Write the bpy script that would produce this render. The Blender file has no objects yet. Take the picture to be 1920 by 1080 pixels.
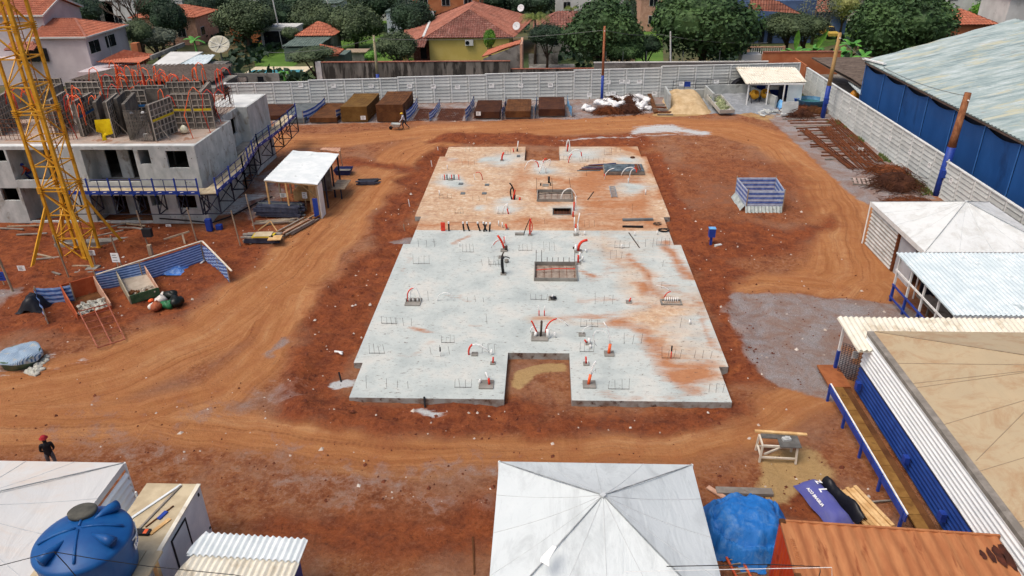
import bpy, math, random
import numpy as np
from mathutils import Vector, Matrix
R = math.radians
rnd = random.Random(7)
scn = bpy.context.scene
col = scn.collection

# ---------------------------------------------------------------- camera, sky, sun, exposure
PITCH, YAW, ROLL, CAM_H = R(27.4086), R(-2.7835), R(-0.9107), 21.0
cd = bpy.data.cameras.new('camera'); cam = bpy.data.objects.new('camera', cd); col.objects.link(cam)
cd.sensor_width = 36.0; cd.lens = 36.0*1398.06/1920.0; cd.clip_start = .5; cd.clip_end = 3000
fw = Vector((math.sin(YAW)*math.cos(PITCH), math.cos(YAW)*math.cos(PITCH), -math.sin(PITCH)))
r0 = Vector((math.cos(YAW), -math.sin(YAW), 0)); u0 = r0.cross(fw)
rt = r0*math.cos(ROLL)+u0*math.sin(ROLL); up = u0*math.cos(ROLL)-r0*math.sin(ROLL)
mw = Matrix((rt, up, -fw)).transposed().to_4x4(); mw.translation = (0, 0, CAM_H)
cam.matrix_world = mw
scn.camera = cam

SUN_EL, SUN_AZ = 63.0, 236.0        # azimuth measured clockwise from +Y
w = bpy.data.worlds.new('World'); scn.world = w; w.use_nodes = True
nt = w.node_tree; bg = nt.nodes['Background']; sky = nt.nodes.new('ShaderNodeTexSky')
sky.sky_type = 'NISHITA'; sky.sun_disc = False; sky.sun_elevation = R(SUN_EL); sky.sun_rotation = R(SUN_AZ)
sky.air_density = 1.0; sky.dust_density = 6.0; sky.ozone_density = 1.0
nt.links.new(sky.outputs[0], bg.inputs[0]); bg.inputs[1].default_value = .15
sl = bpy.data.lights.new('sun', 'SUN'); sl.energy = 1.4; sl.angle = R(28); sl.color = (1, .96, .9)
so = bpy.data.objects.new('sun', sl); col.objects.link(so)
d = Vector((math.sin(R(SUN_AZ))*math.cos(R(SUN_EL)), math.cos(R(SUN_AZ))*math.cos(R(SUN_EL)), math.sin(R(SUN_EL))))
so.rotation_euler = d.to_track_quat('Z', 'Y').to_euler(); so.location = (0, 0, 60)
vs = scn.view_settings; vs.view_transform = 'Standard'; vs.look = 'None'; vs.gamma = 1; vs.use_curve_mapping = False
vs.exposure = 0.0
scn.cycles.max_bounces = 5; scn.cycles.diffuse_bounces = 3; scn.cycles.glossy_bounces = 2

# ---------------------------------------------------------------- colours and materials
def H(h, k=1.0):
    o = []
    for i in (0, 2, 4):
        c = int(h[i:i+2], 16)/255
        o.append((c/12.92 if c <= .04045 else ((c+.055)/1.055)**2.4)*k)
    return tuple(o)
class NG:
    """small node-graph helper"""
    def __init__(s, name):
        s.m = bpy.data.materials.new(name); s.m.use_nodes = True; s.t = s.m.node_tree; s.n = s.t.nodes; s.l = s.t.links
        s.b = s.n['Principled BSDF']; s.tc = s.n.new('ShaderNodeTexCoord').outputs['Object']
    def put(s, sock, v):
        if hasattr(v, 'is_linked'): s.l.new(v, sock)
        elif isinstance(v, tuple) and len(v) == 3 and sock.type == 'RGBA': sock.default_value = (*v, 1)
        else: sock.default_value = v
    def map(s, scale=(1, 1, 1), src=None, rot=(0, 0, 0)):
        n = s.n.new('ShaderNodeMapping'); s.l.new(src or s.tc, n.inputs[0]); n.inputs['Scale'].default_value = scale; n.inputs['Rotation'].default_value = rot
        return n.outputs[0]
    def noise(s, scale, vec=None, detail=6, rough=.6, dist=0):
        n = s.n.new('ShaderNodeTexNoise'); s.l.new(vec or s.tc, n.inputs['Vector'])
        n.inputs['Scale'].default_value = scale; n.inputs['Detail'].default_value = detail; n.inputs['Roughness'].default_value = rough; n.inputs['Distortion'].default_value = dist
        return n.outputs[0]
    def voro(s, scale, vec=None, out='Distance', feature='F1'):
        n = s.n.new('ShaderNodeTexVoronoi'); n.feature = feature; s.l.new(vec or s.tc, n.inputs['Vector']); n.inputs['Scale'].default_value = scale
        return n.outputs[out]
    def ramp(s, f, stops):
        n = s.n.new('ShaderNodeValToRGB'); s.l.new(f, n.inputs[0]); e = n.color_ramp.elements
        while len(e) < len(stops): e.new(.5)
        for i, (p, c) in enumerate(stops):
            e[i].position = p; e[i].color = (c, c, c, 1) if isinstance(c, (int, float)) else (*c, 1)
        return n.outputs[0]
    def mix(s, f, a, b, mode='MIX'):
        n = s.n.new('ShaderNodeMix'); n.data_type = 'RGBA'; n.blend_type = mode; n.clamp_factor = True
        s.put(n.inputs[0], f); s.put(n.inputs[6], a); s.put(n.inputs[7], b); return n.outputs[2]
    def math(s, op, a, b=0.0, c=0.0):
        n = s.n.new('ShaderNodeMath'); n.operation = op; s.put(n.inputs[0], a); s.put(n.inputs[1], b); s.put(n.inputs[2], c); return n.outputs[0]
    def bump(s, h, st=.3, dist=.05, prev=None):
        n = s.n.new('ShaderNodeBump'); s.put(n.inputs['Height'], h); n.inputs['Strength'].default_value = st; n.inputs['Distance'].default_value = dist
        if prev: s.l.new(prev, n.inputs['Normal'])
        return n.outputs[0]
    def attr(s, name, out=0):
        n = s.n.new('ShaderNodeAttribute'); n.attribute_name = name; return n.outputs[out]
    def sep(s, c):
        n = s.n.new('ShaderNodeSeparateColor'); s.l.new(c, n.inputs[0]); return n.outputs
    def done(s, colr, rough=.85, nrm=None, metal=0.0):
        s.put(s.b.inputs['Base Color'], colr); s.put(s.b.inputs['Roughness'], rough); s.b.inputs['Metallic'].default_value = metal
        s.b.inputs['Specular IOR Level'].default_value = .3
        if nrm: s.l.new(nrm, s.b.inputs['Normal'])
        return s.m
def M(name, a, b=None, c=None, s=2., rough=.8, bump=.2, bs=25, metal=0.0, st=(1, 1, 1), lo=.42, hi=.62, cs=.6, cl=.6, rand=0.0, bd=.02):
    """surface with noise between colour a and b, patches of c, fine relief, and per-object variation"""
    g = NG(name); v = g.map(st); n1 = g.noise(s, v, 8)
    colr = g.ramp(n1, [(lo, a), (hi, b or tuple(x*.8 for x in a))])
    if c is not None:
        colr = g.mix(g.ramp(g.noise(s*cs, v, 10, .65, .3), [(cl, 0.), (cl+.1, 1.)]), colr, c)
    if rand:
        oi = g.n.new('ShaderNodeObjectInfo').outputs['Random']
        hs = g.n.new('ShaderNodeHueSaturation'); g.l.new(colr, hs.inputs['Color']); g.l.new(g.math('MULTIPLY_ADD', oi, 2*rand, 1-rand), hs.inputs['Value']); colr = hs.outputs[0]
    return g.done(colr, rough, g.bump(g.noise(bs, None, 5), bump, bd), metal)

# ---------------------------------------------------------------- mesh helpers
class B:
    def __init__(s): s.v = []; s.f = []; s.mi = []
    def add(s, vs, fs, m=0):
        k = len(s.v); s.v += [tuple(v) for v in vs]; s.f += [tuple(i+k for i in f) for f in fs]; s.mi += [m]*len(fs); return s
    def poly(s, pts, m=0): return s.add(pts, [range(len(pts))], m)
    def box(s, x0, y0, z0, x1, y1, z1, m=0):
        return s.add([(x0, y0, z0), (x1, y0, z0), (x1, y1, z0), (x0, y1, z0), (x0, y0, z1), (x1, y0, z1), (x1, y1, z1), (x0, y1, z1)],
                     [(3, 2, 1, 0), (4, 5, 6, 7), (0, 1, 5, 4), (1, 2, 6, 5), (2, 3, 7, 6), (3, 0, 4, 7)], m)
    def cbox(s, c, sz, rz=0., m=0, rx=0., ry=0.):
        M_ = Matrix.Rotation(rz, 3, 'Z') @ Matrix.Rotation(ry, 3, 'Y') @ Matrix.Rotation(rx, 3, 'X'); c = Vector(c)
        vs = [c+M_ @ Vector((sx*sz[0]/2, sy*sz[1]/2, q*sz[2]/2)) for q in (-1, 1) for sx, sy in ((-1, -1), (1, -1), (1, 1), (-1, 1))]
        return s.add(vs, [(3, 2, 1, 0), (4, 5, 6, 7), (0, 1, 5, 4), (1, 2, 6, 5), (2, 3, 7, 6), (3, 0, 4, 7)], m)
    def bar(s, p, q, w, h=None, m=0, upv=(0, 0, 1)):
        p, q = Vector(p), Vector(q); h = h or w; d_ = (q-p).normalized(); u_ = Vector(upv)
        if abs(d_.dot(u_)) > .98: u_ = Vector((0, 1, 0))
        x = d_.cross(u_).normalized()*w/2; y = x.cross(d_).normalized()*h/2
        vs = [a+sx*x+sy*y for a in (p, q) for sx, sy in ((-1, -1), (1, -1), (1, 1), (-1, 1))]
        return s.add(vs, [(3, 2, 1, 0), (4, 5, 6, 7), (0, 1, 5, 4), (1, 2, 6, 5), (2, 3, 7, 6), (3, 0, 4, 7)], m)
    def tube(s, pts, r, n=6, m=0):
        pts = [Vector(p) for p in pts]; rr = r if isinstance(r, (list, tuple)) else [r]*len(pts); vs = []; fs = []; ref = None
        for i, p in enumerate(pts):
            t = (pts[min(i+1, len(pts)-1)]-pts[max(i-1, 0)]).normalized()
            if ref is None: ref = t.orthogonal().normalized()
            ref = (ref-t*ref.dot(t)).normalized(); b_ = t.cross(ref)
            for k in range(n):
                a = 2*math.pi*k/n; vs.append(p+(ref*math.cos(a)+b_*math.sin(a))*rr[i])
        for i in range(len(pts)-1):
            for k in range(n): fs.append((i*n+k, i*n+(k+1) % n, (i+1)*n+(k+1) % n, (i+1)*n+k))
        fs += [tuple(range(n))[::-1], tuple(range((len(pts)-1)*n, len(pts)*n))]
        return s.add(vs, fs, m)
    def lathe(s, prof, n=24, c=(0, 0, 0), m=0):
        vs = []; fs = []
        for r, z in prof:
            for k in range(n): a = 2*math.pi*k/n; vs.append((c[0]+r*math.cos(a), c[1]+r*math.sin(a), c[2]+z))
        for i in range(len(prof)-1):
            for k in range(n): fs.append((i*n+k, i*n+(k+1) % n, (i+1)*n+(k+1) % n, (i+1)*n+k))
        fs += [tuple(range(n))[::-1], tuple(range((len(prof)-1)*n, len(prof)*n))]
        return s.add(vs, fs, m)
    def prism(s, pl, z0, z1, m=0):
        n = len(pl); vs = [(x, y, z0) for x, y in pl]+[(x, y, z1) for x, y in pl]
        return s.add(vs, [tuple(range(n))[::-1], tuple(range(n, 2*n))]+[(i, (i+1) % n, n+(i+1) % n, n+i) for i in range(n)], m)
    def slab3(s, pl, t, m=0):
        """flat 3d polygon given a thickness straight down"""
        n = len(pl); vs = [Vector(p) for p in pl]+[Vector(p)-Vector((0, 0, t)) for p in pl]
        return s.add(vs, [tuple(range(n)), tuple(range(n, 2*n))[::-1]]+[(i, n+i, n+(i+1) % n, (i+1) % n) for i in range(n)], m)
    def ribbed(s, pl, wl=.25, amp=.03, along=None, row=None, m=0, seg=6, back=.03, lift=.03):
        """convex planar polygon as a corrugated or tiled sheet: waves across 'along', optional stepped rows"""
        P = [Vector(p) for p in pl]; nrm = Vector((0, 0, 0))
        for i in range(len(P)): nrm += P[i].cross(P[(i+1) % len(P)])
        nrm.normalize()
        if nrm.z < -.01: nrm = -nrm
        if along is None: a = Vector((0, 0, 1)); a = a-nrm*a.dot(nrm)
        else: a = Vector(along); a = a-nrm*a.dot(nrm)
        a.normalize(); u = a.cross(nrm).normalized(); o = P[0]
        q = [((p-o).dot(u), (p-o).dot(a)) for p in P]; u0_ = min(x for x, y in q); u1_ = max(x for x, y in q)
        nu = max(2, int((u1_-u0_)/wl*seg)); strip = []
        for i in range(nu+1):
            x = u0_+(u1_-u0_)*min(max(i/nu, 1e-4), 1-1e-4); ys = []
            for k in range(len(q)):
                (xa, ya), (xb, yb) = q[k], q[(k+1) % len(q)]
                if (xa-x)*(xb-x) <= 0 and abs(xa-xb) > 1e-9: ys.append(ya+(yb-ya)*(x-xa)/(xb-xa))
            strip.append((x, min(ys), max(ys)))
        v0 = min(y for x, y in q); v1 = max(y for x, y in q); rows = [(v0, v1)]
        if row: k = max(1, int((v1-v0)/row)); rows = [(v0+(v1-v0)*j/k, v0+(v1-v0)*(j+1)/k) for j in range(k)]
        for (ra, rb) in rows:
            vs = []; fs = []
            for i, (x, ya, yb) in enumerate(strip):
                h = amp*math.sin(2*math.pi*x/wl); a0 = min(max(ra, ya), yb); b0 = max(min(rb, yb), ya)
                st = lift if row else 0
                vs += [o+u*x+a*a0+nrm*(h+st), o+u*x+a*b0+nrm*h]
            for i in range(nu):
                if (Vector(vs[2*i])-Vector(vs[2*i+1])).length+(Vector(vs[2*i+2])-Vector(vs[2*i+3])).length > 1e-4: fs.append((2*i, 2*i+2, 2*i+3, 2*i+1))
            s.add(vs, fs, m)
        if back and abs(nrm.z) > .2: s.add([p-nrm*(amp+back) for p in P], [tuple(range(len(P)))], m)
        return s
    def build(s, name, mats, parent=None, smooth=False, loc=None, local=False):
        """parent given: vertices are world coordinates unless local=True"""
        me = bpy.data.meshes.new(name); vs = s.v
        off = Vector((0, 0, 0))
        if parent is not None and not local: off = wloc(parent)
        me.from_pydata([(v[0]-off[0], v[1]-off[1], v[2]-off[2]) for v in vs], [], s.f)
        for m_ in (mats if isinstance(mats, (list, tuple)) else [mats]): me.materials.append(m_)
        if len(me.materials) > 1: me.polygons.foreach_set('material_index', s.mi)
        if smooth: me.polygons.foreach_set('use_smooth', [True]*len(me.polygons))
        o = bpy.data.objects.new(name, me); col.objects.link(o)
        if parent is not None: o.parent = parent
        if loc is not None: o.location = loc
        return o
def wloc(o):
    v = Vector((0, 0, 0))
    while o is not None: v += o.location; o = o.parent
    return v
def T(name, label, cat, loc=(0, 0, 0), group=None, rz=0):
    o = bpy.data.objects.new(name, None); col.objects.link(o); o.location = loc; o.rotation_euler.z = rz; o.empty_display_size = .3
    return tag(o, label, cat, group)
def tag(o, label, cat, group=None):
    o['label'] = label; o['category'] = cat
    if group: o['group'] = group
    return o
def kind(o, k='structure', label=None, cat=None):
    o['kind'] = k
    if label: o['label'] = label
    if cat: o['category'] = cat
    return o
def inst(me_obj, parent=None, loc=(0, 0, 0), rz=0., scale=None, rot=None, mat=None):
    """another object sharing the mesh"""
    o = me_obj.copy(); col.objects.link(o); o.parent = parent; o.location = loc; o.rotation_euler = rot or (0, 0, rz)
    if scale: o.scale = scale
    return o
def copy_tree(o, parent=None):
    c = o.copy(); col.objects.link(c); c.parent = parent
    for ch in [x for x in o.children]: copy_tree(ch, c)
    return c
def arc(p, q, h, n=10, side=(0, 0, 0)):
    p, q, sd = Vector(p), Vector(q), Vector(side)
    return [p.lerp(q, i/n)+Vector((0, 0, h*4*(i/n)*(1-i/n)))+sd*math.sin(math.pi*i/n) for i in range(n+1)]
def wall_holes(b, p, q, z0, z1, th, holes, m=0):
    """vertical wall from p to q (xy), thickness th to the left of p->q, holes = (s0, z0, s1, z1) along it"""
    p, q = Vector((*p, 0)), Vector((*q, 0)); L = (q-p).length; d_ = (q-p)/L; n_ = Vector((-d_.y, d_.x, 0))*th
    xs = sorted({0., L, *[h[0] for h in holes], *[h[2] for h in holes]}); zs = sorted({z0, z1, *[h[1] for h in holes], *[h[3] for h in holes]})
    xs = [x for x in xs if 0 <= x <= L]; zs = [z for z in zs if z0 <= z <= z1]
    solid = lambda i, j: 0 <= i < len(xs)-1 and 0 <= j < len(zs)-1 and not any(h[0]-1e-6 <= xs[i] and xs[i+1] <= h[2]+1e-6 and h[1]-1e-6 <= zs[j] and zs[j+1] <= h[3]+1e-6 for h in holes)
    def V(x, z, k): return p+d_*x+n_*k+Vector((0, 0, z))
    for i in range(len(xs)-1):
        for j in range(len(zs)-1):
            if not solid(i, j): continue
            x0, x1, a, c = xs[i], xs[i+1], zs[j], zs[j+1]
            for k in (0, 1): b.poly([V(x0, a, k), V(x1, a, k), V(x1, c, k), V(x0, c, k)][::1 if k == 0 else -1], m)
            for di, dj, e in ((-1, 0, ((x0, a), (x0, c))), (1, 0, ((x1, a), (x1, c))), (0, -1, ((x0, a), (x1, a))), (0, 1, ((x0, c), (x1, c)))):
                if not solid(i+di, j+dj):
                    (xa, za), (xb, zb) = e; b.poly([V(xa, za, 0), V(xb, zb, 0), V(xb, zb, 1), V(xa, za, 1)], m)
    return b
def vnoise(x, y, f, seed):
    rs = np.random.RandomState(seed); g_ = rs.rand(256, 256); X = x*f+1000; Y = y*f+1000
    xi = np.floor(X).astype(int); yi = np.floor(Y).astype(int); fx = X-xi; fy = Y-yi; fx = fx*fx*(3-2*fx); fy = fy*fy*(3-2*fy)
    a = g_[xi % 256, yi % 256]; b_ = g_[(xi+1) % 256, yi % 256]; c = g_[xi % 256, (yi+1) % 256]; d_ = g_[(xi+1) % 256, (yi+1) % 256]
    return (a*(1-fx)+b_*fx)*(1-fy)+(c*(1-fx)+d_*fx)*fy
def fbm(x, y, f, seed, o=4):
    t = 0; a = .5
    for i in range(o): t = t+a*vnoise(x, y, f*2**i, seed+i); a *= .5
    return t/(1-.5**o)
def text_mesh(txt, size, mat, name='lettering', ext=.004, bold=False):
    cu = bpy.data.curves.new(name, 'FONT'); cu.body = txt; cu.size = size; cu.extrude = ext; cu.align_x = 'CENTER'; cu.align_y = 'CENTER'
    if bold: cu.offset = size*.03
    o = bpy.data.objects.new(name, cu); col.objects.link(o)
    me = bpy.data.meshes.new_from_object(o.evaluated_get(bpy.context.evaluated_depsgraph_get())); bpy.data.objects.remove(o); me.name = name
    me.materials.clear(); me.materials.append(mat)
    o = bpy.data.objects.new(name, me); col.objects.link(o); return o
def basis(o, origin, x, z):
    """orient object: local x along x, local z (its face normal) along z"""
    x = Vector(x).normalized(); z = Vector(z); z = (z-x*z.dot(x)).normalized(); y = z.cross(x)
    m_ = Matrix((x, y, z)).transposed().to_4x4(); m_.translation = Vector(origin); o.matrix_local = m_

# ================================================================ GROUND
GX0, GX1, GY0, GY1 = -64., 34., 4., 96.
SX0, SX1, SI = -9.67, 9.20, .47      # concrete slabs: wide edges and the inset of their narrow ends
def seg_dist(x, y, pts, closed=False, want_flow=False):
    best = np.full(x.shape, 1e9); bs = np.zeros(x.shape); bt = np.zeros(x.shape); acc = 0.
    n = len(pts) if closed else len(pts)-1
    for i in range(n):
        (ax, ay), (bx, by) = pts[i], pts[(i+1) % len(pts)]; dx, dy = bx-ax, by-ay; L = math.hypot(dx, dy)+1e-9
        t = np.clip(((x-ax)*dx+(y-ay)*dy)/L/L, 0, 1); ex, ey = x-ax-t*dx, y-ay-t*dy; d_ = np.hypot(ex, ey)
        m_ = d_ < best; best = np.where(m_, d_, best); bs = np.where(m_, acc+t*L, bs); bt = np.where(m_, np.sign(dx*ey-dy*ex)*d_, bt); acc += L
    return (best, bs, bt) if want_flow else best
def inside(x, y, pts):
    c = np.zeros(x.shape, bool)
    for i in range(len(pts)):
        (ax, ay), (bx, by) = pts[i], pts[(i+1) % len(pts)]
        if ay == by: continue
        c ^= ((ay > y) != (by > y)) & (x < (bx-ax)*(y-ay)/(by-ay)+ax)
    return c
def W_line(x, y, pts, hw, soft): return np.clip(.5+(hw-seg_dist(x, y, pts))/soft/2, 0, 1)
def W_poly(x, y, pts, soft):
    d_ = seg_dist(x, y, pts, True); return np.clip(.5+np.where(inside(x, y, pts), d_, -d_)/soft/2, 0, 1)

NX, NY = 480, 450
gx = np.linspace(GX0, GX1, NX); gy = np.linspace(GY0, GY1, NY); X, Y = np.meshgrid(gx, gy)
warp = (fbm(X, Y, .35, 3)-.5)*2.6; warp2 = (fbm(X, Y, .35, 9)-.5)*2.6; XW, YW = X+warp, Y+warp2
TRACKS = [([(-37.71,26.45),(-26.13,28.29),(-21.63,30.76),(-18.52,35.35),(-16.95,41.71),(-15.81,50.54),(-14.68,59.32),(-12.75,68.35),(-8.76,73.94),(-0.68,76.66),(9.98,78.22)], 3.0),
          ([(9.98,78.22),(19.04,76.46),(22.96,71.1),(23.59,61.39),(21.86,50.81),(19.15,42.18),(15.98,39.34)], 3.0),
          ([(10.14,79.72),(-1.25,77.5),(-12.29,75.76),(-19.89,72.5),(-25.7,71.98),(-28.01,69.29)], 2.4),
          ([(19.27,40.75),(15.67,35.65),(13.46,30.55),(10.13,27.55),(5.34,25.76),(-0.42,25.52),(-5.46,24.97),(-10.74,25.56),(-17.8,27.31)], 1.5),
          ([(-24.83,26.36),(-18.85,26.89),(-15.45,29.05),(-14.44,33.99),(-14.73,38.88)], 1.7),
          ([(8.81,39.23),(13.08,41.37),(17.36,40.72)], 1.6)]
fs_ = np.zeros(X.shape); ft_ = np.zeros(X.shape); best = np.full(X.shape, 1e9); track = np.zeros(X.shape)
for pts, hw in TRACKS:
    d_, s_, t_ = seg_dist(XW*.35+X*.65, YW*.35+Y*.65, pts, want_flow=True); m_ = d_ < best; best = np.where(m_, d_, best); fs_ = np.where(m_, s_, fs_); ft_ = np.where(m_, t_, ft_)
    track = np.maximum(track, np.clip(.5+(hw-d_)/2.4, 0, 1))
mud = np.maximum.reduce([W_line(XW, YW, [(-9.92,48.6),(-10.81,41.79),(-11.37,35.77),(-11.4,31.45)], 2.0, 1.0),
                         W_line(XW, YW, [(-9.7,68.34),(-10.97,57.38),(-11.07,48.59)], 1.3, .7),
                         W_line(XW, YW, [(-11.54,30.97),(-10.68,27.88),(-7.31,27.35),(-1.46,28.09)], 1.7, .9),
                         W_line(XW, YW, [(-9.67,72.43),(-1.17,72.36),(9.24,71.56)], 2.0, .8),
                         W_line(XW, YW, [(9.52,67.42),(9.98,55.04),(10.55,45.22),(10.58,37.34),(9.96,31.4)], 1.4, .8),
                         .85*W_poly(XW, YW, [(9.2,54.47),(11.07,52.28),(13.98,51.26),(18.3,50.29),(21.4,53.42),(20.96,49.82),(16.82,45.29),(12.12,44.42),(9.71,46.49)], 1.2),
                         .5*W_poly(XW, YW, [(10.53,65.82),(15.14,67.4),(23.84,65.78),(21.42,52.88),(18.15,49.8),(10.09,48.77)], 1.5), .55*W_line(XW, YW, [(10.53,65.82),(13.99,61.39),(13.14,52.83)], 1.2, 1.2),
                         .75*W_poly(XW, YW, [(13.45,40.32),(16.58,38.37),(18.71,36.87),(18.15,39.37)], 1.),
                         W_poly(XW, YW, [(-52.48,49.24),(-36.94,51.99),(-27.83,51.29),(-24.22,49.46),(-23.34,61.39),(-21.04,59.99),(-18.71,44.9),(-19.69,41.68),(-21.04,36.2),(-26.2,33.78),(-38.75,33.55)], 1.6),
                         .8*W_line(XW, YW, [(-0.45,26.92),(4.38,27.42),(8.88,28.32)], 1.2, .8),
                         .75*W_line(XW, YW, [(-9.17,20.3),(-4.4,20.83),(-1.81,21.6)], 1.4, .9),
                         .8*W_line(XW, YW, [(-18.81,65.9),(-12.33,62.83)], 1.3, .9),
                         .8*W_poly(XW, YW, [(6.76,23.62),(12.14,25.06),(12.73,21.99),(9.64,21.08)], 1.)])
grav = np.maximum.reduce([W_poly(XW, YW, [(9.91,38.46),(13.25,39.57),(18.15,39.37),(21.18,39.29),(21.39,35.75),(16.23,34.02),(13.93,29.68),(11.64,30.42),(10.28,33.39)], .5),
                          .9*W_poly(X, Y+warp*.8, [(-33.53,85.01),(-28.67,77.8),(-12.83,79.57),(3.33,80.47),(12.81,82.63),(28.31,84.05),(32.93,93.15),(-34.53,91.69)], .5),
                          W_poly(XW*.3+X*.7, Y, [(23.64,84.12),(23.89,76.41),(24.31,65.77),(24.11,56.03),(25.32,52.9),(30.64,56.06),(33.03,87.7)], .5),
                          .62*W_poly(XW, YW, [(-35.74,33.61),(-26.76,33.22),(-24.39,31.19),(-32.5,29.59)], .8), W_poly(XW, YW, [(-46.4,38.41),(-32.89,39.66),(-30.69,36.04),(-38.75,33.55)], .5),
                          .47*W_line(XW, YW, [(-21.12,26.44),(-13.64,24.42),(-8.05,23.24),(-2.6,23.7)], 2.4, 2.6), .47*W_line(XW, YW, [(-15.96,27.76),(-11.81,29.13)], 1.8, 1.8), .5*W_line(XW, YW, [(-21.51,24.23),(-17.13,23.01)], 1.2, 1.4),
                          .46*W_line(XW, YW, [(-8.9,22.29),(-2.88,22)], 1.2, 1.6), .8*W_line(XW, YW, [(-14.59,31.89),(-13.77,33.73)], .35, .5),
                          .8*W_line(XW, YW, [(-10.24,47.19),(-9.22,47.85)], .8, .3), .62*W_poly(XW, YW, [(-25.74,62.84),(-22.81,65.92),(-20.5,52.63),(-23.41,51.53)], .6),
                          .65*W_poly(XW, YW, [(6.36,21.54),(7.98,20.77),(14.19,22.6),(12.55,18.7),(6.15,18.51)], .7)])
cem = np.maximum.reduce([W_line(X, Y, [(10.54,75.94),(12.8,76.52)], 1.5, 1.2), .85*W_line(XW, Y, [(9.64,75.15),(12.44,75.92),(15.44,74.51)], 1.1, 1.), .8*W_line(XW, Y, [(5.72,73.06),(2,72.53),(9.45,73.41),(14.31,74.13)], .3, .5), .8*W_line(X, Y, [(-10.15,29.97),(-9.6,30.25)], .45, .2), .85*W_line(XW, YW, [(-5.73,28.32),(-5.38,28.2)], .45, .25),
                         .62*W_line(XW, YW, [(-27.18,31.14),(-25.56,32.71)], .5, .5), .7*W_line(XW*.5+X*.5, Y, [(-24.45,53.17),(-23.82,56.1)], 1.2, .6), .58*W_line(XW, YW, [(-27.54,30.4),(-25.23,31.18),(-23.12,32.49)], .35, .5)])
sandm = np.maximum.reduce([.85*W_poly(XW, YW, [(8.05,23.65),(9.33,25.33),(11.36,25.38),(12.46,24.08),(10.65,23.1),(8.47,22.75)], .7), W_line(XW, Y, [(12.74,82.17),(16.3,82.58),(17.63,83.5)], 1.2, .4),
                           .8*W_line(X, YW, [(-1.04,30.94),(0.69,31.21)], .6, .3), .55*W_poly(XW, YW, [(20.78,81.82),(23.63,77.44),(27.15,84.07),(23.94,85.33)], .7)])
grav = grav*(.68+.62*fbm(X, Y, .28, 131)); track = track*(1-.85*mud)*(1-.9*np.clip(grav*1.6-.6, 0, 1))
# relief: soft undulation, wheel ruts, dug soil round the slabs, spoil banks
hz = (fbm(X, Y, .25, 21)-.5)*.16+(fbm(X, Y, 1.3, 31)-.5)*.05+(fbm(X, Y, 4., 51, 3)-.5)*.03
rut = np.sin((ft_+(fbm(X, Y, .15, 61)-.5)*1.5)*2*math.pi/.9)*np.clip(track, 0, 1)*.016*(fbm(X, Y, .4, 66)+.2)
hz += rut+mud*((fbm(X, Y, .9, 71, 5)-.5)*.5-.02)+mud*(fbm(X, Y, 5., 75, 3)-.5)*.09
dsl = seg_dist(X, Y, [(SX0, 28.6), (SX1, 28.6), (SX1, 69.2), (SX0, 69.2)], True); ins = inside(X, Y, [(SX0, 28.6), (SX1, 28.6), (SX1, 69.2), (SX0, 69.2)])
hz = hz-.05*np.clip(1.6-dsl, 0, 1)
bank = np.clip(1-np.abs(seg_dist(XW, YW, [(-9.22,73.18),(-11.22,68.34),(-12.53,60),(-12.22,48.58),(-12.85,41.77),(-13.27,34.02),(-12.2,29.12),(-10.1,26.7),(-6.13,26.22)], False)-.2)/1.0, 0, 1)
hz += bank*.22
hz = np.where(ins, np.minimum(hz, .05)-.10*(dsl > .3)-.05, hz)
hz += .5*np.clip(1-seg_dist(XW, YW, [(-32.87,41.5),(-30.17,45.65),(-29.12,47.29),(-27.85,47.87)], False)/1.2, 0, 1)**1.5
pit = W_poly(X, Y, [(-35.44,45.59),(-29.21,47.48),(-30.84,49.91),(-37.41,49.36)], .8); hz -= .2*pit; hz = np.maximum(hz, -.4)
for px_, py_, rr_, hh_ in [(*(-28.5,36.08), 2.5, .2), (*(-0.92,31.18), 1.2, .12), (*(11.23,46.95), 1.5, .15), (*(-12.14,38.92), 2., .2), (*(-10.18,27.89), 2., .2)]:
    hz += hh_*np.exp(-((X-px_)**2+(Y-py_)**2)/rr_**2)*(.6+fbm(X, Y, 1.5, 81))
def ground_z(x, y):
    i = int((y-GY0)/(GY1-GY0)*(NY-1)); j = int((x-GX0)/(GX1-GX0)*(NX-1)); return float(hz[max(0, min(NY-1, i)), max(0, min(NX-1, j))])
me = bpy.data.meshes.new('ground'); hz += (fbm(X, Y, 2.6, 301, 4)-.5)*.10*np.clip(1-track*.8, .15, 1)*(1-ins*1.); V_ = np.stack([X, Y, hz], -1).reshape(-1, 3)
ii = np.arange(NX*NY).reshape(NY, NX); F_ = np.stack([ii[:-1, :-1], ii[:-1, 1:], ii[1:, 1:], ii[1:, :-1]], -1).reshape(-1, 4)
me.vertices.add(len(V_)); me.vertices.foreach_set('co', V_.ravel()); me.loops.add(F_.size); me.loops.foreach_set('vertex_index', F_.ravel())
me.polygons.add(len(F_)); me.polygons.foreach_set('loop_start', np.arange(len(F_))*4); me.polygons.foreach_set('use_smooth', np.ones(len(F_), bool)); me.update()
def fattr(me, name, *ch):
    a = me.attributes.new(name, 'FLOAT_VECTOR', 'POINT'); z_ = np.zeros(ch[0].size); a.data.foreach_set('vector', np.stack([*[c.ravel() for c in ch], *[z_]*(3-len(ch))], -1).ravel())
fattr(me, 'soils', track, mud, grav); fattr(me, 'spills', cem, sandm, pit); fattr(me, 'flow', fs_, ft_)

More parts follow.
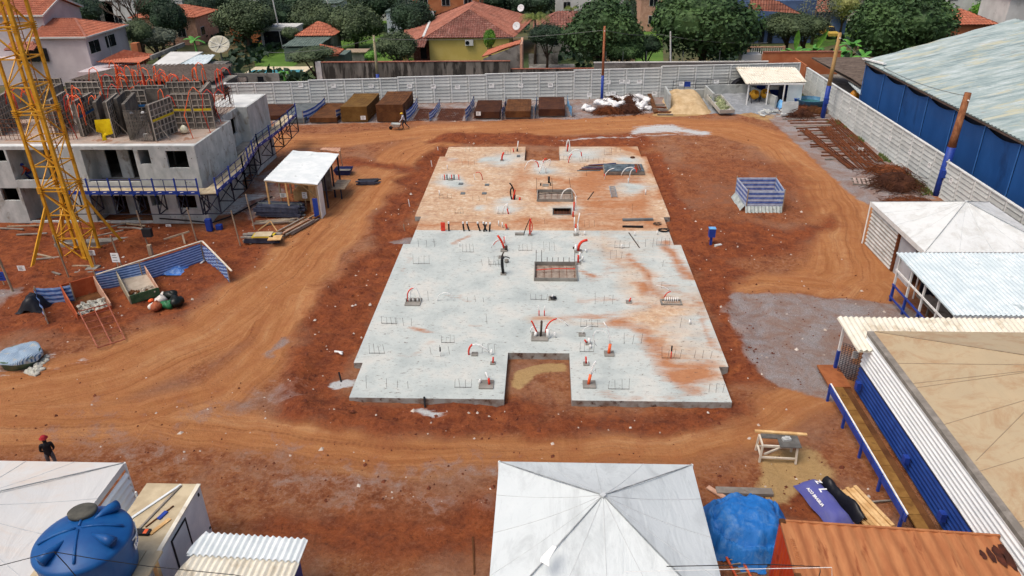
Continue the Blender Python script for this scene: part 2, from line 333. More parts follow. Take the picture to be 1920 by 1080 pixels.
g = NG('site_soil'); so_ = g.sep(g.attr('soils', 1)); sp_ = g.sep(g.attr('spills', 1)); fl = g.attr('flow', 1)
n_big = g.noise(.22, None, 6, .55, .6); n_mid = g.noise(1.1, None, 10, .68, .4); n_f = g.noise(5., None, 8, .78); n_g = g.noise(30, None, 5, .7); vor = g.voro(9.); vor2 = g.voro(24.)
st1 = g.noise(1., g.map((.07, .9, 1), fl), 9, .7, .12); st2 = g.noise(1., g.map((.3, 4.5, 1), fl), 5, .6, .2)
def thr(x, lo, hi): return g.ramp(x, [(lo, 0.), (hi, 1.)])
def mk(w_, k=.55, a=n_mid, lo=.42, hi=.6):
    e = g.math('ADD', g.math('MULTIPLY_ADD', a, k, -k/2), g.math('MULTIPLY_ADD', n_f, .30, -.15)); return thr(g.math('ADD', w_, e), lo, hi)
base = g.ramp(n_mid, [(.25, H('673417')), (.4, H('854a28')), (.52, H('9b5f38')), (.64, H('a97149')), (.78, H('b08866'))])
base = g.mix(g.math('MULTIPLY', thr(n_f, .5, .66), .6), base, H('b08c74')); base = g.mix(g.math('MULTIPLY', g.math('SUBTRACT', 1.0, thr(n_f, .36, .47)), .6), base, H('5c3220')); base = g.mix(g.math('MULTIPLY', thr(n_big, .47, .6), .45), base, H('9d7860'))
trk = g.ramp(g.math('ADD', g.math('MULTIPLY', st1, .7), g.math('MULTIPLY', st2, .3)), [(.3, H('96582f')), (.42, H('ac6f40')), (.52, H('ba7f4e')), (.66, H('c79566'))])
trk = g.mix(g.math('MULTIPLY', thr(n_mid, .42, .7), .55), trk, H('a15c36'))
muc = g.ramp(n_mid, [(.2, H('502410')), (.42, H('76381c')), (.58, H('934d26')), (.8, H('aa6436'))])
muc = g.mix(g.math('MULTIPLY', thr(st1, .45, .7), .4), muc, H('97502d')); muc = g.mix(g.math('MULTIPLY', thr(n_f, .5, .66), .55), muc, H('a5643c')); muc = g.mix(g.math('MULTIPLY', g.math('SUBTRACT', 1.0, thr(n_f, .34, .47)), .7), muc, H('3b190c'))
gvc = g.mix(thr(vor2, .1, .6), H('5c5756'), H('b3b0b0')); gvc = g.mix(g.math('MULTIPLY', thr(g.noise(.6, None, 9, .72, .5), .42, .6), .8), gvc, H('916448')); gvc = g.mix(.3, gvc, H('8c8885'))
c_ = g.mix(mk(so_[0], .8, st1, .3, .75), base, trk)
c_ = g.mix(mk(so_[1], .9, n_mid, .3, .78), c_, muc)
c_ = g.mix(g.math('MULTIPLY', mk(so_[2], 1.0, n_mid, .4, .72), .88), c_, gvc)
c_ = g.mix(mk(sp_[1], .7, n_mid, .4, .62), c_, g.mix(n_f, H('a5804f'), H('cbab77')))
c_ = g.mix(mk(sp_[0], 1.5, g.noise(1.4, g.map((.5, 2., 1)), 9, .7), .45, .72), c_, g.mix(n_f, H('b9b7b2'), H('dfe2e2')))
c_ = g.mix(g.math('MULTIPLY', thr(n_g, .55, .72), .55), c_, H('4a2418')); c_ = g.mix(g.math('MULTIPLY', thr(g.noise(16, None, 6, .8), .6, .72), .5), c_, H('c09a80')); c_ = g.mix(g.math('MULTIPLY', thr(st2, .6, .75), g.math('MULTIPLY', so_[0], .5)), c_, H('7a4424'))                       # damp clods
c_ = g.mix(g.math('MULTIPLY', g.math('SUBTRACT', 1.0, thr(vor, .05, .11)), g.math('MULTIPLY', thr(n_mid, .5, .62), .8)), c_, H('5a2c1e'))
c_ = g.mix(g.math('MULTIPLY', g.math('SUBTRACT', 1.0, thr(g.voro(3.1), .035, .05)), thr(n_f, .5, .55)), c_, H('cbbcae'))   # pale stones
rl = thr(g.noise(1., g.map((.04, 3.2, 1), fl), 4, .6, .15), .57, .63)                       # narrow wheel ruts
tread = g.math('SINE', g.math('MULTIPLY', g.sep(fl)[0], 22.0)); rl2 = g.math('MULTIPLY', rl, so_[0])
c_ = g.mix(g.math('MULTIPLY', rl2, g.math('MULTIPLY_ADD', tread, .18, .42)), c_, H('80482a'))
nb = g.bump(n_g, .6, .04, g.bump(n_f, .9, .16, g.bump(n_mid, .7, .25)))
SOIL = g.done(c_, .92, nb); me.materials.append(SOIL)
ground = bpy.data.objects.new('ground', me); col.objects.link(ground)
kind(ground, 'structure', 'red earth of the building site with tyre tracks, mud and gravel')

g = NG('far_ground'); n1 = g.noise(.05, None, 6, .6); n2 = g.noise(1.5, None, 6, .6)
cc = g.mix(n2, g.ramp(n1, [(.4, H('44522e')), (.5, H('5f5a3c')), (.6, H('8a6d52'))]), H('3c4a28')); FARG = g.done(cc, .95, g.bump(n2, .5, .1))
kind(B().add([(-1500, -300, -.45), (1500, -300, -.45), (1500, 2200, -.45), (-1500, 2200, -.45)], [(0, 1, 2, 3)]).build('terrain', FARG), 'structure', 'wider terrain of gardens and bare soil round the site')

# ================================================================ CONCRETE SLABS
g = NG('slab_concrete'); sd = g.sep(g.attr('dirt', 1)); n1 = g.noise(.5, None, 8, .6, .3); n2 = g.noise(3, None, 9, .7); n3 = g.noise(14, None, 5, .7); nst = g.noise(1.6, g.map((.35, 1.3, 1)), 9, .7, .5)
cc = g.ramp(n1, [(.3, H('a6aeab')), (.5, H('bac0bb')), (.7, H('c9c7be'))])
cc = g.mix(g.math('MULTIPLY', g.ramp(n2, [(.5, 0.), (.7, 1.)]), .35), cc, H('9aa19e'))
soilc = g.ramp(g.math('ADD', g.math('MULTIPLY', n2, .55), g.math('ADD', g.math('MULTIPLY', nst, .3), g.math('MULTIPLY', n1, .15))), [(.36, H('a2683f')), (.45, H('b98656')), (.53, H('cba47b')), (.62, H('dccdb4'))])
thin = g.math('MULTIPLY', g.ramp(g.math('ADD', sd[0], g.math('MULTIPLY_ADD', nst, .8, -.4)), [(.3, 0.), (.85, 1.)]), .78)
cc = g.mix(thin, cc, soilc)
cc = g.mix(g.math('MULTIPLY', g.ramp(g.math('ADD', sd[1], g.math('MULTIPLY_ADD', nst, 1.3, -.65)), [(.34, 0.), (.8, 1.)]), .9), cc, g.mix(n2, H('935530'), H('bd8050')))
sm = g.map((1., 2.6, 1)); sp1 = g.noise(3.2, sm, 4, .8, .2); cc = g.mix(g.math('MULTIPLY', g.ramp(sp1, [(.6, 0.), (.65, 1.)]), .8), cc, H('5d4b40'))
cc = g.mix(g.math('MULTIPLY', g.ramp(g.noise(9, sm, 3, .7), [(.62, 0.), (.68, 1.)]), .55), cc, H('6b5548'))
SLABM = g.done(cc, .8, g.bump(n3, .15, .01))
SLABE = M('slab_edge', H('9a9a94'), H('7d6b5e'), H('4b3329'), s=1.5, cs=2, cl=.55)
def grid_slab(name, poly, holes, z, dirtfn, label, step=.22):
    xs = sorted({p[0] for p in poly} | {h[0] for h in holes} | {h[2] for h in holes}); ys = sorted({p[1] for p in poly} | {h[1] for h in holes} | {h[3] for h in holes})
    def fill(a):
        o = []
        for u, v in zip(a, a[1:]): o += list(np.linspace(u, v, max(2, int((v-u)/step)+1)))[:-1]
        return np.array(o+[a[-1]])
    xs, ys = fill(xs), fill(ys); XX, YY = np.meshgrid(xs, ys); b = B(); b.v = [(x, y, z) for x, y in zip(XX.ravel(), YY.ravel())]; n = len(xs)
    cx, cy = np.meshgrid((xs[1:]+xs[:-1])/2, (ys[1:]+ys[:-1])/2); ok = inside(cx, cy, poly)
    for h in holes: ok &= ~((cx > h[0]) & (cx < h[2]) & (cy > h[1]) & (cy < h[3]))
    for j, i in zip(*np.nonzero(ok)): k = j*n+i; b.f.append((k, k+1, k+1+n, k+n)); b.mi.append(0)
    nt_ = len(b.v)
    for lp in [poly]+[[(h[0], h[1]), (h[2], h[1]), (h[2], h[3]), (h[0], h[3])] for h in holes]:
        for a, c in zip(lp, lp[1:]+lp[:1]): b.add([(*a, -.3), (*c, -.3), (*c, z), (*a, z)], [(0, 1, 2, 3)], 1)
    o = b.build(name, [SLABM, SLABE]); me = o.data; xa = np.array([v[0] for v in b.v]); ya = np.array([v[1] for v in b.v]); d0, d1 = dirtfn(xa, ya); fattr(me, 'dirt', d0, d1)
    kind(o, 'structure', label); return o
YS = 48.86
p1 = [(SX0+SI, 28.61), (-1.85, 28.61), (-1.85, 32.69), (1.32, 32.69), (1.32, 28.61), (SX1-SI, 28.61), (SX1-SI, 31.59), (SX1, 31.59), (SX1, 46.44), (SX1-SI, 46.44), (SX1-SI, YS), (SX0+SI, YS), (SX0+SI, 46.44), (SX0, 46.44), (SX0, 31.59), (SX0+SI, 31.59)]
p2 = [(SX0+SI, YS), (SX1-SI, YS), (SX1-SI, 51.43), (SX1, 51.43), (SX1, 66.09), (SX1-SI, 66.09), (SX1-SI, 69.18), (1.32, 69.18), (1.32, 64.91), (-1.85, 64.91), (-1.85, 69.18), (SX0+SI, 69.18), (SX0+SI, 66.09), (SX0, 66.09), (SX0, 51.43), (SX0+SI, 51.43)]
PITF = (-.58, 40.95, 1.98, 43.2); PITR = (-.56, 54.6, 2.12, 56.7); PITS = (.64, 51.82, 1.97, 53.1)
def dirt1(x, y):
    wx = (fbm(x, y, .5, 5)-.5)*1.8; wy = (fbm(x, y, .5, 15)-.5)*1.8; a, b = x+wx, y+wy
    d0 = .26*np.clip((x-2.5)/6, 0, 1)*(.4+1.2*fbm(x, y, .35, 77))+.22*np.clip((y-44)/5, 0, 1)*(x > 4)+.08+.5*W_line(a, b, [(2.94,48.13),(5.41,43.02),(6.35,35.07),(7.1,30.97)], .9, 1.2)+.4*W_line(a, b, [(-0.59,36.11),(4.1,35.6),(10.25,38.79)], .8, .8)
    d1 = np.maximum.reduce([.85*W_line(a, b, [(4.26,35.72),(5.62,34.94),(6.19,31.91),(7.44,31.45)], .8, 1.), .6*W_line(a, b, [(-0.3,36.12),(2.4,36.64),(5.04,36.21)], .5, .6), .55*W_line(a, b, [(1.87,38.66),(9.45,37.81)], .5, .6), .6*W_line(a, b, [(2.63,41.47),(5.48,43.81),(8.4,38.76),(9,34.01)], .5, .9), .5*W_line(a, b, [(-8.56,31.13),(-6.24,33.74)], .3, .6), .5*W_line(a, b, [(-9.34,45.32),(-8.67,41.32)], .3, .5), .55*W_line(a, b, [(2.56,29.3),(7.98,28.86)], .25, .5), .9*W_poly(a, b, [(5.52,31.9),(8.4,32.35),(8.4,30.31),(7.02,28.97),(5.64,29.81)], .9), .9*W_line(a, b, [(2.15,41.98),(2.98,41.84)], .3, .35),
        .85*W_line(a, b, [(6,40.79),(6.19,39.74)], .45, .4), .8*W_line(a, b, [(8.3,46.81),(9.19,41.55)], .5, .5), .8*W_line(a, b, [(-6.2,46.22),(-5.28,48.06)], .25, .4), .75*W_line(a, b, [(-6.87,35.07),(-6.4,34.85)], .25, .3), .6*W_line(a, b, [(-6.02,38.88),(-4.4,38.57)], .25, .3), .55*W_line(a, b, [(-4.15,35.87),(-3.55,35.76)], .2, .3), .75*W_line(a, b, [(8.4,38.76),(9.07,32.97)], .25, .4),
        .75*W_line(a, b, [(5.74,44.63),(6.85,38.74)], .4, .4)])
    return d0, d1
def dirt2(x, y):
    wx = (fbm(x, y, .6, 5)-.5)*1.6; wy = (fbm(x, y, .6, 15)-.5)*1.6; a, b = x+wx, y+wy; d0 = np.full(x.shape, .98)
    for px_, py_, r_ in [(*(3.09,66.64), 2.2), (*(-3.7,65.07), 2.0), (*(1.56,52.67), 1.3), (*(0.15,62.07), 1.0), (*(-0.32,63.84), 1.), (*(7.08,65.04), 1.2), (*(-5.64,65.08), .7), (*(-2.68,52.87), 1.0), (*(-8.19,59.97), 1.4), (*(6.87,58), 1.4), (*(-3.19,54.91), .8), (*(-8.31,65.09), .6), (*(-7.59,58.63), 1.2), (*(-4.95,53.41), .5)]:
        d0 = d0-.75*np.exp(-((a-px_)**2+(b-py_)**2)/r_**2)
    d1 = np.maximum.reduce([.95*W_line(a, b, [(6.8, 69.5), (8.9, 67), (9.6, 60), (9.0, 56)], .7, .5), .62*W_line(a, b, [(-9, YS+.8), (9, YS+.8)], 1.0, .8), .72*W_line(a, b, [(1.94,52.13),(6.52,54.37)], 1.6, 1.), .66*W_line(a, b, [(4.44,60.65),(7.13,60.65)], 1.2, 1.), .6*W_line(a, b, [(-9.28,65.09),(-6.78,64.31)], .8, .6), .62*W_line(a, b, [(-1.08,66.66),(-2.64,56.72),(-0.94,57.99)], 1.1, .8)])
    d0 = d0*(.72+.5*fbm(x, y, .45, 141)); d1 = np.maximum(d1, .74*W_poly(a, b, [(-1.82,66.66),(1.73,60.65),(4.7,65.05),(8.47,60.65),(8.67,52.17),(8.47,49.32),(-0.42,49.25),(-4.64,49.52),(-2.42,51.58),(-0.85,52.12),(-1.59,57.99)], 1.2)*(.6+.8*fbm(x, y, .5, 151)))
    for px_, py_, r_ in [(*(3.09,66.64), 1.9), (*(-3.72,65.39), 1.8), (*(1.16,52.89), 1.7), (*(-0.17,61.78), 1.2), (*(-2.65,52.32), 1.1), (*(-0.07,58.64), .9), (*(6.63,57.75), 1.3), (*(7.56,65.04), 1.4)]: d1 = d1*(1-.95*np.exp(-((a-px_)**2+(b-py_)**2)/r_**2))
    return np.clip(d0, 0, 1), d1
grid_slab('concrete_slab', p1, [PITF], .25, dirt1, 'pale fresh concrete foundation slab with rust red mud stains')
grid_slab('concrete_slab', p2, [PITR, PITS], .246, dirt2, 'rear concrete foundation slab coated with dried orange soil')

# ================================================================ MATERIALS SHARED ON SITE
WHITEPC = M('precast_concrete', H('b9bdb9'), H('d0d2cd'), H('999c96'), s=1.2, rough=.9, rand=.12, cs=1.5, cl=.58, bump=.3)
PCPOST = M('precast_post', H('cdd0cc'), H('dddedb'), H('aaaca6'), s=1.5, rough=.9, rand=.05)
CONC = M('cast_concrete', H('a9adaa'), H('c2c4c0'), H('8f8a80'), s=1.3, rough=.85, cs=.9, cl=.56, bump=.3, st=(1, 1, .6))
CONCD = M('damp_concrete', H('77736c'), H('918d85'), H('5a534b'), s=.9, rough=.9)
BLUE = M('blue_paint', H('1f3a8a'), H('27459c'), H('16296a'), s=3, rough=.5)
DBLUE = M('dark_blue_steel', H('1e2a5c'), H('26356e'), H('33302e'), s=4, rough=.55)
BLACKST = M('black_steel', H('202330'), H('2b2f3e'), H('4a4038'), s=5, rough=.6)
YEL = M('crane_yellow', H('c98d1e'), H('dba431'), H('8a5c1c'), s=3, rough=.5, cs=2, cl=.64)
YELD = M('crane_yellow_bolts', H('8a5a14'), s=3, rough=.6)
ORANGE = M('orange_conduit', H('f2602e'), H('ff7a45'), s=4, rough=.5)
REDP = M('red_conduit', H('cc2f22'), H('e0482f'), s=4, rough=.5)
WHITEP = M('white_pvc', H('dfdfdb'), H('f0f0ec'), s=4, rough=.45)
BLACKP = M('black_hose', H('17171a'), s=4, rough=.5)
RUST = M('rusty_rebar', H('5a3018'), H('7b4423'), H('3a2318'), s=3, rough=.9)
REBAR = M('dark_rebar', H('3c332e'), H('54463c'), s=3, rough=.8)
WOODP = M('weathered_post', H('8f7d68'), H('a8967e'), H('6a5a4a'), s=3, rough=.9, st=(1, 1, .3))
WOODN = M('fresh_timber', H('c49a64'), H('dcb883'), H('9a7145'), s=2, rough=.8, st=(1, 1, 1), rand=.15)
WOODG = M('grey_timber', H('7d756c'), H('968d82'), H('5e4a3c'), s=2, rough=.9, rand=.2)
PLY = M('stained_plywood', H('b3a284'), H('c7b797'), H('8d7f69'), s=1.5, rough=.85)
SIGNW = M('white_sign', H('e6e6e2'), H('f2f2ef'), s=3, rough=.6)
BLK = M('black_print', H('1a1a1a'), s=3, rough=.7)
FORMG = M('formwork_plywood', H('55504a'), H('7a736a'), H('302c28'), s=1.3, rough=.9, rand=.25)
FORMR = M('formwork_ribs', H('9a9186'), H('b3a89a'), H('675d52'), s=3, rough=.9, rand=.2)
BAND_Y = M('yellow_band', H('c9b02c'), s=3); BAND_B = M('blue_band', H('2a67a0'), s=3)
WHITESH = M('white_sheet_metal', H('d6dcdb'), H('e6eae8'), H('b4bab8'), s=1.2, rough=.45, cs=1.2, cl=.62)

# ================================================================ PRECAST BOUNDARY WALLS
def pc_fence(label, p, q, tops, bay, slat_h, first=0., name='precast_wall'):
    """tops: list of (distance along, top z) marking where the height changes"""
    p, q = Vector((*p, 0)), Vector((*q, 0)); L = (q-p).length; d_ = (q-p)/L; a = math.atan2(d_.y, d_.x)
    root = T(name, label, 'wall', tuple(p), rz=a); n = int((L-first)/bay)
    sl_ = None; po = {}
    for i in range(n+1):
        s0 = first+i*bay; tz = [t for (s_, t) in tops if s_ <= s0+.1][-1]; tp = max(tz, [t for (s_, t) in tops if s_ <= s0-.1][-1] if i else tz)
        key = round(tp, 2)
        if key not in po: po[key] = o = B().box(-.07, -.09, -.3, .07, .09, tp+.05).build('post', PCPOST, root, local=True)
        else: o = inst(po[key], root)
        o.location = (s0, 0, 0)
        if i == n: break
        k = int(round(tz/slat_h)); hh = tz/k
        for j in range(k):
            if sl_ is None:
                b = B(); e = bay/2-.07; b.add([(-e, -.075, .01), (e, -.075, .01), (e, .03, .01), (-e, .03, .01), (-e, -.012, slat_h-.01), (e, -.012, slat_h-.01), (e, .03, slat_h-.01), (-e, .03, slat_h-.01)], [(3, 2, 1, 0), (4, 5, 6, 7), (0, 1, 5, 4), (1, 2, 6, 5), (2, 3, 7, 6), (3, 0, 4, 7)]); sl_ = b.build('slat', WHITEPC, root, local=True); t_ = sl_
            else: t_ = inst(sl_, root)
            t_.location = (s0+bay/2, rnd.uniform(-.006, .006), j*hh); t_.scale = (1, 1, hh/slat_h)
    for i, (s_, t) in enumerate(tops):
        e = tops[i+1][0] if i+1 < len(tops) else first+n*bay
        B().box(max(s_, first)-.08, -.11, t+.005, e+.06, .11, t+.09).build('coping', PCPOST, root, local=True)
    return root
back_wall = pc_fence('grey precast concrete slat wall with stepped white coping along the back of the site', (-37.67, 85.68), (30.62, 91.80),
                     [(-1, 2.75), (10.33, 2.9), (20.6, 3.0), (30.8, 3.12), (41.2, 3.32), (51.6, 3.52)], 2.06, .37)
right_wall = pc_fence('long precast concrete slat wall running down the right side below the blue hall', (30.85, 91.6), (30.85, 40.0), [(-1, 3.05), (34.6, 2.78)], 2.06, .37, .3)
# small notices fixed to the back wall
def notice(name, label, x, y, z, wd=.45, hh=.38, n=(0, -1), rows=3, post=0, mat=None, cat='sign', group=None):
    t = T(name, label, cat, (x, y, z), group); t.rotation_euler.z = math.atan2(n[0], -n[1])
    B().box(-wd/2, -.01, -hh/2, wd/2, .01, hh/2).build('board', mat or SIGNW, t, local=True)
    b = B()
    for i in range(rows):
        zz = hh*(.28-.28*i); b.box(-wd*.33, -.014, zz-.018, wd*(.1+.2*rnd.random()), -.011, zz+.018)
    b.build('print', BLK, t, local=True)
    if post: B().box(-.03, .012, -z-.05, .03, .06, hh/2-.05).build('post', WOODP, t, local=True)
    return t
wy = lambda x: 86.24+(x+31.42)*5.56/62.02
for px_, _y, py_ in [(-28.35,86.3,2.44), (-24.62,87,2.27), (-20.29,87.5,2.14), (-15.86,88,2.01), (-13.09,88.4,1.91), (-10.29,88.7,1.77), (-6.31,88.6,1.83), (-2.93,88.8,1.77), (0.58,89,1.71), (7.37,89.7,1.89), (9,89.8,1.93), (9.64,89.9,1.9), (11.09,90,1.87)]:
    notice('wall_notice', 'small white notice fixed high on the grey boundary wall', px_, wy(px_)-.08, py_, .62, .48, rows=2, group='white notices along the back wall')
for i, yy in enumerate([83.5, 76.5, 71., 66.6, 62.5, 58.9, 55.3]):
    notice('wall_notice', 'small white notice fixed on the side boundary wall', 30.78, yy, 1.75, .5, .42, n=(-1, 0), rows=2, group='white notices along the side wall')

# ================================================================ POLES AND WIRES
def pole(label, x, y, top, r, zb, mat, lean=(0, 0), box=False):
    t = T('utility_pole', label, 'utility pole', (x, y, 0)); f = lambda z: (x+lean[0]*z/top, y+lean[1]*z/top, z)
    B().tube([f(-.3), f(zb)], [r*1.12, r*1.08], 12).build('painted_base', BLUE, t, True); B().tube([f(zb), f(top*.6), f(top)], [r*1.05, r*.9, r*.78], 10).build('shaft', mat, t, True)
    if box: B().cbox((x-.05, y-r-.12, 1.9), (.45, .3, .6)).build('meter_box', BLUE, t)
    B().tube([f(top-.5), (f(top)[0], f(top)[1]-r-.15, top-.5)], .05, 6).build('insulator', WHITEP, t)
    return t
BROWNP = M('rusty_brown_pole', H('8d5338'), H('a5694a'), H('6d4530'), s=2, rough=.9, st=(1, 1, .3)); GREYP = M('greenish_weathered_pole', H('8a8468'), H('a09878'), s=2, rough=.9, st=(1, 1, .3)); TANP = M('tan_timber_pole', H('9a7a4c'), H('b39261'), H('7e6540'), s=2, rough=.9, st=(1, 1, .3))
BARK = M('rough_bark_pole', H('7d4e33'), H('9c6a48'), H('5c3826'), s=5, rough=.95, st=(1, 1, .4), bump=.6)
pole('greenish weathered pole with blue base between the two tallest brown mesh stacks', *(-20,89.74), 7.4, .17, 3.0, GREYP, box=True)
pole('slim rusty brown pole with blue base above the white sacks', *(6.56,87.65), 8.5, .15, 3.1, BROWNP)
pole('tan timber pole with blue base beside the round blue tub and rebar', *(29.57,80.36), 8.7, .22, 3.4, TANP, (.25, 0), box=True)
pole('thick rough bark pole with blue base standing against the right hand wall', *(30.84,56.77), 8.0, .30, 3.9, BARK, (.3, 0), box=True)
WIRE = M('wire', H('7a7d78'), s=3, rough=.6); WIRED = M('dark_wire', H('2a2a2a'), s=3, rough=.6)
def wire(label, p, q, sag, r=.028, mat=None): return tag(B().tube(arc(p, q, -sag, 14), r, 4).build('overhead_wire', mat or WIRE), label, 'wire')
wire('overhead wire sagging from the greenish pole to the slim brown pole', (-20.05, 90, 7.0), (6.5, 88.1, 8.0), .5)
wire('overhead wire from the slim brown pole toward the big round trees', (6.6, 88.3, 8.0), (14.01,97,6.16), .3)
wire('overhead wire crossing in front of the large round tree', (14.01,97,6.16), (27.45,97,5.04), .4)
wire('overhead wire from the greenish pole to the tiled kiosk', (-20.1, 90, 7.0), (-33.76,92,5.19), .5)
wire('overhead wire from the tan pole to the corner of the blue hall', (29.9, 80.6, 8.4), (32.9, 79.4, 6.0), .25)
wire('overhead wire from the hall corner to the thick bark pole', (33, 76, 6.1), (31.2, 57, 7.7), .3)

# ================================================================ BUILDING UNDER CONSTRUCTION
FY, BX0, BX1, BZ = 50.6, -43.8, -24.9, 5.9
bld = T('concrete_building', 'unfinished grey two storey concrete building with bare window openings and formwork on its roof', 'building', (-34, 50.6, 0))
def hol(L_, x0=BX0): return [(h[0]-x0, h[1], h[2]-x0, h[3]) for h in L_]
up = [(-27.07,4.29,-25.55,5.56), (-29.09,4.57,-28.27,5.64), (-33.25,3.24,-29.39,5.88), (-38.77,3.36,-35.2,5.96), (-40.04,4.78,-38.93,6.01)]
lo = [(-27.06,1.18,-25.62,2.18), (-29,1.38,-28.32,2.17), (-33.46,0.1,-29.2,2.17), (-38.67,0.13,-34.87,2.75), (-40.18,1.78,-38.92,3.03)]
def cl(h, a, b_): return (h[0], max(h[1], a), h[2], min(h[3], b_))
up = [cl(h, 3.05, 5.65) for h in up]; lo = [cl(h, .15, 2.75) for h in lo]
b = B(); wall_holes(b, (BX0-6, FY), (BX1, FY), -.3, BZ, .18, hol(up+lo, BX0-6)); b.build('front_wall', CONC, bld)
b = B(); wall_holes(b, (BX1, FY+.182), (BX1, 57.4), -.3, BZ, .18, []); b.box(BX1-1.1, 57.4, -.3, BX1, 57.58, BZ); b.build('side_wall', CONC, bld)
sw = [(57.44,4.04,58.31,5.22), (59.62,3.96,61.09,5.31)]; sw2 = [(h[0]-57.582, h[1]-2.95, h[2]-57.582, h[3]-2.95) for h in sw]
b = B(); wall_holes(b, (-26, 57.582), (-26, 61.8), -.3, BZ, .18, [(h[0]-57.582, h[1], h[2]-57.582, h[3]) for h in sw]+sw2); b.build('recessed_side_wall', CONC, bld)
b = B(); b.box(-26, 61.8, -.3, -25.17, 61.98, BZ+.002); wall_holes(b, (-25.17, 61.984), (-25.17, 66.6), -.3, BZ+.002, .18, []); b.box(-43.8, 66.6, -.3, -25.172, 66.8, BZ); b.build('rear_side_wall', CONC, bld)
DUST = M('dusty_roof_slab', H('a39488'), H('b9a596'), H('94705a'), s=1.1, rough=.95, cs=1, cl=.52)
WDECK = M('whitewashed_roof', H('c9cbc7'), H('d9dad6'), H('a9a49c'), s=1.2, rough=.9)
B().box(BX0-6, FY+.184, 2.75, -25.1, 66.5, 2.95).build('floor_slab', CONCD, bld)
B().box(BX0-6, FY+.184, 5.62, BX1-.184, 57.58, 5.86).build('roof_slab', DUST, bld); B().box(BX0-6, 57.584, 5.62, -26.184, 66.58, 5.858).build('roof_slab', DUST, bld)
B().box(-28.6, 61.99, 5.862, -25.36, 66.56, 5.9).build('pale_roof_deck', WDECK, bld); B().box(BX0-6, FY+.19, 5.862, BX1-.2, 51.3, 5.89).build('roof_edge', WDECK, bld)
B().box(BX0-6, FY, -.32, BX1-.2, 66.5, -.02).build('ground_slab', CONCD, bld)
for (h, z0, z1) in ((up[2], 2.95, 5.62), (up[3], 2.95, 5.62), (lo[2], -.02, 2.75), (lo[3], -.02, 2.75)):
    b = B(); x0, x1 = h[0]-.02, h[2]+.02; dl = [(.8, z0+.01, 1.75, z0+2.3), (2.6, z0+.01, 3.9, z0+2.3)] if h in (up[2], lo[2]) else [(1.7, z0+.01, 2.6, z0+2.3)]
    wall_holes(b, (x0-.15, 52.3), (x1+.15, 52.3), z0, z1, .15, dl); b.box(x0-.15, FY+.186, z0, x0, 52.298, z1); b.box(x1, FY+.186, z0, x1+.15, 52.298, z1); b.build('loggia_wall', CONC, bld)
b = B()
for i in range(9): b.box(BX0+i*2.1, 55.5, 0, BX0+i*2.1+.12, 66, 5.6)
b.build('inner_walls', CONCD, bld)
b = B()                                       # tie holes left by the formwork
for i in range(60):
    x = rnd.uniform(-34.5, -25.2); z = rnd.choice([.5, 1.3, 2.1, 3.2, 3.45, 4.2, 5.0, 5.75])
    if not any(h[0]-.1 < x < h[2]+.1 and h[1]-.1 < z < h[3]+.1 for h in up+lo): b.cbox((x, FY-.004, z), (.07, .01, .07))
for i in range(40): b.cbox((BX1+.004, rnd.uniform(50.8, 57.3), rnd.choice([1.3, 2.1, 3.3, 4.2, 5.0])), (.01, .07, .07))
b.build('tie_holes', CONCD, bld)
# --- formwork on the roof
def formwork(p, q, h=2.6, band=None, th=.22, dark=False, name='formwork_panel'):
    p = Vector((*p, 0)); q = Vector((*q, 0)); L = (q-p).length; a = math.atan2(q.y-p.y, q.x-p.x); side = 'facing the site' if abs(math.sin(a)) > .7 else 'seen end on'
    t = T(name, formwork_label(), 'formwork', (p.x, p.y, 5.9)); t.rotation_euler.z = a
    B().box(0, -th/2, 0, L, th/2, h).build('sheet', FORMG, t, local=True)
    if not dark:
        b = B(); nx = max(1, int(L/.42)); nz = int(h/.38)
        for i in range(nx+1): b.box(L*i/nx-.03, -th/2-.07, 0, L*i/nx+.03, -th/2-.001, h)
        for j in range(nz+1): b.box(0.032, -th/2-.06, max(0, h*j/nz-.03), L-.032, -th/2-.002, h*j/nz+.03)
        b.build('ribs', FORMR, t, local=True)
        if band: B().box(.03, -th/2-.09, h*.52, L-.03, -th/2-.071, h*.52+.17).build('band', band, t, local=True)
    b = B()
    for i in range(max(1, int(L/1.4))): b.bar((.4+i*1.4, -th/2-.06, 1.3), (.4+i*1.4, -th/2-.9, .03), .05)
    if L > 1.5 and not dark: b.build('prop', WOODG, t, local=True)
    return t
def formwork_label(): return _cur
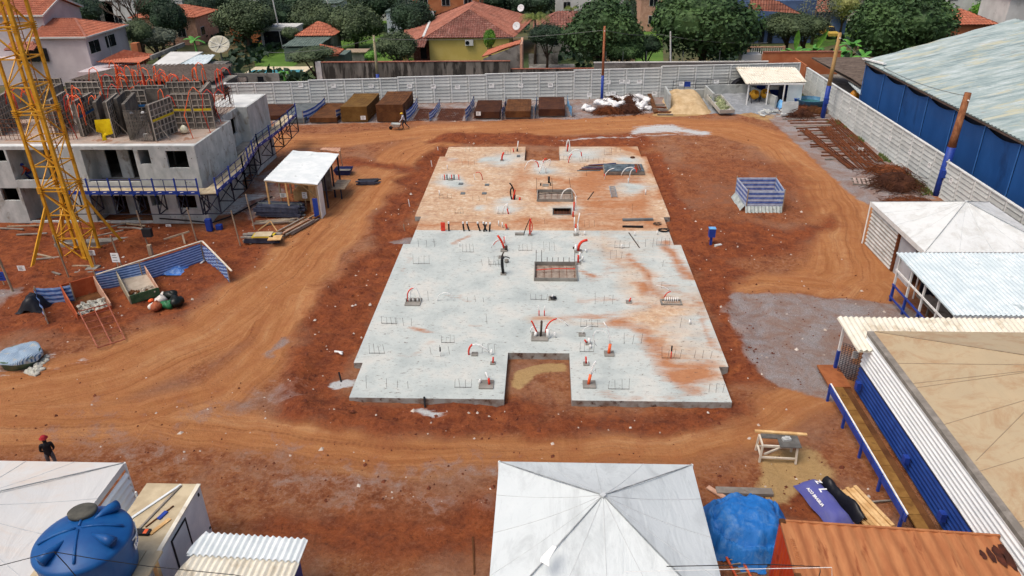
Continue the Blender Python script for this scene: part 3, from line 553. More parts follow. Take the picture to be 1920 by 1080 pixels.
FW = [((-34.46,53.12), (-34.77,56.09), BAND_B, 0, 'ribbed wall formwork with a blue band behind the crane mast'), ((-32.67,52.82), (-33.71,55.77), None, 1, 'smooth grey formwork sheet standing behind the yellow tarpaulin'),
      ((-30.23,52.25), (-31.35,56.05), None, 1, 'dark formwork wall beside the two helmeted workers'), ((-28.38,51.96), (-27.94,54.51), BAND_Y, 0, 'ribbed formwork with yellow band slanting right of the two workers'),
      ((-28.18,55.41), (-26.75,55.39), BAND_Y, 0, 'front facing ribbed formwork with a yellow band behind the white bucket'), ((-26.63,55.39), (-25.27,55.53), BAND_Y, 0, 'rightmost front facing ribbed formwork next to the running worker'),
      ((-34.51,57.36), (-32.85,57.34), None, 0, 'brown ribbed formwork between the yellow tarpaulin and the workers'), ((-38.56,56.13), (-39.01,59.41), None, 1, 'dark formwork wall seen through the crane mast'),
      ((-32.37,58.31), (-30.07,58.45), None, 0, 'ribbed formwork row behind the two workers'), ((-43,58.45), (-40.67,58.59), None, 1, 'dark formwork at the left end of the roof'),
      ((-30.43,59.64), (-27.72,59.77), None, 0, 'rear ribbed formwork under the orange conduit loops'), ((-38.85,59.76), (-36.22,59.89), None, 0, 'rear ribbed formwork behind the blue banded panel'),
      ((-31.94,52.82), (-32.64,55.76), None, 0, 'narrow ribbed formwork just right of the yellow tarpaulin'), ((-44.99,55.58), (-42.17,55.86), None, 0, 'ribbed formwork at the far left edge of the photo')]
FW += [((-36.51,53.42), (-37.11,56.43), None, 0, 'ribbed formwork directly behind the right legs of the crane mast'), ((-31.71,53.96), (-32.36,56.38), None, 1, 'slim dark formwork left of the two workers'), ((-36.79,57.71), (-34.9,57.85), None, 0, 'ribbed formwork above the blue banded panel'), ((-32.35,56.69), (-30.87,56.83), BAND_B, 0, 'ribbed formwork with blue band behind the left worker'), ((-31.02,57.31), (-29.27,57.45), None, 1, 'dark formwork between the slanted and the front facing panels'), ((-40.99,53.46), (-41.75,56.8), None, 0, 'ribbed formwork at the left behind the crane'), ((-26.25,56), (-27.03,59.59), None, 0, 'narrow ribbed formwork running back at the right end'), ((-37.48,62.25), (-32.87,62.37), None, 0, 'farthest long ribbed formwork across the roof'), ((-43.42,61.25), (-40.25,61.38), None, 0, 'far ribbed formwork at the left')]
for p, q, bd_, dk, lab in FW: _cur = lab; formwork(p, q, 2.6, bd_, dark=bool(dk))
# --- vertical rebar mesh rising from the roof
def rebar_mesh(label, p, q, z0, h, sx=.3, sz=.3, mat=None, r=.012):
    p, q = Vector((*p, z0)), Vector((*q, z0)); L = (q-p).length; b = B(); n = int(L/sx)
    for i in range(n+1): a = p.lerp(q, i/n); b.bar(a, a+Vector((rnd.uniform(-.05, .05), 0, h*rnd.uniform(.92, 1.06))), r*2)
    for j in range(1, int(h/sz)+1): b.bar(p+Vector((0, 0, j*sz)), q+Vector((0, 0, j*sz)), r*2)
    return tag(b.build('rebar_mesh', mat or RUST), label, 'rebar mesh')
rebar_mesh('upright rebar mesh at the right end of the roof beside the running worker', (-25.96,57.58), (-26.07,61.52), 5.9, 2.0)
rebar_mesh('tall rebar mesh behind the crane mast on the roof edge', (-36.16,52.29), (-34.3,52.28), 5.9, 2.3)
rebar_mesh('low rebar mesh standing at the left end of the roof', (-41.05,52.33), (-37.79,52.31), 5.9, 1.5)
rebar_mesh('rebar mesh in front of the two helmeted workers', (-30.22,51.98), (-28.48,51.83), 5.9, 2.2, .12, .1, FORMG)
rebar_mesh('rebar mesh near the right corner of the dusty roof', (-25.77,55.23), (-26.13,58.23), 5.9, 1.1, .2, .2)
# --- orange conduit loops above the walls
OC_PTS = [(-35.54,55,9.26), (-34.89,55,8.67), (-34.27,57,10.11), (-33.14,54,8.85), (-34.58,60,10.2), (-34.45,60,9.02), (-33.29,60,9.77), (-32.49,60,9.85), (-31.42,60,9.93), (-31.24,60,9.59), (-30.13,61,9.14), (-29.62,61,8.62), (-28.43,61,9.64), (-28.06,61,9.72), (-27.43,62,9.61), (-27.06,62,9.18), (-28.62,55,8.91), (-33.7,53,8.85), (-33.33,60,8.59), (-32.43,60,9.01), (-30.47,60,9.51), (-27.74,61,8.7), (-38.64,55,9.04), (-33.86,60,9.61), (-33.28,55,8.86), (-29.11,61,8.53), (-40.15,55,8.97), (-34.18,59,9.23), (-31.2,60,9.22), (-34.67,54,8.85), (-35.42,54,8.78), (-32,60,9.51)]
for i, (x, y, z) in enumerate(OC_PTS):
    n_ = rnd.choice([1, 2, 3]); t = T('conduit_loop', ('single', 'double', 'triple')[n_-1]+' orange conduit loop on the '+('front' if y < 56 else 'middle' if y < 60.5 else 'rear')+' formwork, '+('behind the crane mast' if x < -36.5 else 'above the yellow tarpaulin' if x < -33 else 'above the two helmeted workers' if x < -30.5 else 'towards the running worker'), 'conduit', (x, y, 5.9), 'orange conduit loops on the roof')
    for k in range(n_):
        dx = rnd.uniform(-1.3, 1.3); s_ = rnd.uniform(-.12, .12); zt = z-5.9+rnd.uniform(-.7, .15); h0 = max(1.4, zt-rnd.uniform(.5, 1.2))
        pts = [(s_, 0, h0-.9), (s_, 0, h0), (s_+dx*.1, .05, zt-.15), (s_+dx*.35, .1, zt+.05), (s_+dx*.7, .1, zt-.12), (s_+dx*.9, .05, zt-.5-rnd.random()*.5)]
        B().tube(pts, .036, 5).build('conduit', ORANGE if rnd.random() < .8 else REDP, t, True, local=True)
for k in range(5):   # long drooping conduits hanging down in front
    a = [(-25.69,53.5,9.31), (-34.58,52.6,9.1), (-32.52,55,9.25), (-24.94,54,9.04), (-25.4,57,8.37)][k]; bt = [(-25.75,52.5,5.98), (-34.53,52.6,7.4), (-32.27,54,7.58), (-25.06,54,6.88), (-25.43,57,6.51)][k]
    tag(B().tube([(bt[0], bt[1], 5.9), (bt[0]-.3, bt[1], (a[2]+5.9)/2), (a[0]-.1, a[1], a[2]-.2), (a[0]+.25, a[1], a[2]+.1), (a[0]+.6, a[1], a[2]-.25), (a[0]+.65, a[1], a[2]-.7)], .03, 5).build('conduit', REDP if k else ORANGE, None, True), ['tall orange conduit hooked over in front of the yellow banded formwork', 'red conduit drooping beside the crane mast', 'red conduit hanging by the brown formwork', 'red conduit along the edge of the rightmost formwork', 'red conduit bending beside the running worker'][k], 'conduit')
BLP = M('black_coil', H('16161c'), s=3, rough=.4)
tag(B().tube([((-34.62,54,9.71)[0]+.45*math.cos(a/8*6.283), 54+.2*math.sin(a/8*6.283), 8.4+.35*math.sin(a/8*6.283)) for a in range(9)], .07, 6).build('coiled_hose', BLP, None, True), 'coil of black hose hung on top of the leftmost orange conduit', 'hose')
# yellow tarpaulin
def cloth(name, label, cat, c, sx, sy, mat, base=0., amp=.15, n=18, hf=None, group=None, z=0., rz=0., seed=1, mats=None):
    b = B(); xs = np.linspace(-sx/2, sx/2, n); ys = np.linspace(-sy/2, sy/2, n); XX, YY = np.meshgrid(xs, ys); nz = (fbm(XX*1., YY*1., 1.6, seed, 4)-.5)*amp*2
    hh = nz+(hf(XX/(sx/2), YY/(sy/2)) if hf else 0); b.v = [(x, y, max(.01, h)) for x, y, h in zip(XX.ravel(), YY.ravel(), hh.ravel())]
    for j in range(n-1):
        for i in range(n-1): k = j*n+i; b.f.append((k, k+1, k+n+1, k+n)); b.mi.append(0)
    o = b.build(name, mat, None, True, (c[0], c[1], z)); o.rotation_euler.z = rz; return tag(o, label, cat, group)
YTARP = M('yellow_tarpaulin', H('f2d414'), H('e0bd0c'), s=2, rough=.5)
b = B(); q0 = [(-31.67,51,7.77), (-30.66,51,7.8), (-30.58,51,6.81), (-30.93,51,6.65), (-31.24,51,6.65), (-31.23,51,6.27), (-31.5,51,6.27), (-31.52,51,6.77), (-31.75,51,6.93)]
cx = sum(p[0] for p in q0)/9; cz = sum(p[2] for p in q0)/9; b.v = [(cx, 50.9, cz)]
for k in (1., .55):
    for i, p in enumerate(q0): b.v.append((cx+(p[0]-cx)*k, 50.75+(.15 if i % 2 else -.05)*k, cz+(p[2]-cz)*k))
for i in range(9): j = (i+1) % 9; b.f += [(1+i, 1+j, 10+j, 10+i), (10+i, 10+j, 0)]; b.mi += [0, 0]
tag(b.build('tarpaulin', YTARP, None, True), 'bright yellow tarpaulin hung over the front edge of the roof', 'tarpaulin')
tag(B().lathe([(.13, 0), (.17, .4), (.18, .42), (.16, .42), (.12, .05)], 14).build('bucket', WHITEP, None, True, (*(-29.15,52.24), 5.9)), 'white bucket at the roof edge below the two helmeted workers', 'bucket')
tag(B().lathe([(.02, 0), (.25, .1), (.28, .4), (.1, .6), (.02, .62)], 10).build('cement_bag', M('cream_bag', H('e0dbb8'), H('f2efd8'), H('c9b040'), s=6, cs=1, cl=.6), None, True, (*(-27.02,53.92), 5.9)), 'cream and yellow bag slumped on the roof in front of the ribbed formwork', 'bag')

# ================================================================ BLUE SCAFFOLD WALKWAY
def walkway(label, pts, z, wd=1.15, posts=1.45, brackets=True):
    t = T('scaffold_walkway', label, 'scaffold', (*pts[0], 0)); 
    for a, c in zip(pts, pts[1:]):
        p, q = Vector((*a, z)), Vector((*c, z)); L = (q-p).length; d_ = (q-p)/L; n_ = Vector((-d_.y, d_.x, 0)); k = max(1, int(L/posts))
        for j in range(4):
            o_ = n_*(wd*(j+.5)/4); B().bar(p+o_-d_*.0, q+o_, wd/4-.02, .04).build('plank', PLY, t)
        b = B(); b.bar(p+Vector((0, 0, .08)), q+Vector((0, 0, .08)), .04, .26); b.build('toe_board', BLUE, t)
        b = B()
        for i in range(k*2): s_ = p+d_*(L*(i+.5)/(k*2)); b.bar(s_-d_*.14-n_*.03+Vector((0, 0, .1)), s_+d_*.1-n_*.03+Vector((0, 0, .13)), .012, .05)
        b.build('white_mark', SIGNW, t)
        for hh in (.55, 1.05): B().tube([p+Vector((0, 0, hh)), q+Vector((0, 0, hh))], .028, 6).build('rail', DBLUE, t)
        for i in range(k+1):
            s_ = p+d_*(L*i/k); B().bar(s_-Vector((0, 0, .25)), s_+Vector((0, 0, 1.15)), .09).build('post', BLUE, t)
            if i < k: m_ = s_+d_*(L/k/2); B().bar(m_, m_+Vector((0, 0, 1.05)), .045).build('stanchion', DBLUE, t)
        if brackets:
            for i in range(k+1):
                s_ = p+d_*(L*i/k); i_ = s_+n_*wd*1.0; dn = Vector((0, 0, -1.65)); b = B()
                b.bar(s_-Vector((0, 0, .12)), i_-Vector((0, 0, .12)), .09); b.bar(i_-Vector((0, 0, .1)), i_+dn, .08); b.bar(s_-Vector((0, 0, .15)), s_+dn*.95, .09)
                b.bar(s_+dn*.95, i_+dn*.95, .06); b.bar(s_-Vector((0, 0, .2)), i_+dn, .06); b.bar(i_-Vector((0, 0, .2)), s_+dn*.9, .05); b.build('bracket', BLACKST, t)
                if i < k: b = B(); e_ = s_+d_*(L/k); b.bar(s_+dn*.95, e_+dn*.95, .05); b.build('tie_bar', BLACKST, t)
    return t
walkway('blue railed scaffold walkway along the front of the unfinished building', [(-34.2, 49.25), (-24.6, 49.25)], 2.82)
walkway('blue railed scaffold walkway running back along the side of the unfinished building', [(-23.35, 49.4), (-23.35, 54.6), (-24.3, 60.6), (-24.0, 66.), (-24.2, 71.2)], 2.82, posts=1.9)
b = B(); b.slab3([(-24.6, 49.25, 2.82), (-23.35, 49.4, 2.82), (-23.35, 50.5, 2.82), (-24.6, 50.5, 2.82)], .05); tag(b.build('corner_deck', PLY), 'plywood corner deck joining the two blue walkways', 'deck')

# ================================================================ TOWER CRANE MAST
crane = T('tower_crane', 'yellow lattice tower crane mast braced by splayed struts in front of the unfinished building', 'crane', (-31.48, 44.85, 0))
CX0, CX1, CY0, CY1, CT = -32.28, -30.68, 43.98, 45.68, 24.6
cor = [(CX0, CY0), (CX1, CY0), (CX1, CY1), (CX0, CY1)]
for i, (x, y) in enumerate(cor): B().bar((x, y, -.5), (x, y, CT), .22 if i == 1 else .17).build('leg', YEL, crane)
MOD = 1.64; nm = int(CT/MOD)
for f in range(4):
    (xa, ya), (xb, yb) = cor[f], cor[(f+1) % 4]
    for j in range(nm+1):
        z = j*MOD
        B().bar((xa, ya, z), (xb, yb, z), .075).build('cross_bar', YEL, crane)
        if j % 3 == 0: B().bar((xa, ya, z+.2), (xb, yb, z+.2), .075).build('cross_bar', YEL, crane)
        if j < nm:
            if (j+f) % 2: B().bar((xa, ya, z+.03), (xb, yb, z+MOD-.03), .065).build('diagonal', YEL, crane)
            else: B().bar((xb, yb, z+.03), (xa, ya, z+MOD-.03), .065).build('diagonal', YEL, crane)
for j in range(0, nm+1, 3):
    for i, (x, y) in enumerate(cor):
        b = B()
        for dz in (-.12, .0, .12, .24): b.cbox((x, y, j*MOD+.02+dz), (.30, .30, .055))
        b.build('splice_plate', YEL, crane)
    B().bar((*cor[0], j*MOD+.1), (*cor[2], j*MOD+.1), .07).build('inner_brace', YEL, crane)
b = B()                                           # ladder inside the mast
for s_ in (-.2, .2): b.bar((-31.5+s_, 45.4, 0), (-31.5+s_, 45.4, CT), .04)
for i in range(int(CT/.3)): b.bar((-31.7, 45.4, i*.3), (-31.3, 45.4, i*.3), .025)
b.build('ladder', YELD, crane)
for (x, y), ft in zip(cor, [(-33.52,42.43), (-29.66,42.96), (-29.54,46.83), (-34.2, 47.2)]): B().bar((x, y, 3.85), (*ft, -.05), .17).build('strut', YEL, crane)
for ft in [(-33.52,42.43), (-29.66,42.96), (-29.54,46.83)]: B().box(ft[0]-.35, ft[1]-.35, -.3, ft[0]+.35, ft[1]+.35, .04).build('footing', CONCD, crane)
B().box(-33.2, 43.3, -.6, -29.9, 46.6, -.12).build('base_block', CONCD, crane)

# ================================================================ MESH STACKS ALONG THE BACK WALL
MESHB = M('rusty_mesh', H('55341c'), H('6d4626'), H('40240f'), s=1.2, rough=.95, st=(1, 1, 1), bump=.9, bs=60); MESHD = M('dark_rusty_mesh', H('43261a'), H('56331f'), H('2e1a12'), s=1.2, rough=.95, bump=.9, bs=60)
MESHO = M('ochre_rusty_mesh', H('66481f'), H('7a5a2b'), H('4d3214'), s=1., rough=.95, bump=.9, bs=60); GREYT = M('dark_grey_sheet', H('5b6163'), H('6d7374'), H('474c4e'), s=1.5, rough=.7)
def stack(label, x0, y0, x1, y1, z0, z1, mat, shear=0., layers=8, ribs=False, name='mesh_stack'):
    """stack of sheets: layered sides, sagging top"""
    t = T(name, label, 'stack', ((x0+x1)/2, (y0+y1)/2, 0)); lh = (z1-z0)/layers; L0 = None
    for i in range(layers):
        b = B(); n = 8
        for j in range(n):
            ya, yb = y0+(y1-y0)*j/n, y0+(y1-y0)*(j+1)/n; s0, s1 = [shear*((k/n)) for k in (j, j+1)]; sg = lambda k: -.10*math.sin(math.pi*k/n)*(i+1)/layers
            e = rnd.uniform(-.02, .02)
            vs = []
            for (yy, ss, g_) in ((ya, s0, sg(j)), (yb, s1, sg(j+1))):
                for xx in (x0+ss+e, x1+ss+e):
                    for zz in (z0+i*lh+.012, z0+(i+1)*lh): vs.append((xx, yy, zz+g_))
            b.add(vs, [(0, 4, 6, 2), (1, 3, 7, 5), (0, 1, 5, 4), (2, 6, 7, 3), (0, 2, 3, 1), (4, 5, 7, 6)])
        b.build('sheet', mat, t)
    b = B()                                      # wire grid standing proud of the top sheet
    nx = int((x1-x0)/(.12 if ribs else .3))
    for k in range(nx+1):
        xx = x0+(x1-x0)*k/nx
        b.tube([(xx+shear*q/4, y0+(y1-y0)*q/4, z1+.015-.10*math.sin(math.pi*q/4)) for q in range(5)], .022 if ribs else .010, 4)
    o = b.build('wires', mat, t); o['kind'] = 'stuff'
    b = B()
    for yy in (y0+.25, (y0+y1)/2, y1-.3): b.box(x0+.1, yy-.06, 0, x1-.1, yy+.06, z0+.01)
    b.build('bearer', WOODG, t)
    return t
stack('low rusty mesh stack at the far left end behind the blue scaffold', -32.2, 80., -28.9, 85.2, .1, .55, MESHD, layers=3)
stack('dark grey sheet stack between the rusty stacks and the scaffold walkway', -28.6, 78.6, -25.9, 85.4, .1, .6, GREYT, layers=4)
stack('low rusty brown mesh stack just left of the two tall stacks', -25.4, 78.7, -22.4, 85.3, .12, .62, MESHB, layers=5)
stack('tall ochre brown mesh stack with a white notice on its front', -21.95, 78.9, -19.1, 85.2, .12, 1.75, MESHO, shear=.1, layers=10)
stack('tall dark brown mesh stack beside the wheelbarrow worker', -18.1, 78.9, -15.2, 85.2, .12, 1.95, MESHB, shear=.1, layers=10)
stack('ribbed dark brown mesh stack with a white notice at its lower left corner', -7.7, 80.05, -4.95, 85.4, .15, .85, MESHD, layers=5, ribs=True)
stack('medium brown mesh stack in the middle of the right hand three', -4.35, 80.3, -1.6, 85.9, .15, .85, MESHB, layers=5)
stack('dark brown mesh stack at the right end of the row', -.75, 80.95, 2.15, 86.6, .15, .9, MESHD, layers=5)
notice('stack_notice', 'white notice on the front of the tall ochre mesh stack', *(-19.56,78.85,0.56), .55, .42)
notice('stack_notice', 'white notice at the corner of the ribbed dark mesh stack', *(-7.22,79.95,0.69), .5, .42)
# blue and white striped netting screens between the stacks
STW = M('white_stripe', H('c9d4e4'), H('e2e8f0'), s=4, rough=.6); STB = M('blue_stripe', H('3558a8'), H('4c6fbf'), s=4, rough=.6); NETB = M('blue_net', H('5d9bd0'), H('7fb6e0'), s=3, rough=.7)
def striped_screen(name, label, pts, z0, h, n=7, sag=.05, cat='screen', poles=True, z1=None, mats=None, wav=0):
    t = T(name, label, cat, (*pts[0], 0))
    for i in range(n):
        b = B(); m_ = (mats or (STW, STB))[i % 2]; f = 12
        for a, c in zip(pts, pts[1:]):
            for k in range(f):
                q = []
                for u in (k/f, (k+1)/f):
                    x = a[0]+(c[0]-a[0])*u; y = a[1]+(c[1]-a[1])*u; dz = -sag*4*u*(1-u); o_ = .03*math.sin(u*19+i)
                    for zz in (z0+h*i/n, z0+h*(i+1)/n): q.append((x+o_, y+o_, zz+dz))
                b.add(q, [(0, 2, 3, 1)])
        b.build('band', m_, t, True)
    if poles:
        for p in pts: B().bar((*p, -.1), (*p, z0+h+.1), .05).build('stake', WOODP, t)
    return t
for lab, (a, c), h in (('striped blue and white screen left of the low brown stack', ((-26.0, 78.6), (-25.3, 85.)), 1.25), ('striped blue and white screen left of the tall ochre stack', ((-22.5, 78.9), (-21.9, 85.)), 1.3),
                       ('striped blue and white screen behind the wheelbarrow worker', ((-15.0, 79.4), (-14.7, 85.5)), 1.1), ('loose striped screen over the first empty bay', ((-12.5, 79.2), (-12.1, 85.5)), .9), ('loose striped screen left of the ribbed dark stack', ((-8.6, 79.3), (-8.2, 86.0)), 1.2), ('thin striped screen between the ribbed and medium stacks', ((-4.75, 80.0), (-4.5, 86.)), 1.0)):
    striped_screen('striped_screen', lab, [a, c], .08, h, 6, .25)
striped_screen('net_screen', 'light blue net screen left of the rightmost brown stack', [(-1.2, 80.4), (-1.0, 86.5)], .05, 1.2, 3, .5, mats=(NETB, NETB))
striped_screen('net_screen', 'light blue net screen right of the rightmost brown stack', [(2.9, 81.), (2.5, 86.6)], .05, 1.2, 3, .5, mats=(NETB, NETB))
# empty bays with a few rusty sheets on bare soil
for lab, x0, x1 in (('flat rusty sheet lying in the first empty bay', -14.4, -12.4), ('flat rusty sheet lying in the second empty bay', -11.9, -9.)):
    t = T('mesh_sheet', lab, 'mesh', (x0, 79.5, 0)); b = B()
    for k in range(int((x1-x0)/.2)): b.bar((x0+k*.2, 79.6, .04), (x0+k*.2+.1, 85., .04), .02)
    for k in range(26): b.bar((x0, 79.6+k*.2, .055), (x1, 79.6+k*.2, .055), .02)
    b.build('wires', MESHD, t); B().box(x0, 79.6, -.1, x1, 85, .02).build('soil_bed', M('bay_soil_%d' % int(-x0), H('6a4032'), H('85533e'), s=2, bump=.6), t)

# ---- white sacks, rusty tangles, sand and gravel bays
SACK = M('white_sack', H('dedcda'), H('f0efee'), H('b9aca2'), s=3, rough=.8, cs=1.5, cl=.6)
def blobmesh(seed, n=10, rough=.35, flat=.7):
    b = B(); rs = random.Random(seed); ph = [rs.uniform(0, 6.28) for _ in range(8)]; prof = 7
    vs = []; fs = []
    for i in range(prof+1):
        th = math.pi*i/prof
        for k in range(n):
            a = 2*math.pi*k/n; r = 1+rough*(.5*math.sin(2*a+ph[0]+th)+.4*math.sin(3*a+ph[1]-2*th)+.3*math.sin(5*a+ph[2]+3*th))
            vs.append((r*math.sin(th)*math.cos(a), r*math.sin(th)*math.sin(a), flat*r*math.cos(th)))
    for i in range(prof):
        for k in range(n): fs.append((i*n+k, (i+1)*n+k, (i+1)*n+(k+1) % n, i*n+(k+1) % n))
    return b.add(vs, fs)
sacks = [blobmesh(s, 9, .55, .6).build('sack', SACK, None, True, (0, -500-s, 0)) for s in range(4)]; SKP = []
xs_ = [(4.55,84.42), (5.03,83.21), (5.79,85.14), (6.31,86.63), (6.75,84.14), (7.28,84.87), (7.82,86.35), (8.15,84.36), (8.78,86.08), (9.33,88.13), (9.24,84.59), (9.92,86.57), (10.03,84.09), (10.57,85.8), (10.89,84.32), (11.6,86.29), (10.94,88.1), (10.31,89.17), (11.44,88.09), (9.78,90.26), (7.43,87.64), (8.63,88.67), (10.57,83.61), (11.46,84.07), (10.37,87.33), (7.73,83.65), (6.83,86.12), (11.27,85.54)]
for i, (x, y) in enumerate(xs_):
    o = sacks[i % 4] if i < 4 else inst(sacks[i % 4]); s_ = rnd.uniform(.42, .62); o.location = (x, y, s_*.4+rnd.choice([0, 0, .3])); o.scale = (s_, s_*.85, s_*.8); o.rotation_euler = (rnd.uniform(-.4, .4), rnd.uniform(-.4, .4), rnd.uniform(0, 6))
    tag(o, 'crumpled white sack in the heap under the slim brown pole', 'sack', 'white sacks heaped beside the slim pole')
    if i in (0, 1): o['label'] = ['crumpled white sack lying alone at the left of the heap', 'white sack just in front of the lone left sack'][i]; del o['group']
def tangle(name, label, c, rx, ry, h, n, mat, r=.02, seed=1, z=0):
    t = T(name, label, 'rebar heap', (c[0], c[1], z)); rs = random.Random(seed); b = B()
    for i in range(n):
        a = rs.uniform(0, 6.28); k = rs.random()**.5; x, y = k*rx*math.cos(a), k*ry*math.sin(a); zz = h*(1-k*k)*rs.random()+.04; l = rs.uniform(.3, 1.)*min(rx, 1.2); an = rs.uniform(0, 3.14)
        b.tube([(x-l*math.cos(an), y-l*math.sin(an), max(.02, zz-.2*rs.random())), (x, y, zz+rs.uniform(0, .25)), (x+l*math.cos(an+.5), y+l*math.sin(an+.5), max(.02, zz-.25*rs.random()))], r, 4)
    o = b.build('bent_bars', mat, t, local=True); o['kind'] = 'stuff'
    blobmesh(seed, 12, .3, 1).build('core', mat, t, True, local=True).scale = (rx*.72, ry*.72, h*.75)
    return t
tangle('rebar_heap', 'brown heap of bent bars in front of the white sacks on the left', (6.95,82.71), 1.6, 1.1, .9, 160, RUST, seed=2)
tangle('rebar_heap', 'dark brown heap of bent bars in front of the white sacks on the right', (9.22,83.15), 1.5, 1.2, 1.1, 160, MESHD, seed=3)
tangle('rebar_heap', 'upper dark heap of bent bars among the white sacks', (9.68,86.57), .9, .9, 1.2, 90, MESHD, seed=4)
tangle('rebar_heap', 'small maroon heap of bars behind the white sacks', (7.72,88.16), 1.2, .7, .8, 70, MESHD, seed=5)
t = T('steel_beam', 'rusty flat beam leaning from the wall between the sacks and the sand', 'beam', (*(12.31,82.4), 0)); B().slab3([(*(11.96,82.41), .1), (*(12.46,82.63), .1), (*(12.64,91.31), .5), (*(12.19,91.32), .5)], .12).build('beam', MESHB, t)
for k in range(5): tag(B().cbox((12.9+rnd.uniform(-.2, .2), 81.6+k*1.1, .1), (1.7, .16, .14), rnd.uniform(-.2, .2)).build('beam', RUST if k % 2 else WOODG), 'short loose beam lying left of the sand bay', 'beam', 'short beams left of the sand bay')
BLOCK = M('bay_block_wall', H('9b9f9c'), H('b2b5b1'), H('7c7d79'), s=1.3, rough=.95)
def bwall(name, label, a, c, h, th=.22): return tag(B().bar((*a, h/2-.1), (*c, h/2-.1), th, h+.2).build(name, BLOCK), label, 'wall')
bwall('bay_wall', 'block wall on the left side of the sand bay', (13.8, 83.6), (13.9, 88.2), 1.75); bwall('bay_wall', 'block wall between the sand and the grey gravel', (18.7, 84.3), (18.55, 88.4), 1.75)
bwall('bay_wall', 'low back wall of the sand bay', (14.1, 88.4), (18.45, 88.6), 1.25); bwall('bay_wall', 'low back wall of the gravel bay', (18.6, 88.7), (24.0, 89.1), 1.7); bwall('bay_wall', 'block wall on the right side of the gravel bay', (24.1, 89.1), (25.6, 84.2), 1.4)
SANDM = M('heaped_sand', H('b59a72'), H('c9b08a'), H('a1845c'), s=1.5, rough=.95, bump=.5, bs=12); GRM = M('grey_grit', H('83878b'), H('969a9e'), H('74777a'), s=2, rough=.95, bump=.6, bs=40)
def heap(name, label, cat, x0, x1, y0, y1, hf, mat, n=50):
    b = B(); XX, YY = np.meshgrid(np.linspace(x0, x1, n), np.linspace(y0, y1, n)); U = (XX-x0)/(x1-x0)*2-1; V = (YY-y0)/(y1-y0)*2-1
    hh = hf(U, V)+(fbm(XX, YY, 1.5, 44)-.5)*.22-.03; b.v = list(zip(XX.ravel(), YY.ravel(), hh.ravel()))
    for j in range(n-1):
        for i in range(n-1): k = j*n+i; b.f.append((k, k+1, k+n+1, k+n)); b.mi.append(0)
    o = b.build(name, mat, None, True); o['kind'] = 'stuff'; o['label'] = label; return o
heap('sand_pile', 'heap of tan sand in the bay', 'sand', 12.3, 19.8, 81.5, 88.3, lambda U, V: np.clip(1.5*(1-np.abs((U+.02)/.62)**3.2)*np.clip((V+.85)*1.0, 0, 1)**.8, -.2, 1.35)*np.where(np.abs(U+.02) < .6, 1, .3)-np.clip(-V-.55, 0, 1)*.3, SANDM)
heap('gravel_pile', 'grey grit spread in the right hand bay', 'gravel', 17.9, 26.4, 81.0, 88.9, lambda U, V: np.clip(.75*(V+.85)*.55*(1-np.abs((U-.0)/.98)**5), -.2, 1.2), GRM)
t = T('mixing_tray', 'long grey tray full of greenish rubble resting on the grit', 'tray', (*(19.32,83.44), .62), rz=.12); t.rotation_euler.x = .12
b = B(); b.box(-.75, -2.3, 0, .75, 2.3, .08); b.box(-.83, -2.38, 0, -.755, 2.38, .4); b.box(.755, -2.38, 0, .83, 2.38, .4); b.box(-.75, -2.38, 0, .75, -2.305, .4); b.box(-.75, 2.305, 0, .75, 2.38, .4); b.build('tray', M('tray_grey', H('a5a39a'), H('bcbab0'), s=2), t, local=True)
GRB = M('greenish_rubble', H('6f7a52'), H('a9ab86'), H('3f4a33'), s=3, rough=.95)
for k in range(16): o = blobmesh(60+k % 4, 7, .5, .6).build('rubble', GRB, t, False, local=True); o.location = (rnd.uniform(-.45, .45), rnd.uniform(-2, 2), .25); o.scale = (rnd.uniform(.25, .42),)*3; o.rotation_euler.z = rnd.uniform(0, 6)
t = T('rebar_rack', 'long thin steel rack behind the sand bay', 'rack', (16, 89.3, 0)); b = B(); b.bar((15, 89.6, 2.0), (21.7, 90.2, 2.1), .05); b.bar((15, 89.6, 1.5), (21.7, 90.2, 1.6), .05); [b.bar((15+i*1.34, 89.6+i*.12, 0), (15+i*1.34, 89.6+i*.12, 2.05), .05) for i in range(6)]; b.build('frame', BLACKST, t)
b = B(); 
for k in range(7): b.lathe([(1.15-.02*k, 0), (1.3-.03*k, .05), (1.15-.02*k, .1), (1.0, .05)], 22, (0, 0, k*.1))
o = tag(b.build('hose_coil', BLP, None, True, (22.9, 89.7, 1.0)), 'large coil of black pipe standing behind the gravel bay', 'pipe coil'); o.rotation_euler = (R(78), 0, 0)
notice('site_notice', 'white notice behind the sand bay', *(15.91,89.2,1.77), .6, .45, rows=2); notice('site_notice', 'dark blue plate behind the sand bay', *(16.6,89.2,1.71), .7, .6, mat=BLUE, rows=1); notice('site_notice', 'white notice in front of the black pipe coil', *(19.9,89.2,1.99), .6, .45, rows=2)
for p, l in (((5.1,87.5,0.91), 'white notice at the wall left of the slim brown pole'), ((7.25,87.5,1.02), 'white notice over the white sacks just right of the pole'), ((7.86,87.5,1.08), 'second white notice over the white sacks'), ((12.66,88,0.94), 'white notice over the loose beams left of the sand')): notice('site_notice', l, *p, .55, .45, rows=2, post=1)

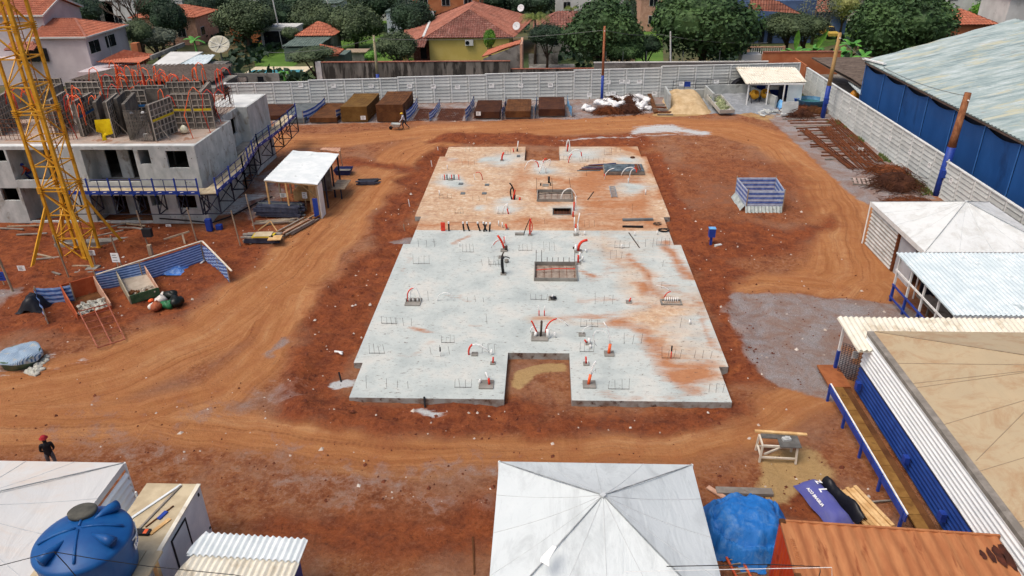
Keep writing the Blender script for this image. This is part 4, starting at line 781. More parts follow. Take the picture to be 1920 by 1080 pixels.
# ---- open shed in the back right corner
CORRW = M('cream_fibre_sheet', H('d6cfbd'), H('e4decd'), H('bfb39c'), s=1.2, rough=.85, cs=.8, cl=.55); CORRG = M('pale_sheet_metal', H('c6d2d4'), H('d9e2e2'), H('a9b5b6'), s=1., rough=.4, cs=1, cl=.6)
t = T('tool_shed', 'open fronted corner shed with cream corrugated roof and blue walls', 'shed', (25.9, 88.5, 0)); RS = [(22.38,90.86,3.3), (29.18,90.64,3.3), (29.03,85.36,2.7), (22.2,84.71,2.7)]
B().ribbed([RS[3], RS[2], RS[1], RS[0]], .28, .035).build('roof_sheet', CORRW, t, True)
b = B(); x0, x1, y0, y1 = RS[3][0]+.4, RS[2][0]-.5, RS[3][1]+.2, 90.6
for x in (x0, (x0*2+x1)/3+.2, (x0+x1*2)/3): b.bar((x, y0+.1, 0), (x, y0+.1, 2.6), .12)
b.build('post', WHITEP, t); B().bar((x0-.2, y0+.1, 2.58), (x1+.2, y0+.1, 2.58), .1, .16).build('beam', WHITEP, t)
B().box(x0+2.2, y1-1.0, 0, x1, y1-.85, 2.5).build('back_wall', BLUE, t); B().box(x1-1.5, y0+.3, 0, x1, y0+.42, 2.5).build('front_panel', CORRG, t); B().box(x1, y0+.3, 0, x1+.1, y1, 2.5).build('side_wall', CORRG, t); B().box(x1-2.2, y0+1.2, 0, x1-1.7, y0+1.35, 2.1).build('door', BLACKST, t)
B().box(x0+2.6, y0+2.2, 1.5, x0+4.6, y0+2.6, 1.9).build('shelf', WHITEP, t)
ORY = M('mixer_yellow', H('c48a1c'), H('d9a53a'), H('5a4020'), s=3)
def mixer(label, x, y, rz, mat):
    t = T('cement_mixer', label, 'cement mixer', (x, y, 0), rz=rz); o = B().lathe([(.2, -.5), (.5, -.25), (.55, .1), (.3, .5), (.27, .5), (.45, .1)], 16).build('drum', mat, t, True, local=True); o.location = (0, 0, 1.25); o.rotation_euler = (R(55), 0, 0)
    b = B(); [b.bar((sx*.5, -.6, 0), (sx*.5, 0, 1.3), .07) for sx in (-1, 1)]; [b.bar((sx*.5, .6, 0), (sx*.5, 0, 1.3), .07) for sx in (-1, 1)]; b.bar((-.5, 0, 1.25), (.5, 0, 1.25), .07); b.build('frame', BLACKST, t, local=True)
    for sx in (-.55, .55): w_ = B().lathe([(.25, -.05), (.25, .05)], 14).build('wheel', BLACKP, t, True, local=True); w_.location = (sx, .45, .25); w_.rotation_euler = (0, R(90), 0)
mixer('yellow cement mixer under the left end of the corner shed', x0+1.0, y0+1.0, .3, ORY); mixer('orange cement mixer beside the yellow one in the corner shed', x0+2.3, y0+1.4, -.4, ORY)
t = T('portable_heater', 'small pale engine on a stand in front of the corner shed', 'engine', (*(25.8,86.3), 0)); B().lathe([(.3, -.55), (.34, -.5), (.34, .5), (.3, .55)], 12).build('tank', WHITEPC, t, True, local=True).rotation_euler = (0, R(90), 0); t.children[0].location = (0, 0, .65); B().box(-.4, -.2, 0, -.3, .2, .5).box(.3, -.2, 0, .4, .2, .5).build('stand', RUST, t, local=True)
cloth('net_bundle', 'bundle of light blue netting in front of the corner shed', 'net', (*(26.22,84.32), 0), .7, 1.6, NETB, amp=.3, hf=lambda u, v: .9*(1-u*u)*(1-.5*v*v), seed=5)
TUBB = M('faded_blue_plastic', H('3f6f8f'), H('5a88a5'), H('24465e'), s=2, rough=.5); BRB = M('bright_blue_plastic', H('2262c8'), s=3, rough=.4)
b = B().lathe([(1.25, 0), (1.45, .95), (1.5, 1.0), (1.42, 1.0), (1.22, .1)], 30); tag(b.build('round_tub', TUBB, None, True, (*(29.52,84.76), 0)), 'large faded blue round tub beside the tan pole', 'tub')
B_t = bpy.data.objects['round_tub']; wt = B().lathe([(1.3, .62), (1.31, .64)], 30).build('water', M('tub_water', H('2f6660'), H('3c7a70'), s=2, rough=.1), B_t, local=True)
tag(B().lathe([(.55, 0), (.62, .9), (.66, .95), (.6, .95), (.5, .1)], 18).build('blue_tub', BRB, None, True, (*(28.16,85.76), 0)), 'bright blue bucket left of the large round tub', 'bucket')
tag(B().cbox((*(26.37,81.52), .72), (1.7, .22, 1.45), .1, rx=-.15).build('leaning_plate', M('pale_panel', H('b6bab8'), H('c9ccc9'), H('96928a'), s=2)), 'pale square concrete panel leaning beside the brown heaps', 'panel')
tangle('rebar_heap', 'brown heap of bars behind the pale concrete panel', (28.1,83.34), 2.3, 1.2, .6, 120, RUST, seed=7); tangle('rebar_heap', 'dark heap of bars right of the pale concrete panel', (27.53,80.83), 1.3, 1.1, .9, 110, MESHD, seed=8); tangle('rebar_heap', 'reddish heap of bars under the round blue tub', (29.5,82.62), 1.9, .9, .7, 90, MESHB, seed=9)
b = B(); rs = random.Random(5)
for k in range(26): x, y = (25,81.54); b.cbox((x+rs.uniform(-1.6, 1.2), y+rs.uniform(-1, 1.6), rs.uniform(.05, .3)), (rs.uniform(.2, .6), rs.uniform(.1, .3), rs.uniform(.03, .2)), rs.uniform(0, 3), rx=rs.uniform(-.4, .4))
kind(b.build('rubble', WHITEPC), 'stuff', 'scatter of white plaster rubble left of the pale concrete panel')
# ---- rebar rows along the right wall
def rebars(label, a, c, wd, n, r=.02, mat=None, z=.14):
    t = T('rebar_bundle', label, 'rebar', (*a, 0)); a, c = Vector((*a, z)), Vector((*c, z)); d_ = (c-a).normalized(); n_ = Vector((-d_.y, d_.x, 0))
    for i in range(n):
        s_ = n_*(wd*(i/(max(1, n-1))-.5)+rnd.uniform(-.04, .04)); e = n_*rnd.uniform(-.12, .12); B().bar(a+s_+d_*rnd.uniform(-.5, .5), c+s_+e+d_*rnd.uniform(-.8, .5)+Vector((0, 0, rnd.uniform(-.03, .06))), r*2).build('bar', mat or RUST, t)
rebars('long rusty rebar bundle nearest the dirt track', (26.06,75.19), (26.53,62.79), .8, 12, .03); rebars('long rusty rebar bundle in the middle of the rebar yard', (28.45,76.36), (27.76,63.07), 1.3, 14, .028); rebars('rusty rebar bundle nearest the right hand wall', (30.21,79.26), (29.37,64.54), 1.2, 10, .028)
rebars('short rebar bundle at the lower end of the rebar yard', (27.59,65.76), (29.09,63.36), .7, 8, .028)
for k in range(17):
    x, y = 26.6+rnd.uniform(-.2, .5), 66.2+k*.92
    tag(B().bar((x-1.6+.02*k, y-rnd.uniform(0, .5), .05), (x+2.9, y+rnd.uniform(-.2, .3), .06), .13, .12).build('timber_bearer', RUST if k % 3 else WOODG), 'rusty cross bearer under the rebar by the right hand wall', 'bearer', 'cross bearers under the rebar')
tangle('rebar_heap', 'large black brown heap of bent rebar at the foot of the right hand wall', (28.48,58.74), 2.2, 1.7, 1.3, 300, MESHD, .018, seed=11); tangle('rebar_heap', 'reddish brown heap of bent rebar behind the largest heap', (29.25,61.94), 2.0, 1.5, .8, 180, RUST, .018, seed=12); tangle('rebar_heap', 'loose rusty offcuts in front of the largest rebar heap', (27.9,55.35), 2.0, .8, .25, 90, RUST, .018, seed=13)
t = T('pallet', 'pale timber pallet frame lying left of the largest rebar heap', 'pallet', (*(26.35,59.64), 0), rz=-.25)
for k in range(6): B().box(-.9+k*.33, -.75, .12, -.7+k*.33, .75, .15).build('slat', M('pallet_wood', H('a08a80'), H('b9a79c'), s=2) if k == 0 else bpy.data.materials['pallet_wood'], t, local=True)
for k in (-.75, 0, .7): B().box(-1, k, 0, 1.05, k+.09, .118).build('bearer', WOODG, t, local=True)
notice('site_notice', 'small white notice on a blue post among the rebar', *(29.19,68.4,0.13), .5, .4, post=1)
b = B(); rs = random.Random(8)
for k in range(60): u = rs.random(); x = 30.4-rs.random()*.7; y = 46+u*34; b.cbox((x, y, .08), (rs.uniform(.1, .35), rs.uniform(.1, .35), rs.uniform(.1, .3)), rs.uniform(0, 3), rx=rs.uniform(-.5, .5))
WEED = M('weeds', H('4b5a2c'), H('66703c'), H('35421f'), s=3); b2 = B(); 
for k in range(2600):
    y = 42+rs.random()*49; x = 30.65-abs(rs.gauss(0, .45)); d_ = rs.uniform(.08, .2); a = rs.uniform(0, 6.28)
    if fbm(np.array([x*1.]), np.array([y]), .5, 3)[0] < .5: continue
    b2.add([(x, y, 0), (x+d_*math.cos(a), y+d_*math.sin(a), .02), (x+d_*.4, y+d_*.3, rs.uniform(.12, .35))], [(0, 1, 2)])
kind(b2.build('weeds', WEED), 'stuff', 'thin weeds growing along the foot of the right hand wall')

# ================================================================ STRIPED BOX, BLUE TAP STAND
t = T('striped_enclosure', 'open square enclosure of blue and white striped plastic on the red soil', 'enclosure', (16.5, 54.5, 0)); cs4 = [(15.15, 53.3), (17.85, 53.3), (18.0, 56.3), (15.0, 56.3)]
CLRW = M('pale_plastic', H('a5b2c8'), H('c2cddb'), s=3, rough=.5); PLB = M('deep_blue_stripe', H('46609f'), H('6a82bd'), s=3, rough=.5); PLAS = M('grey_plastic_film', H('9aa3a0'), H('b9bfba'), H('837f76'), s=3, rough=.4)
for a, c in zip(cs4, cs4[1:]+cs4[:1]):
    for i in range(8): B().bar((*a, .35+i*.17), (*c, .35+i*.17), .03, .13 if i % 2 else .16).build('band', PLB if i % 2 == 0 and i else CLRW, t)
for a in cs4: B().bar((*a, -.1), (*a, 1.75), .07).build('corner_post', WOODP, t)
b = B()
for i in range(30): u = i/30; b.add([(15.05+2.7*u, 53.22-.06*math.sin(i*2.1), .42), (15.05+2.7*(u+1/30), 53.22-.06*math.sin(i*2.1+2.1), .42), (15.05+2.7*(u+1/30), 52.95-.1*math.sin(i*2.1+2.1), .0), (15.05+2.7*u, 52.95-.1*math.sin(i*2.1), .0)], [(0, 1, 2, 3)])
for i in range(20): u = i/20; b.add([(15.02, 53.3+3*u, .42), (15.02, 53.3+3*(u+.05), .42), (14.7, 53.3+3*(u+.05), 0), (14.7, 53.3+3*u, 0)], [(0, 1, 2, 3)])
b.build('skirt', PLAS, t, True)
t = T('tap_stand', 'small blue box on a blue post standing in the red soil right of the slabs', 'tap stand', (*(11.3,46.95), 0)); b = B().cbox((0, 0, .95), (.42, .35, .6)); b.build('box', BLUE, t, local=True); B().cbox((0, 0, 1.27), (.46, .4, .04)).build('lid', NETB, t, local=True); B().box(-.08, -.06, -.2, .08, .06, .649).build('post', BLUE, t, local=True); B().cbox((.45, -.3, .1), (.5, .2, .2), .4).build('stone', WHITEPC, t, local=True)

# ================================================================ RIGHT HAND BUILDINGS
# --- blue hall with metal roof
HALLB = M('blue_hall_cladding', H('1d4c86'), H('245490'), H('183d6e'), s=.5, rough=.6, st=(1, 1, .5)); HALLR = M('old_zinc_roof', H('9aa6a6'), H('b4bdb8'), H('b5b093'), s=.55, rough=.5, st=(.35, 2.2, 1), cs=.8, cl=.52, bump=.3)
g = NG('streaked_roof'); mp_ = g.map((.16, 1.3, 1)); s1 = g.noise(1., mp_, 8, .7, .2); s2 = g.noise(.9, g.map((.12, .9, 1), rot=(0, 0, .0)), 8, .65, .4); cc = g.ramp(s1, [(.3, H('748283')), (.45, H('90a09f')), (.55, H('a7b3b0')), (.66, H('bcc6c6'))])
cc = g.mix(g.math('MULTIPLY', g.ramp(s2, [(.54, 0.), (.62, 1.)]), .75), cc, H('b9b598')); cc = g.mix(g.math('MULTIPLY', g.ramp(g.noise(1.3, g.map((.2, 1.2, 1)), 9, .7, .8), [(.62, 0.), (.68, 1.)]), .6), cc, H('a98463')); HALLR = g.done(cc, .55, g.bump(s1, .2, .02))
hall = T('blue_hall', 'large hall with blue wall cladding and a weathered grey metal roof', 'building', (33, 65, 0)); HZ = 6.0
rid = [(48,80.73,9.24)]
B().ribbed([(32.7, 25, HZ-.05), (48, 25, 9.6), (48, 82.5, 9.6), (32.7, 80.2, HZ-.05)], .5, .05, seg=4).build('roof', HALLR, hall, True)
B().ribbed([(48, 25, 9.6), (63, 25, 6), (63, 80, 6), (48, 82.5, 9.6)], .5, .05, seg=4).build('roof', HALLR, hall, True)
for i in range(12):
    y0_, y1_ = 80.-i*4.7, 80.-(i+1)*4.7; b = B(); n = 10
    for k in range(n):
        for j in range(4):
            P_ = []
            for (u, v) in ((k/n, j/4), ((k+1)/n, j/4), ((k+1)/n, (j+1)/4), (k/n, (j+1)/4)): P_.append((33.0+.10*math.sin(math.pi*u)*math.sin(math.pi*(.2+.8*v)), y0_+(y1_-y0_)*u*.985, .2+5.35*v-.35*math.sin(math.pi*u)*(v > .9)))
            b.poly(P_)
    b.build('wall_panel', HALLB, hall, True)
    B().tube([(32.93, y0_+.02, .1), (32.93, y0_+.02, HZ-.25)], .04, 6).build('seam', M('seam_blue', H('3f74b5'), s=3) if i == 0 else bpy.data.materials['seam_blue'], hall)
    B().cbox((33.1, y0_-.2, HZ-.25), (.1, .14, .5)).build('bracket', WHITEP, hall)
B().box(32.75, 25, HZ-.32, 32.9, 80.1, HZ-.12).build('gutter', M('gutter_brown', H('55463f'), H('6b5a50'), s=2), hall); B().box(33.35, 25, 0, 47.9, 80, 5.5).build('inner_block', BLACKST, hall); B().box(33.0, 80.05, 0, 62.8, 80.25, 6.0).build('end_wall', CONCD, hall)
B().add([(33., 80.26, 6.), (62.8, 80.26, 6.), (48., 80.26, 9.4)], [(0, 1, 2)]).build('gable', CONCD, hall)
B().bar((32.65, 80.3, 6.15), (33.3, 76.6, 6.3), .35, .12).build('flashing', WHITEP, hall)
# --- dark fibre cement shed between wall and hall
t = T('open_shed', 'old shed with dark brown corrugated roof behind the right hand wall', 'shed', (35, 88, 0)); FIB = M('dark_fibre_cement', H('5c5048'), H('75685e'), H('443a34'), s=1.2, rough=.95, st=(.5, 2, 1), cs=1, cl=.55)
RS = [(32.18,94.55,3.6), (39.24,93.27,3.6), (33.78,79.15,3.4), (32.82,83.99,3.2)]
B().ribbed([(32.29,94.89,3.6), (39.98,93.25,3.6), (33.38,75.97,3), (33.45,84.38,3)], .3, .05, along=(1, -.02, 0)).build('roof', FIB, t, True); B().box(32.2, 82, -.2, 40, 100, 1.2).build('floor_block', CONCD, t)
B().ribbed([(33.56,85.52,2.7), (35.1,84.67,2.7), (33.22,79.55,2.6), (32.86,80.05,2.6)], .3, .03).build('lower_sheet', CORRG, t, True)
tag(B().lathe([(.5, 0), (.55, .5), (.3, .9), (.1, 1.)], 12).build('orange_drum', M('orange_plastic', H('d9922e'), s=2, rough=.4), None, True, (*(33.81,83.62), 1.2)), 'orange drum under the dark shed behind the right hand wall', 'drum')

# --- white canopy tent, right
def tent(label, x0, x1, y0, y1, ze, za, mat, val=.25, walls=None, apex=None, seams=True, name='canopy_tent'):
    t = T(name, label, 'tent', ((x0+x1)/2, (y0+y1)/2, 0)); ax, ay = apex or ((x0+x1)/2, (y0+y1)/2); n = 14
    cs_ = [(x0, y0), (x1, y0), (x1, y1), (x0, y1)]
    for i in range(4):
        a, c = cs_[i], cs_[(i+1) % 4]; b = B(); idx = {}
        for j in range(n+1):
            v = j/n; w_ = 1-v
            for k in range(n+1):
                u = k/n; ex = a[0]+(c[0]-a[0])*u; ey = a[1]+(c[1]-a[1])*u
                z = ze+(za-ze)*(.88*v+.12*v**2.5)-.07*math.sin(math.pi*u)*math.sin(math.pi*v)+(.025*abs(math.sin(math.pi*u*4))*math.sin(math.pi*v)*w_)
                idx[j, k] = len(b.v); b.v.append((ex+(ax-ex)*v, ey+(ay-ey)*v, z))
        for j in range(n):
            for k in range(n): b.f.append((idx[j, k], idx[j, k+1], idx[j+1, k+1], idx[j+1, k])); b.mi.append(0)
        b.build('roof_panel', mat, t, True)
        b = B()
        for k in range(n):
            u0_, u1_ = k/n, (k+1)/n; P0 = (a[0]+(c[0]-a[0])*u0_, a[1]+(c[1]-a[1])*u0_); P1 = (a[0]+(c[0]-a[0])*u1_, a[1]+(c[1]-a[1])*u1_); b.add([(*P0, ze), (*P1, ze), (*P1, ze-val), (*P0, ze-val)], [(0, 1, 2, 3)])
        b.build('valance', mat, t)
        if seams:
            for u in (.25, .5, .75): s_ = Vector((a[0]+(c[0]-a[0])*u, a[1]+(c[1]-a[1])*u, ze+.012)); b = B(); b.tube([Vector((s_.x+(ax-s_.x)*v, s_.y+(ay-s_.y)*v, ze+(za-ze)*(.88*v+.12*v**2.5)-.07*math.sin(math.pi*u)*math.sin(math.pi*v)+(.025*abs(math.sin(math.pi*u*4))*math.sin(math.pi*v)*(1-v))+.005)) for v in [q/10 for q in range(11)]], .012, 4); b.build('seam', CANS, t)
        B().bar((*a, ze+.0), (ax, ay, za+.0), .03).build('hip_seam', HIPS, t)
        B().tube([(*a, -.1), (*a, ze)], .05, 8).build('leg', WHITEP, t)
    B().cbox((ax, ay, za+.0), (.16, .16, .06), .78).build('cap', CANS, t)
    return t
HIPS = M('grimy_hip', H('8c9090'), H('a5a8a7'), H('6f7271'), s=3, rough=.8); CANS = M('canvas_seam', H('b9bdbd'), H('c8caca'), s=4, rough=.8)
def canvas(name, a, b_, dirt, amt=.6, k=1.0, streak=(1, 1, 1), rot=0.):
    g = NG(name); n1 = g.noise(.7, None, 6, .55, .3); n2 = g.noise(1.3*k, g.map(streak, rot=(0, 0, rot)), 10, .75, .6); n3 = g.noise(5, None, 8, .75); c_ = g.mix(n1, a, b_)
    c_ = g.mix(g.math('MULTIPLY', g.ramp(n2, [(.48, 0.), (.7, 1.)]), amt), c_, dirt); c_ = g.mix(g.math('MULTIPLY', g.ramp(n3, [(.58, 0.), (.72, 1.)]), amt*.45), c_, dirt); return g.done(c_, .6, g.bump(g.noise(2.2*k, g.map((1.6, .5, 1), rot=(0, 0, .6)), 5, .6, 1.2), .45, .09, g.bump(n3, .15, .01)))
TENTW = canvas('white_canvas', H('d2d5d3'), H('e0e1dd'), H('a9a498'), .55, .9)
TENTF = canvas('grimy_white_canvas', H('c6cdcd'), H('d6dbda'), H('9ba0a0'), .6, .45, (1.6, .5, 1)); TENTB = canvas('dusty_white_canvas', H('d2d3d1'), H('dad6cf'), H('d6bfa8'), .6, .3); BEIGE = canvas('dusty_beige_canvas', H('a8987c'), H('bca684'), H('9c7048'), .8, .45)
tent('white canopy tent with a corrugated side wall, in front of the bark pole', 21.6, 29.2, 39.45, 47.4, 3.0, 4.55, TENTW, .3, seams=True)
t = T('site_store', 'grey ribbed metal side wall under the white canopy tent', 'wall', (21.6, 43, 0)); wx = 21.75
b = B(); b.ribbed([(wx, 43.2, 0), (wx, 47.3, 0), (wx, 47.3, 2.72), (wx, 43.2, 2.72)], .26, .04, along=(0, 1, 0), back=.03); b.build('ribbed_sheet', M('grey_ribbed_metal', H('b3b3ad'), H('c9c8c2'), H('98958c'), s=1.5, rough=.5), t, True)
B().box(wx-.02, 43.0, 0, wx+.1, 43.18, 2.72).build('rusty_post', RUST, t); B().box(wx+.1, 40.9, 0, wx+.2, 42.95, 2.7).build('grey_panel', M('grey_panel', H('9fa5ab'), H('b1b6ba'), s=1, rough=.5), t); B().box(22.0, 39.7, 0, 29., 39.8, 2.7).build('rear_panel', BLACKST, t)
# --- metal roofed rest shelter
t = T('metal_shelter', 'open shelter with pale ribbed metal roof and blue and white railings', 'shelter', (20, 36, 0)); 
B().ribbed([(19.9, 32.4, 2.85), (28.5, 32.4, 2.85), (28.5, 39.25, 3.05), (19.9, 39.25, 3.05)], .24, .03, along=(0, 1, 0)).build('roof', CORRG, t, True); B().box(19.95, 32.42, 2.62, 28.5, 32.5, 2.8).build('gutter', WHITEP, t)
for i in range(5):
    y = 32.7+i*1.6; B().box(20.1, y-.05, 1.1, 20.2, y+.05, 2.84+.03*i).build('post', WHITEP, t); B().box(20.09, y-.06, -.1, 20.21, y+.06, 1.098).build('post_base', BLUE, t)
B().bar((20.05, 32.7, 2.05), (20.05, 39.1, 2.05), .06, .1).build('rail', WHITEP, t); B().bar((20.05, 32.7, 1.12), (20.05, 39.1, 1.12), .06, .1).build('rail', BLUE, t); B().bar((20.05, 32.7, .35), (20.05, 39.1, .35), .06, .1).build('rail', BLUE, t); B().bar((20.25, 32.5, 2.75), (20.25, 39.1, 2.98), .06, .12).build('edge_beam', MESHB, t)
B().box(21.2, 33.5, .7, 22.0, 38.5, .76).build('table_top', WOODG, t); B().box(22.6, 32.8, 0, 22.75, 39, 2.6).build('back_panel', CONCD, t); b = B(); [b.box(21.4, 33.7+k*1.2, 0, 21.5, 33.8+k*1.2, .698) for k in range(4)]; b.build('table_leg', WOODG, t)
for k in range(8): B().box(22.5, 33+k*.75, .5+.4*(k % 3), 22.58, 33.5+k*.75, 2.2-.2*(k % 2)).build('hanging_cloth', [WOODG, CONC, RUST, CORRW][k % 4], t)
# --- fibre cement canopy + long beige roofed office
t = T('mesh_canopy', 'narrow cream corrugated canopy with a mesh screen at the end of the long office', 'canopy', (14.5, 31, 0))
B().ribbed([(15.25, 29.2, 2.75), (15.6, 30.6, 2.78), (15.6, 31.95, 2.95), (14.15, 31.95, 2.95), (14.2, 29.2, 2.75)], .25, .04, along=(0, 1, 0)).build('roof_sheet', CORRW, t, True); B().ribbed([(15.6, 30.8, 2.8), (26, 30.8, 2.8), (26, 31.95, 2.95), (15.6, 31.95, 2.95)], .25, .04, along=(0, 1, 0)).build('roof_sheet', CORRW, t, True)
B().box(14.35, 31.5, 1.3, 14.45, 31.6, 2.88).build('post', WHITEP, t); B().box(14.33, 31.48, -.1, 14.47, 31.62, 1.298).build('post_base', BLUE, t)
b = B(); [b.bar((14.45+k*.1, 31.3-k*.09, 0), (14.45+k*.1, 31.3-k*.09, 1.9), .018) for k in range(18)]; [b.bar((14.42, 31.3, .1+k*.1), (16.2, 29.7, .1+k*.1), .018) for k in range(19)]; b.build('mesh_screen', BLACKST, t); notice('site_notice', 'white notice hung on the mesh screen of the canopy', 14.9, 30.85, 1.5, .3, .4)
off = T('site_office', 'long site office with corrugated white and blue walls under a dusty beige canvas roof', 'building', (15, 24, 0)); OX = 14.82
WR = M('white_ribbed_metal', H('e4e7e6'), H('f0f2f0'), H('c4c7c3'), s=1.5, rough=.45, st=(1, .4, 1.5)); BR = M('blue_ribbed_metal', H('1c3a7c'), H('244388'), H('18336f'), s=1.5, rough=.45)
B().ribbed([(OX, 10, 1.5), (OX, 30.0, 1.5), (OX, 30.0, 3.12), (OX, 10, 3.12)], .22, .035, along=(0, 1, 0)).build('upper_wall', WR, off, True); B().ribbed([(OX, 10, .12), (OX, 30.0, .12), (OX, 30.0, 1.498), (OX, 10, 1.498)], .22, .035, along=(0, 1, 0)).build('lower_wall', BR, off, True)
B().box(OX+.06, 10, 0, 26, 30.1, 2.9).build('body', CONCD, off); GUT = M('grimy_grey_gutter', H('7c756c'), H('968e84'), H('5a524a'), s=2, rough=.8); B().box(OX+.06, 10, 2.93, OX+.36, 30.2, 3.2).build('gutter', GUT, off)
ex, ey = 15.16, 30.2
b = B(); b.poly([(ex, 10, 3.22), (20.8, 10, 4.55), (20.8, 25.6, 4.55), (ex, ey, 3.2)]); b.build('roof_panel', BEIGE, off); B().poly([(ex, ey, 3.22), (20.8, 25.6, 4.55), (26.5, ey, 3.2)]).build('roof_panel', BEIGE, off); B().poly([(20.8, 10, 4.55), (26.5, 10, 3.2), (26.5, ey, 3.22), (20.8, 25.6, 4.55)]).build('roof_panel', BEIGE, off)
SEAM2 = M('brown_seam', H('9b8b74'), s=3); 
for y in (28.4, 26.9, 26.6, 24.2, 21.6, 19.2, 16.8): B().bar((ex, y-.9, 3.212), (20.8, y+.2 if y < 25 else 25.4, 4.562), .02).build('seam', SEAM2, off)
B().bar((ex+.02, ey-.05, 3.22), (20.8, 25.6, 4.57), .03).build('hip_seam', SEAM2, off); B().bar((ex+.1, 21.2, 3.24), (20.6, 25.4, 4.53), .02).build('seam', SEAM2, off)
t = T('timber_walkway', 'low timber walkway with a blue handrail along the blue office wall', 'walkway', (14, 25, 0))
for k in range(10): B().box(13.72, 20.6+k*.92, .30, 14.16, 21.5+k*.92, .36).build('plank', M('brown_deck', H('7a5526'), H('8f6a35'), H('5e3f1b'), s=2) if k == 0 else bpy.data.materials['brown_deck'], t)
B().box(13.6, 29.9, .2, 14.6, 31.8, .3).build('landing', M('rusty_deck', H('8a4f2c'), H('a06038'), s=2), t); B().box(14.0, 20.8, .02, 14.5, 29.8, .28).build('kerb_fill', MESHB, t)
B().bar((13.3, 20.9, .95), (13.3, 29.2, .95), .05).build('handrail', WHITEP, t)
B().bar((13.28, 20.9, .72), (13.28, 29.2, .72), .06, .30).build('side_board', BLUE, t)
for k in range(5): B().box(13.23, 21.1+k*2.0, 0, 13.33, 21.2+k*2.0, .93).build('post', BLUE, t)
for k, y in enumerate((21.0, 24.1, 29.3)): tag(B().cbox((14.6, y, .8), (.2, .26, .36)).build('drain_box', BLUE), ['blue box on the office wall at the near end of the walkway', 'blue box on the office wall halfway along the walkway', 'blue box on the office wall at the far end of the walkway'][k], 'box')

# ================================================================ FRONT ROW
# --- orange shipping container
CORN = M('faded_orange_paint', H('a0633c'), H('b4784c'), H('824727'), s=1.2, rough=.7, st=(2.5, .4, 1), cs=1.1, cl=.58); CORR_ = M('red_container_side', H('a8381a'), H('b8481f'), H('7c2b14'), s=1, rough=.6)
con = T('shipping_container', 'faded orange shipping container with a ribbed roof in the lower right corner', 'container', (11, 17.5, 0)); con.rotation_euler.z = -.07; cw, cl_, ch = 6.9, 2.44, 2.59
b = B().ribbed([(.35, .08, ch-.03), (cw-.1, .08, ch-.03), (cw-.1, cl_-.08, ch-.03), (.35, cl_-.08, ch-.03)], .42, .028, along=(0, 1, 0), seg=8); b.build('roof', CORN, con, True, local=True); B().box(.08, .08, ch-.05, .349, cl_-.08, ch-.005).build('roof_end_plate', CORN, con, local=True)
for s_ in (0, cl_-.08): B().box(.0, s_, ch-.1, cw, s_+.079, ch+.02).build('top_rail', CORN, con, local=True)
B().box(0, .082, ch-.1, .078, cl_-.082, ch+.02).build('end_rail', CORN, con, local=True)
B().ribbed([(.02, .1, .1), (.02, cl_-.1, .1), (.02, cl_-.1, ch-.1), (.02, .1, ch-.1)], .28, .03, along=(0, 0, 1), back=.02).build('end_wall', CORR_, con, True, local=True); B().ribbed([(.1, cl_-.03, .1), (cw, cl_-.03, .1), (cw, cl_-.03, ch-.1), (.1, cl_-.03, ch-.1)], .28, .03, along=(0, 0, 1), back=.02).build('side_wall', CORR_, con, True, local=True)
B().box(.1, .1, .05, cw-.05, cl_-.1, ch-.15).build('body', CORR_, con, local=True)
for i, (x, y) in enumerate(((0, 0), (0, cl_-.16))): B().box(x-.01, y-.01, ch-.12, x+.17, y+.17, ch+.035).build('corner_casting', MESHB, con, local=True); B().box(x, y, 0, x+.12, y+.14, ch-.121).build('corner_post', CORR_, con, local=True)
con.location = (7.72, 16.42, 0)
OILM = M('dark_oil_stain', H('3a1d12'), H('5a2c1a'), s=3, rough=.5)
for k in range(4):
    b = B(); n = 14; cx_ = 6.0+k*.24; b.v = [(cx_, 1.55, ch+.006)]+[(cx_+(.09+.05*(k > 1))*math.cos(a*6.283/n)*(1+.2*math.sin(a*3+k)), 1.5+(.2+.12*k)*math.sin(a*6.283/n)*(1+.15*math.sin(a*2.2+k)), ch+.006) for a in range(n)]; b.f = [(0, 1+a, 1+(a+1) % n) for a in range(n)]; b.mi = [0]*n; b.build('oil_stain', OILM, con, local=True)
tx = text_mesh('KLU2706021', .2, CORN, 'embossed_number', .012); tx.parent = con; basis(tx, (.215, 1.05, ch+.0), (0, -1, 0), (0, 0, 1))
t = T('cable_hook', 'bent dark cable running over the front of the orange container', 'cable', (8, 16, 2.8)); B().tube([(3.66,15.9,3.53), (6.71,16.2,3.38), (8.01,16.3,3.23), (8.28,16.3,3.23), (8.28,16.2,3.12), (8.16,16,2.72)], .014, 6).build('cable', WIRED, t)
# --- blue tarpaulin over a heap, ladder frame
BT = canvas('blue_tarpaulin', H('125ba5'), H('2274be'), H('7d9cb4'), .45, 1.6)
x, y = (7.55,20.7); xs = np.linspace(-1.85, 1.85, 66); b = B(); XX, YY = np.meshgrid(xs, xs); TH = np.arctan2(YY, XX); RR = (np.abs(XX/1.34)**2.6+np.abs(YY/1.34)**2.6)**(1/2.6); fold = np.abs(np.sin(TH*4.5+fbm(XX, YY, 1.2, 4)*5))**1.5
drop = np.clip((RR-.62)/.5, 0, 1); hh = 1.35*(1-drop**1.35)+(fbm(XX, YY, 1.1, 14, 4)-.5)*.55*(1-drop)-.28*np.hypot(XX-.15, YY+.1)*(RR < .9)+fold*.24*drop*(1-drop)*2+(np.abs(fbm(XX, YY, 2.6, 24, 4)-.5))*.22
b.v = [(a*(1+.16*f_*d_), c*(1+.16*f_*d_), max(.03, h_)) for a, c, h_, f_, d_ in zip(XX.ravel(), YY.ravel(), hh.ravel(), fold.ravel(), drop.ravel())]; n = len(xs); keep = RR < 1.12+.1*fold
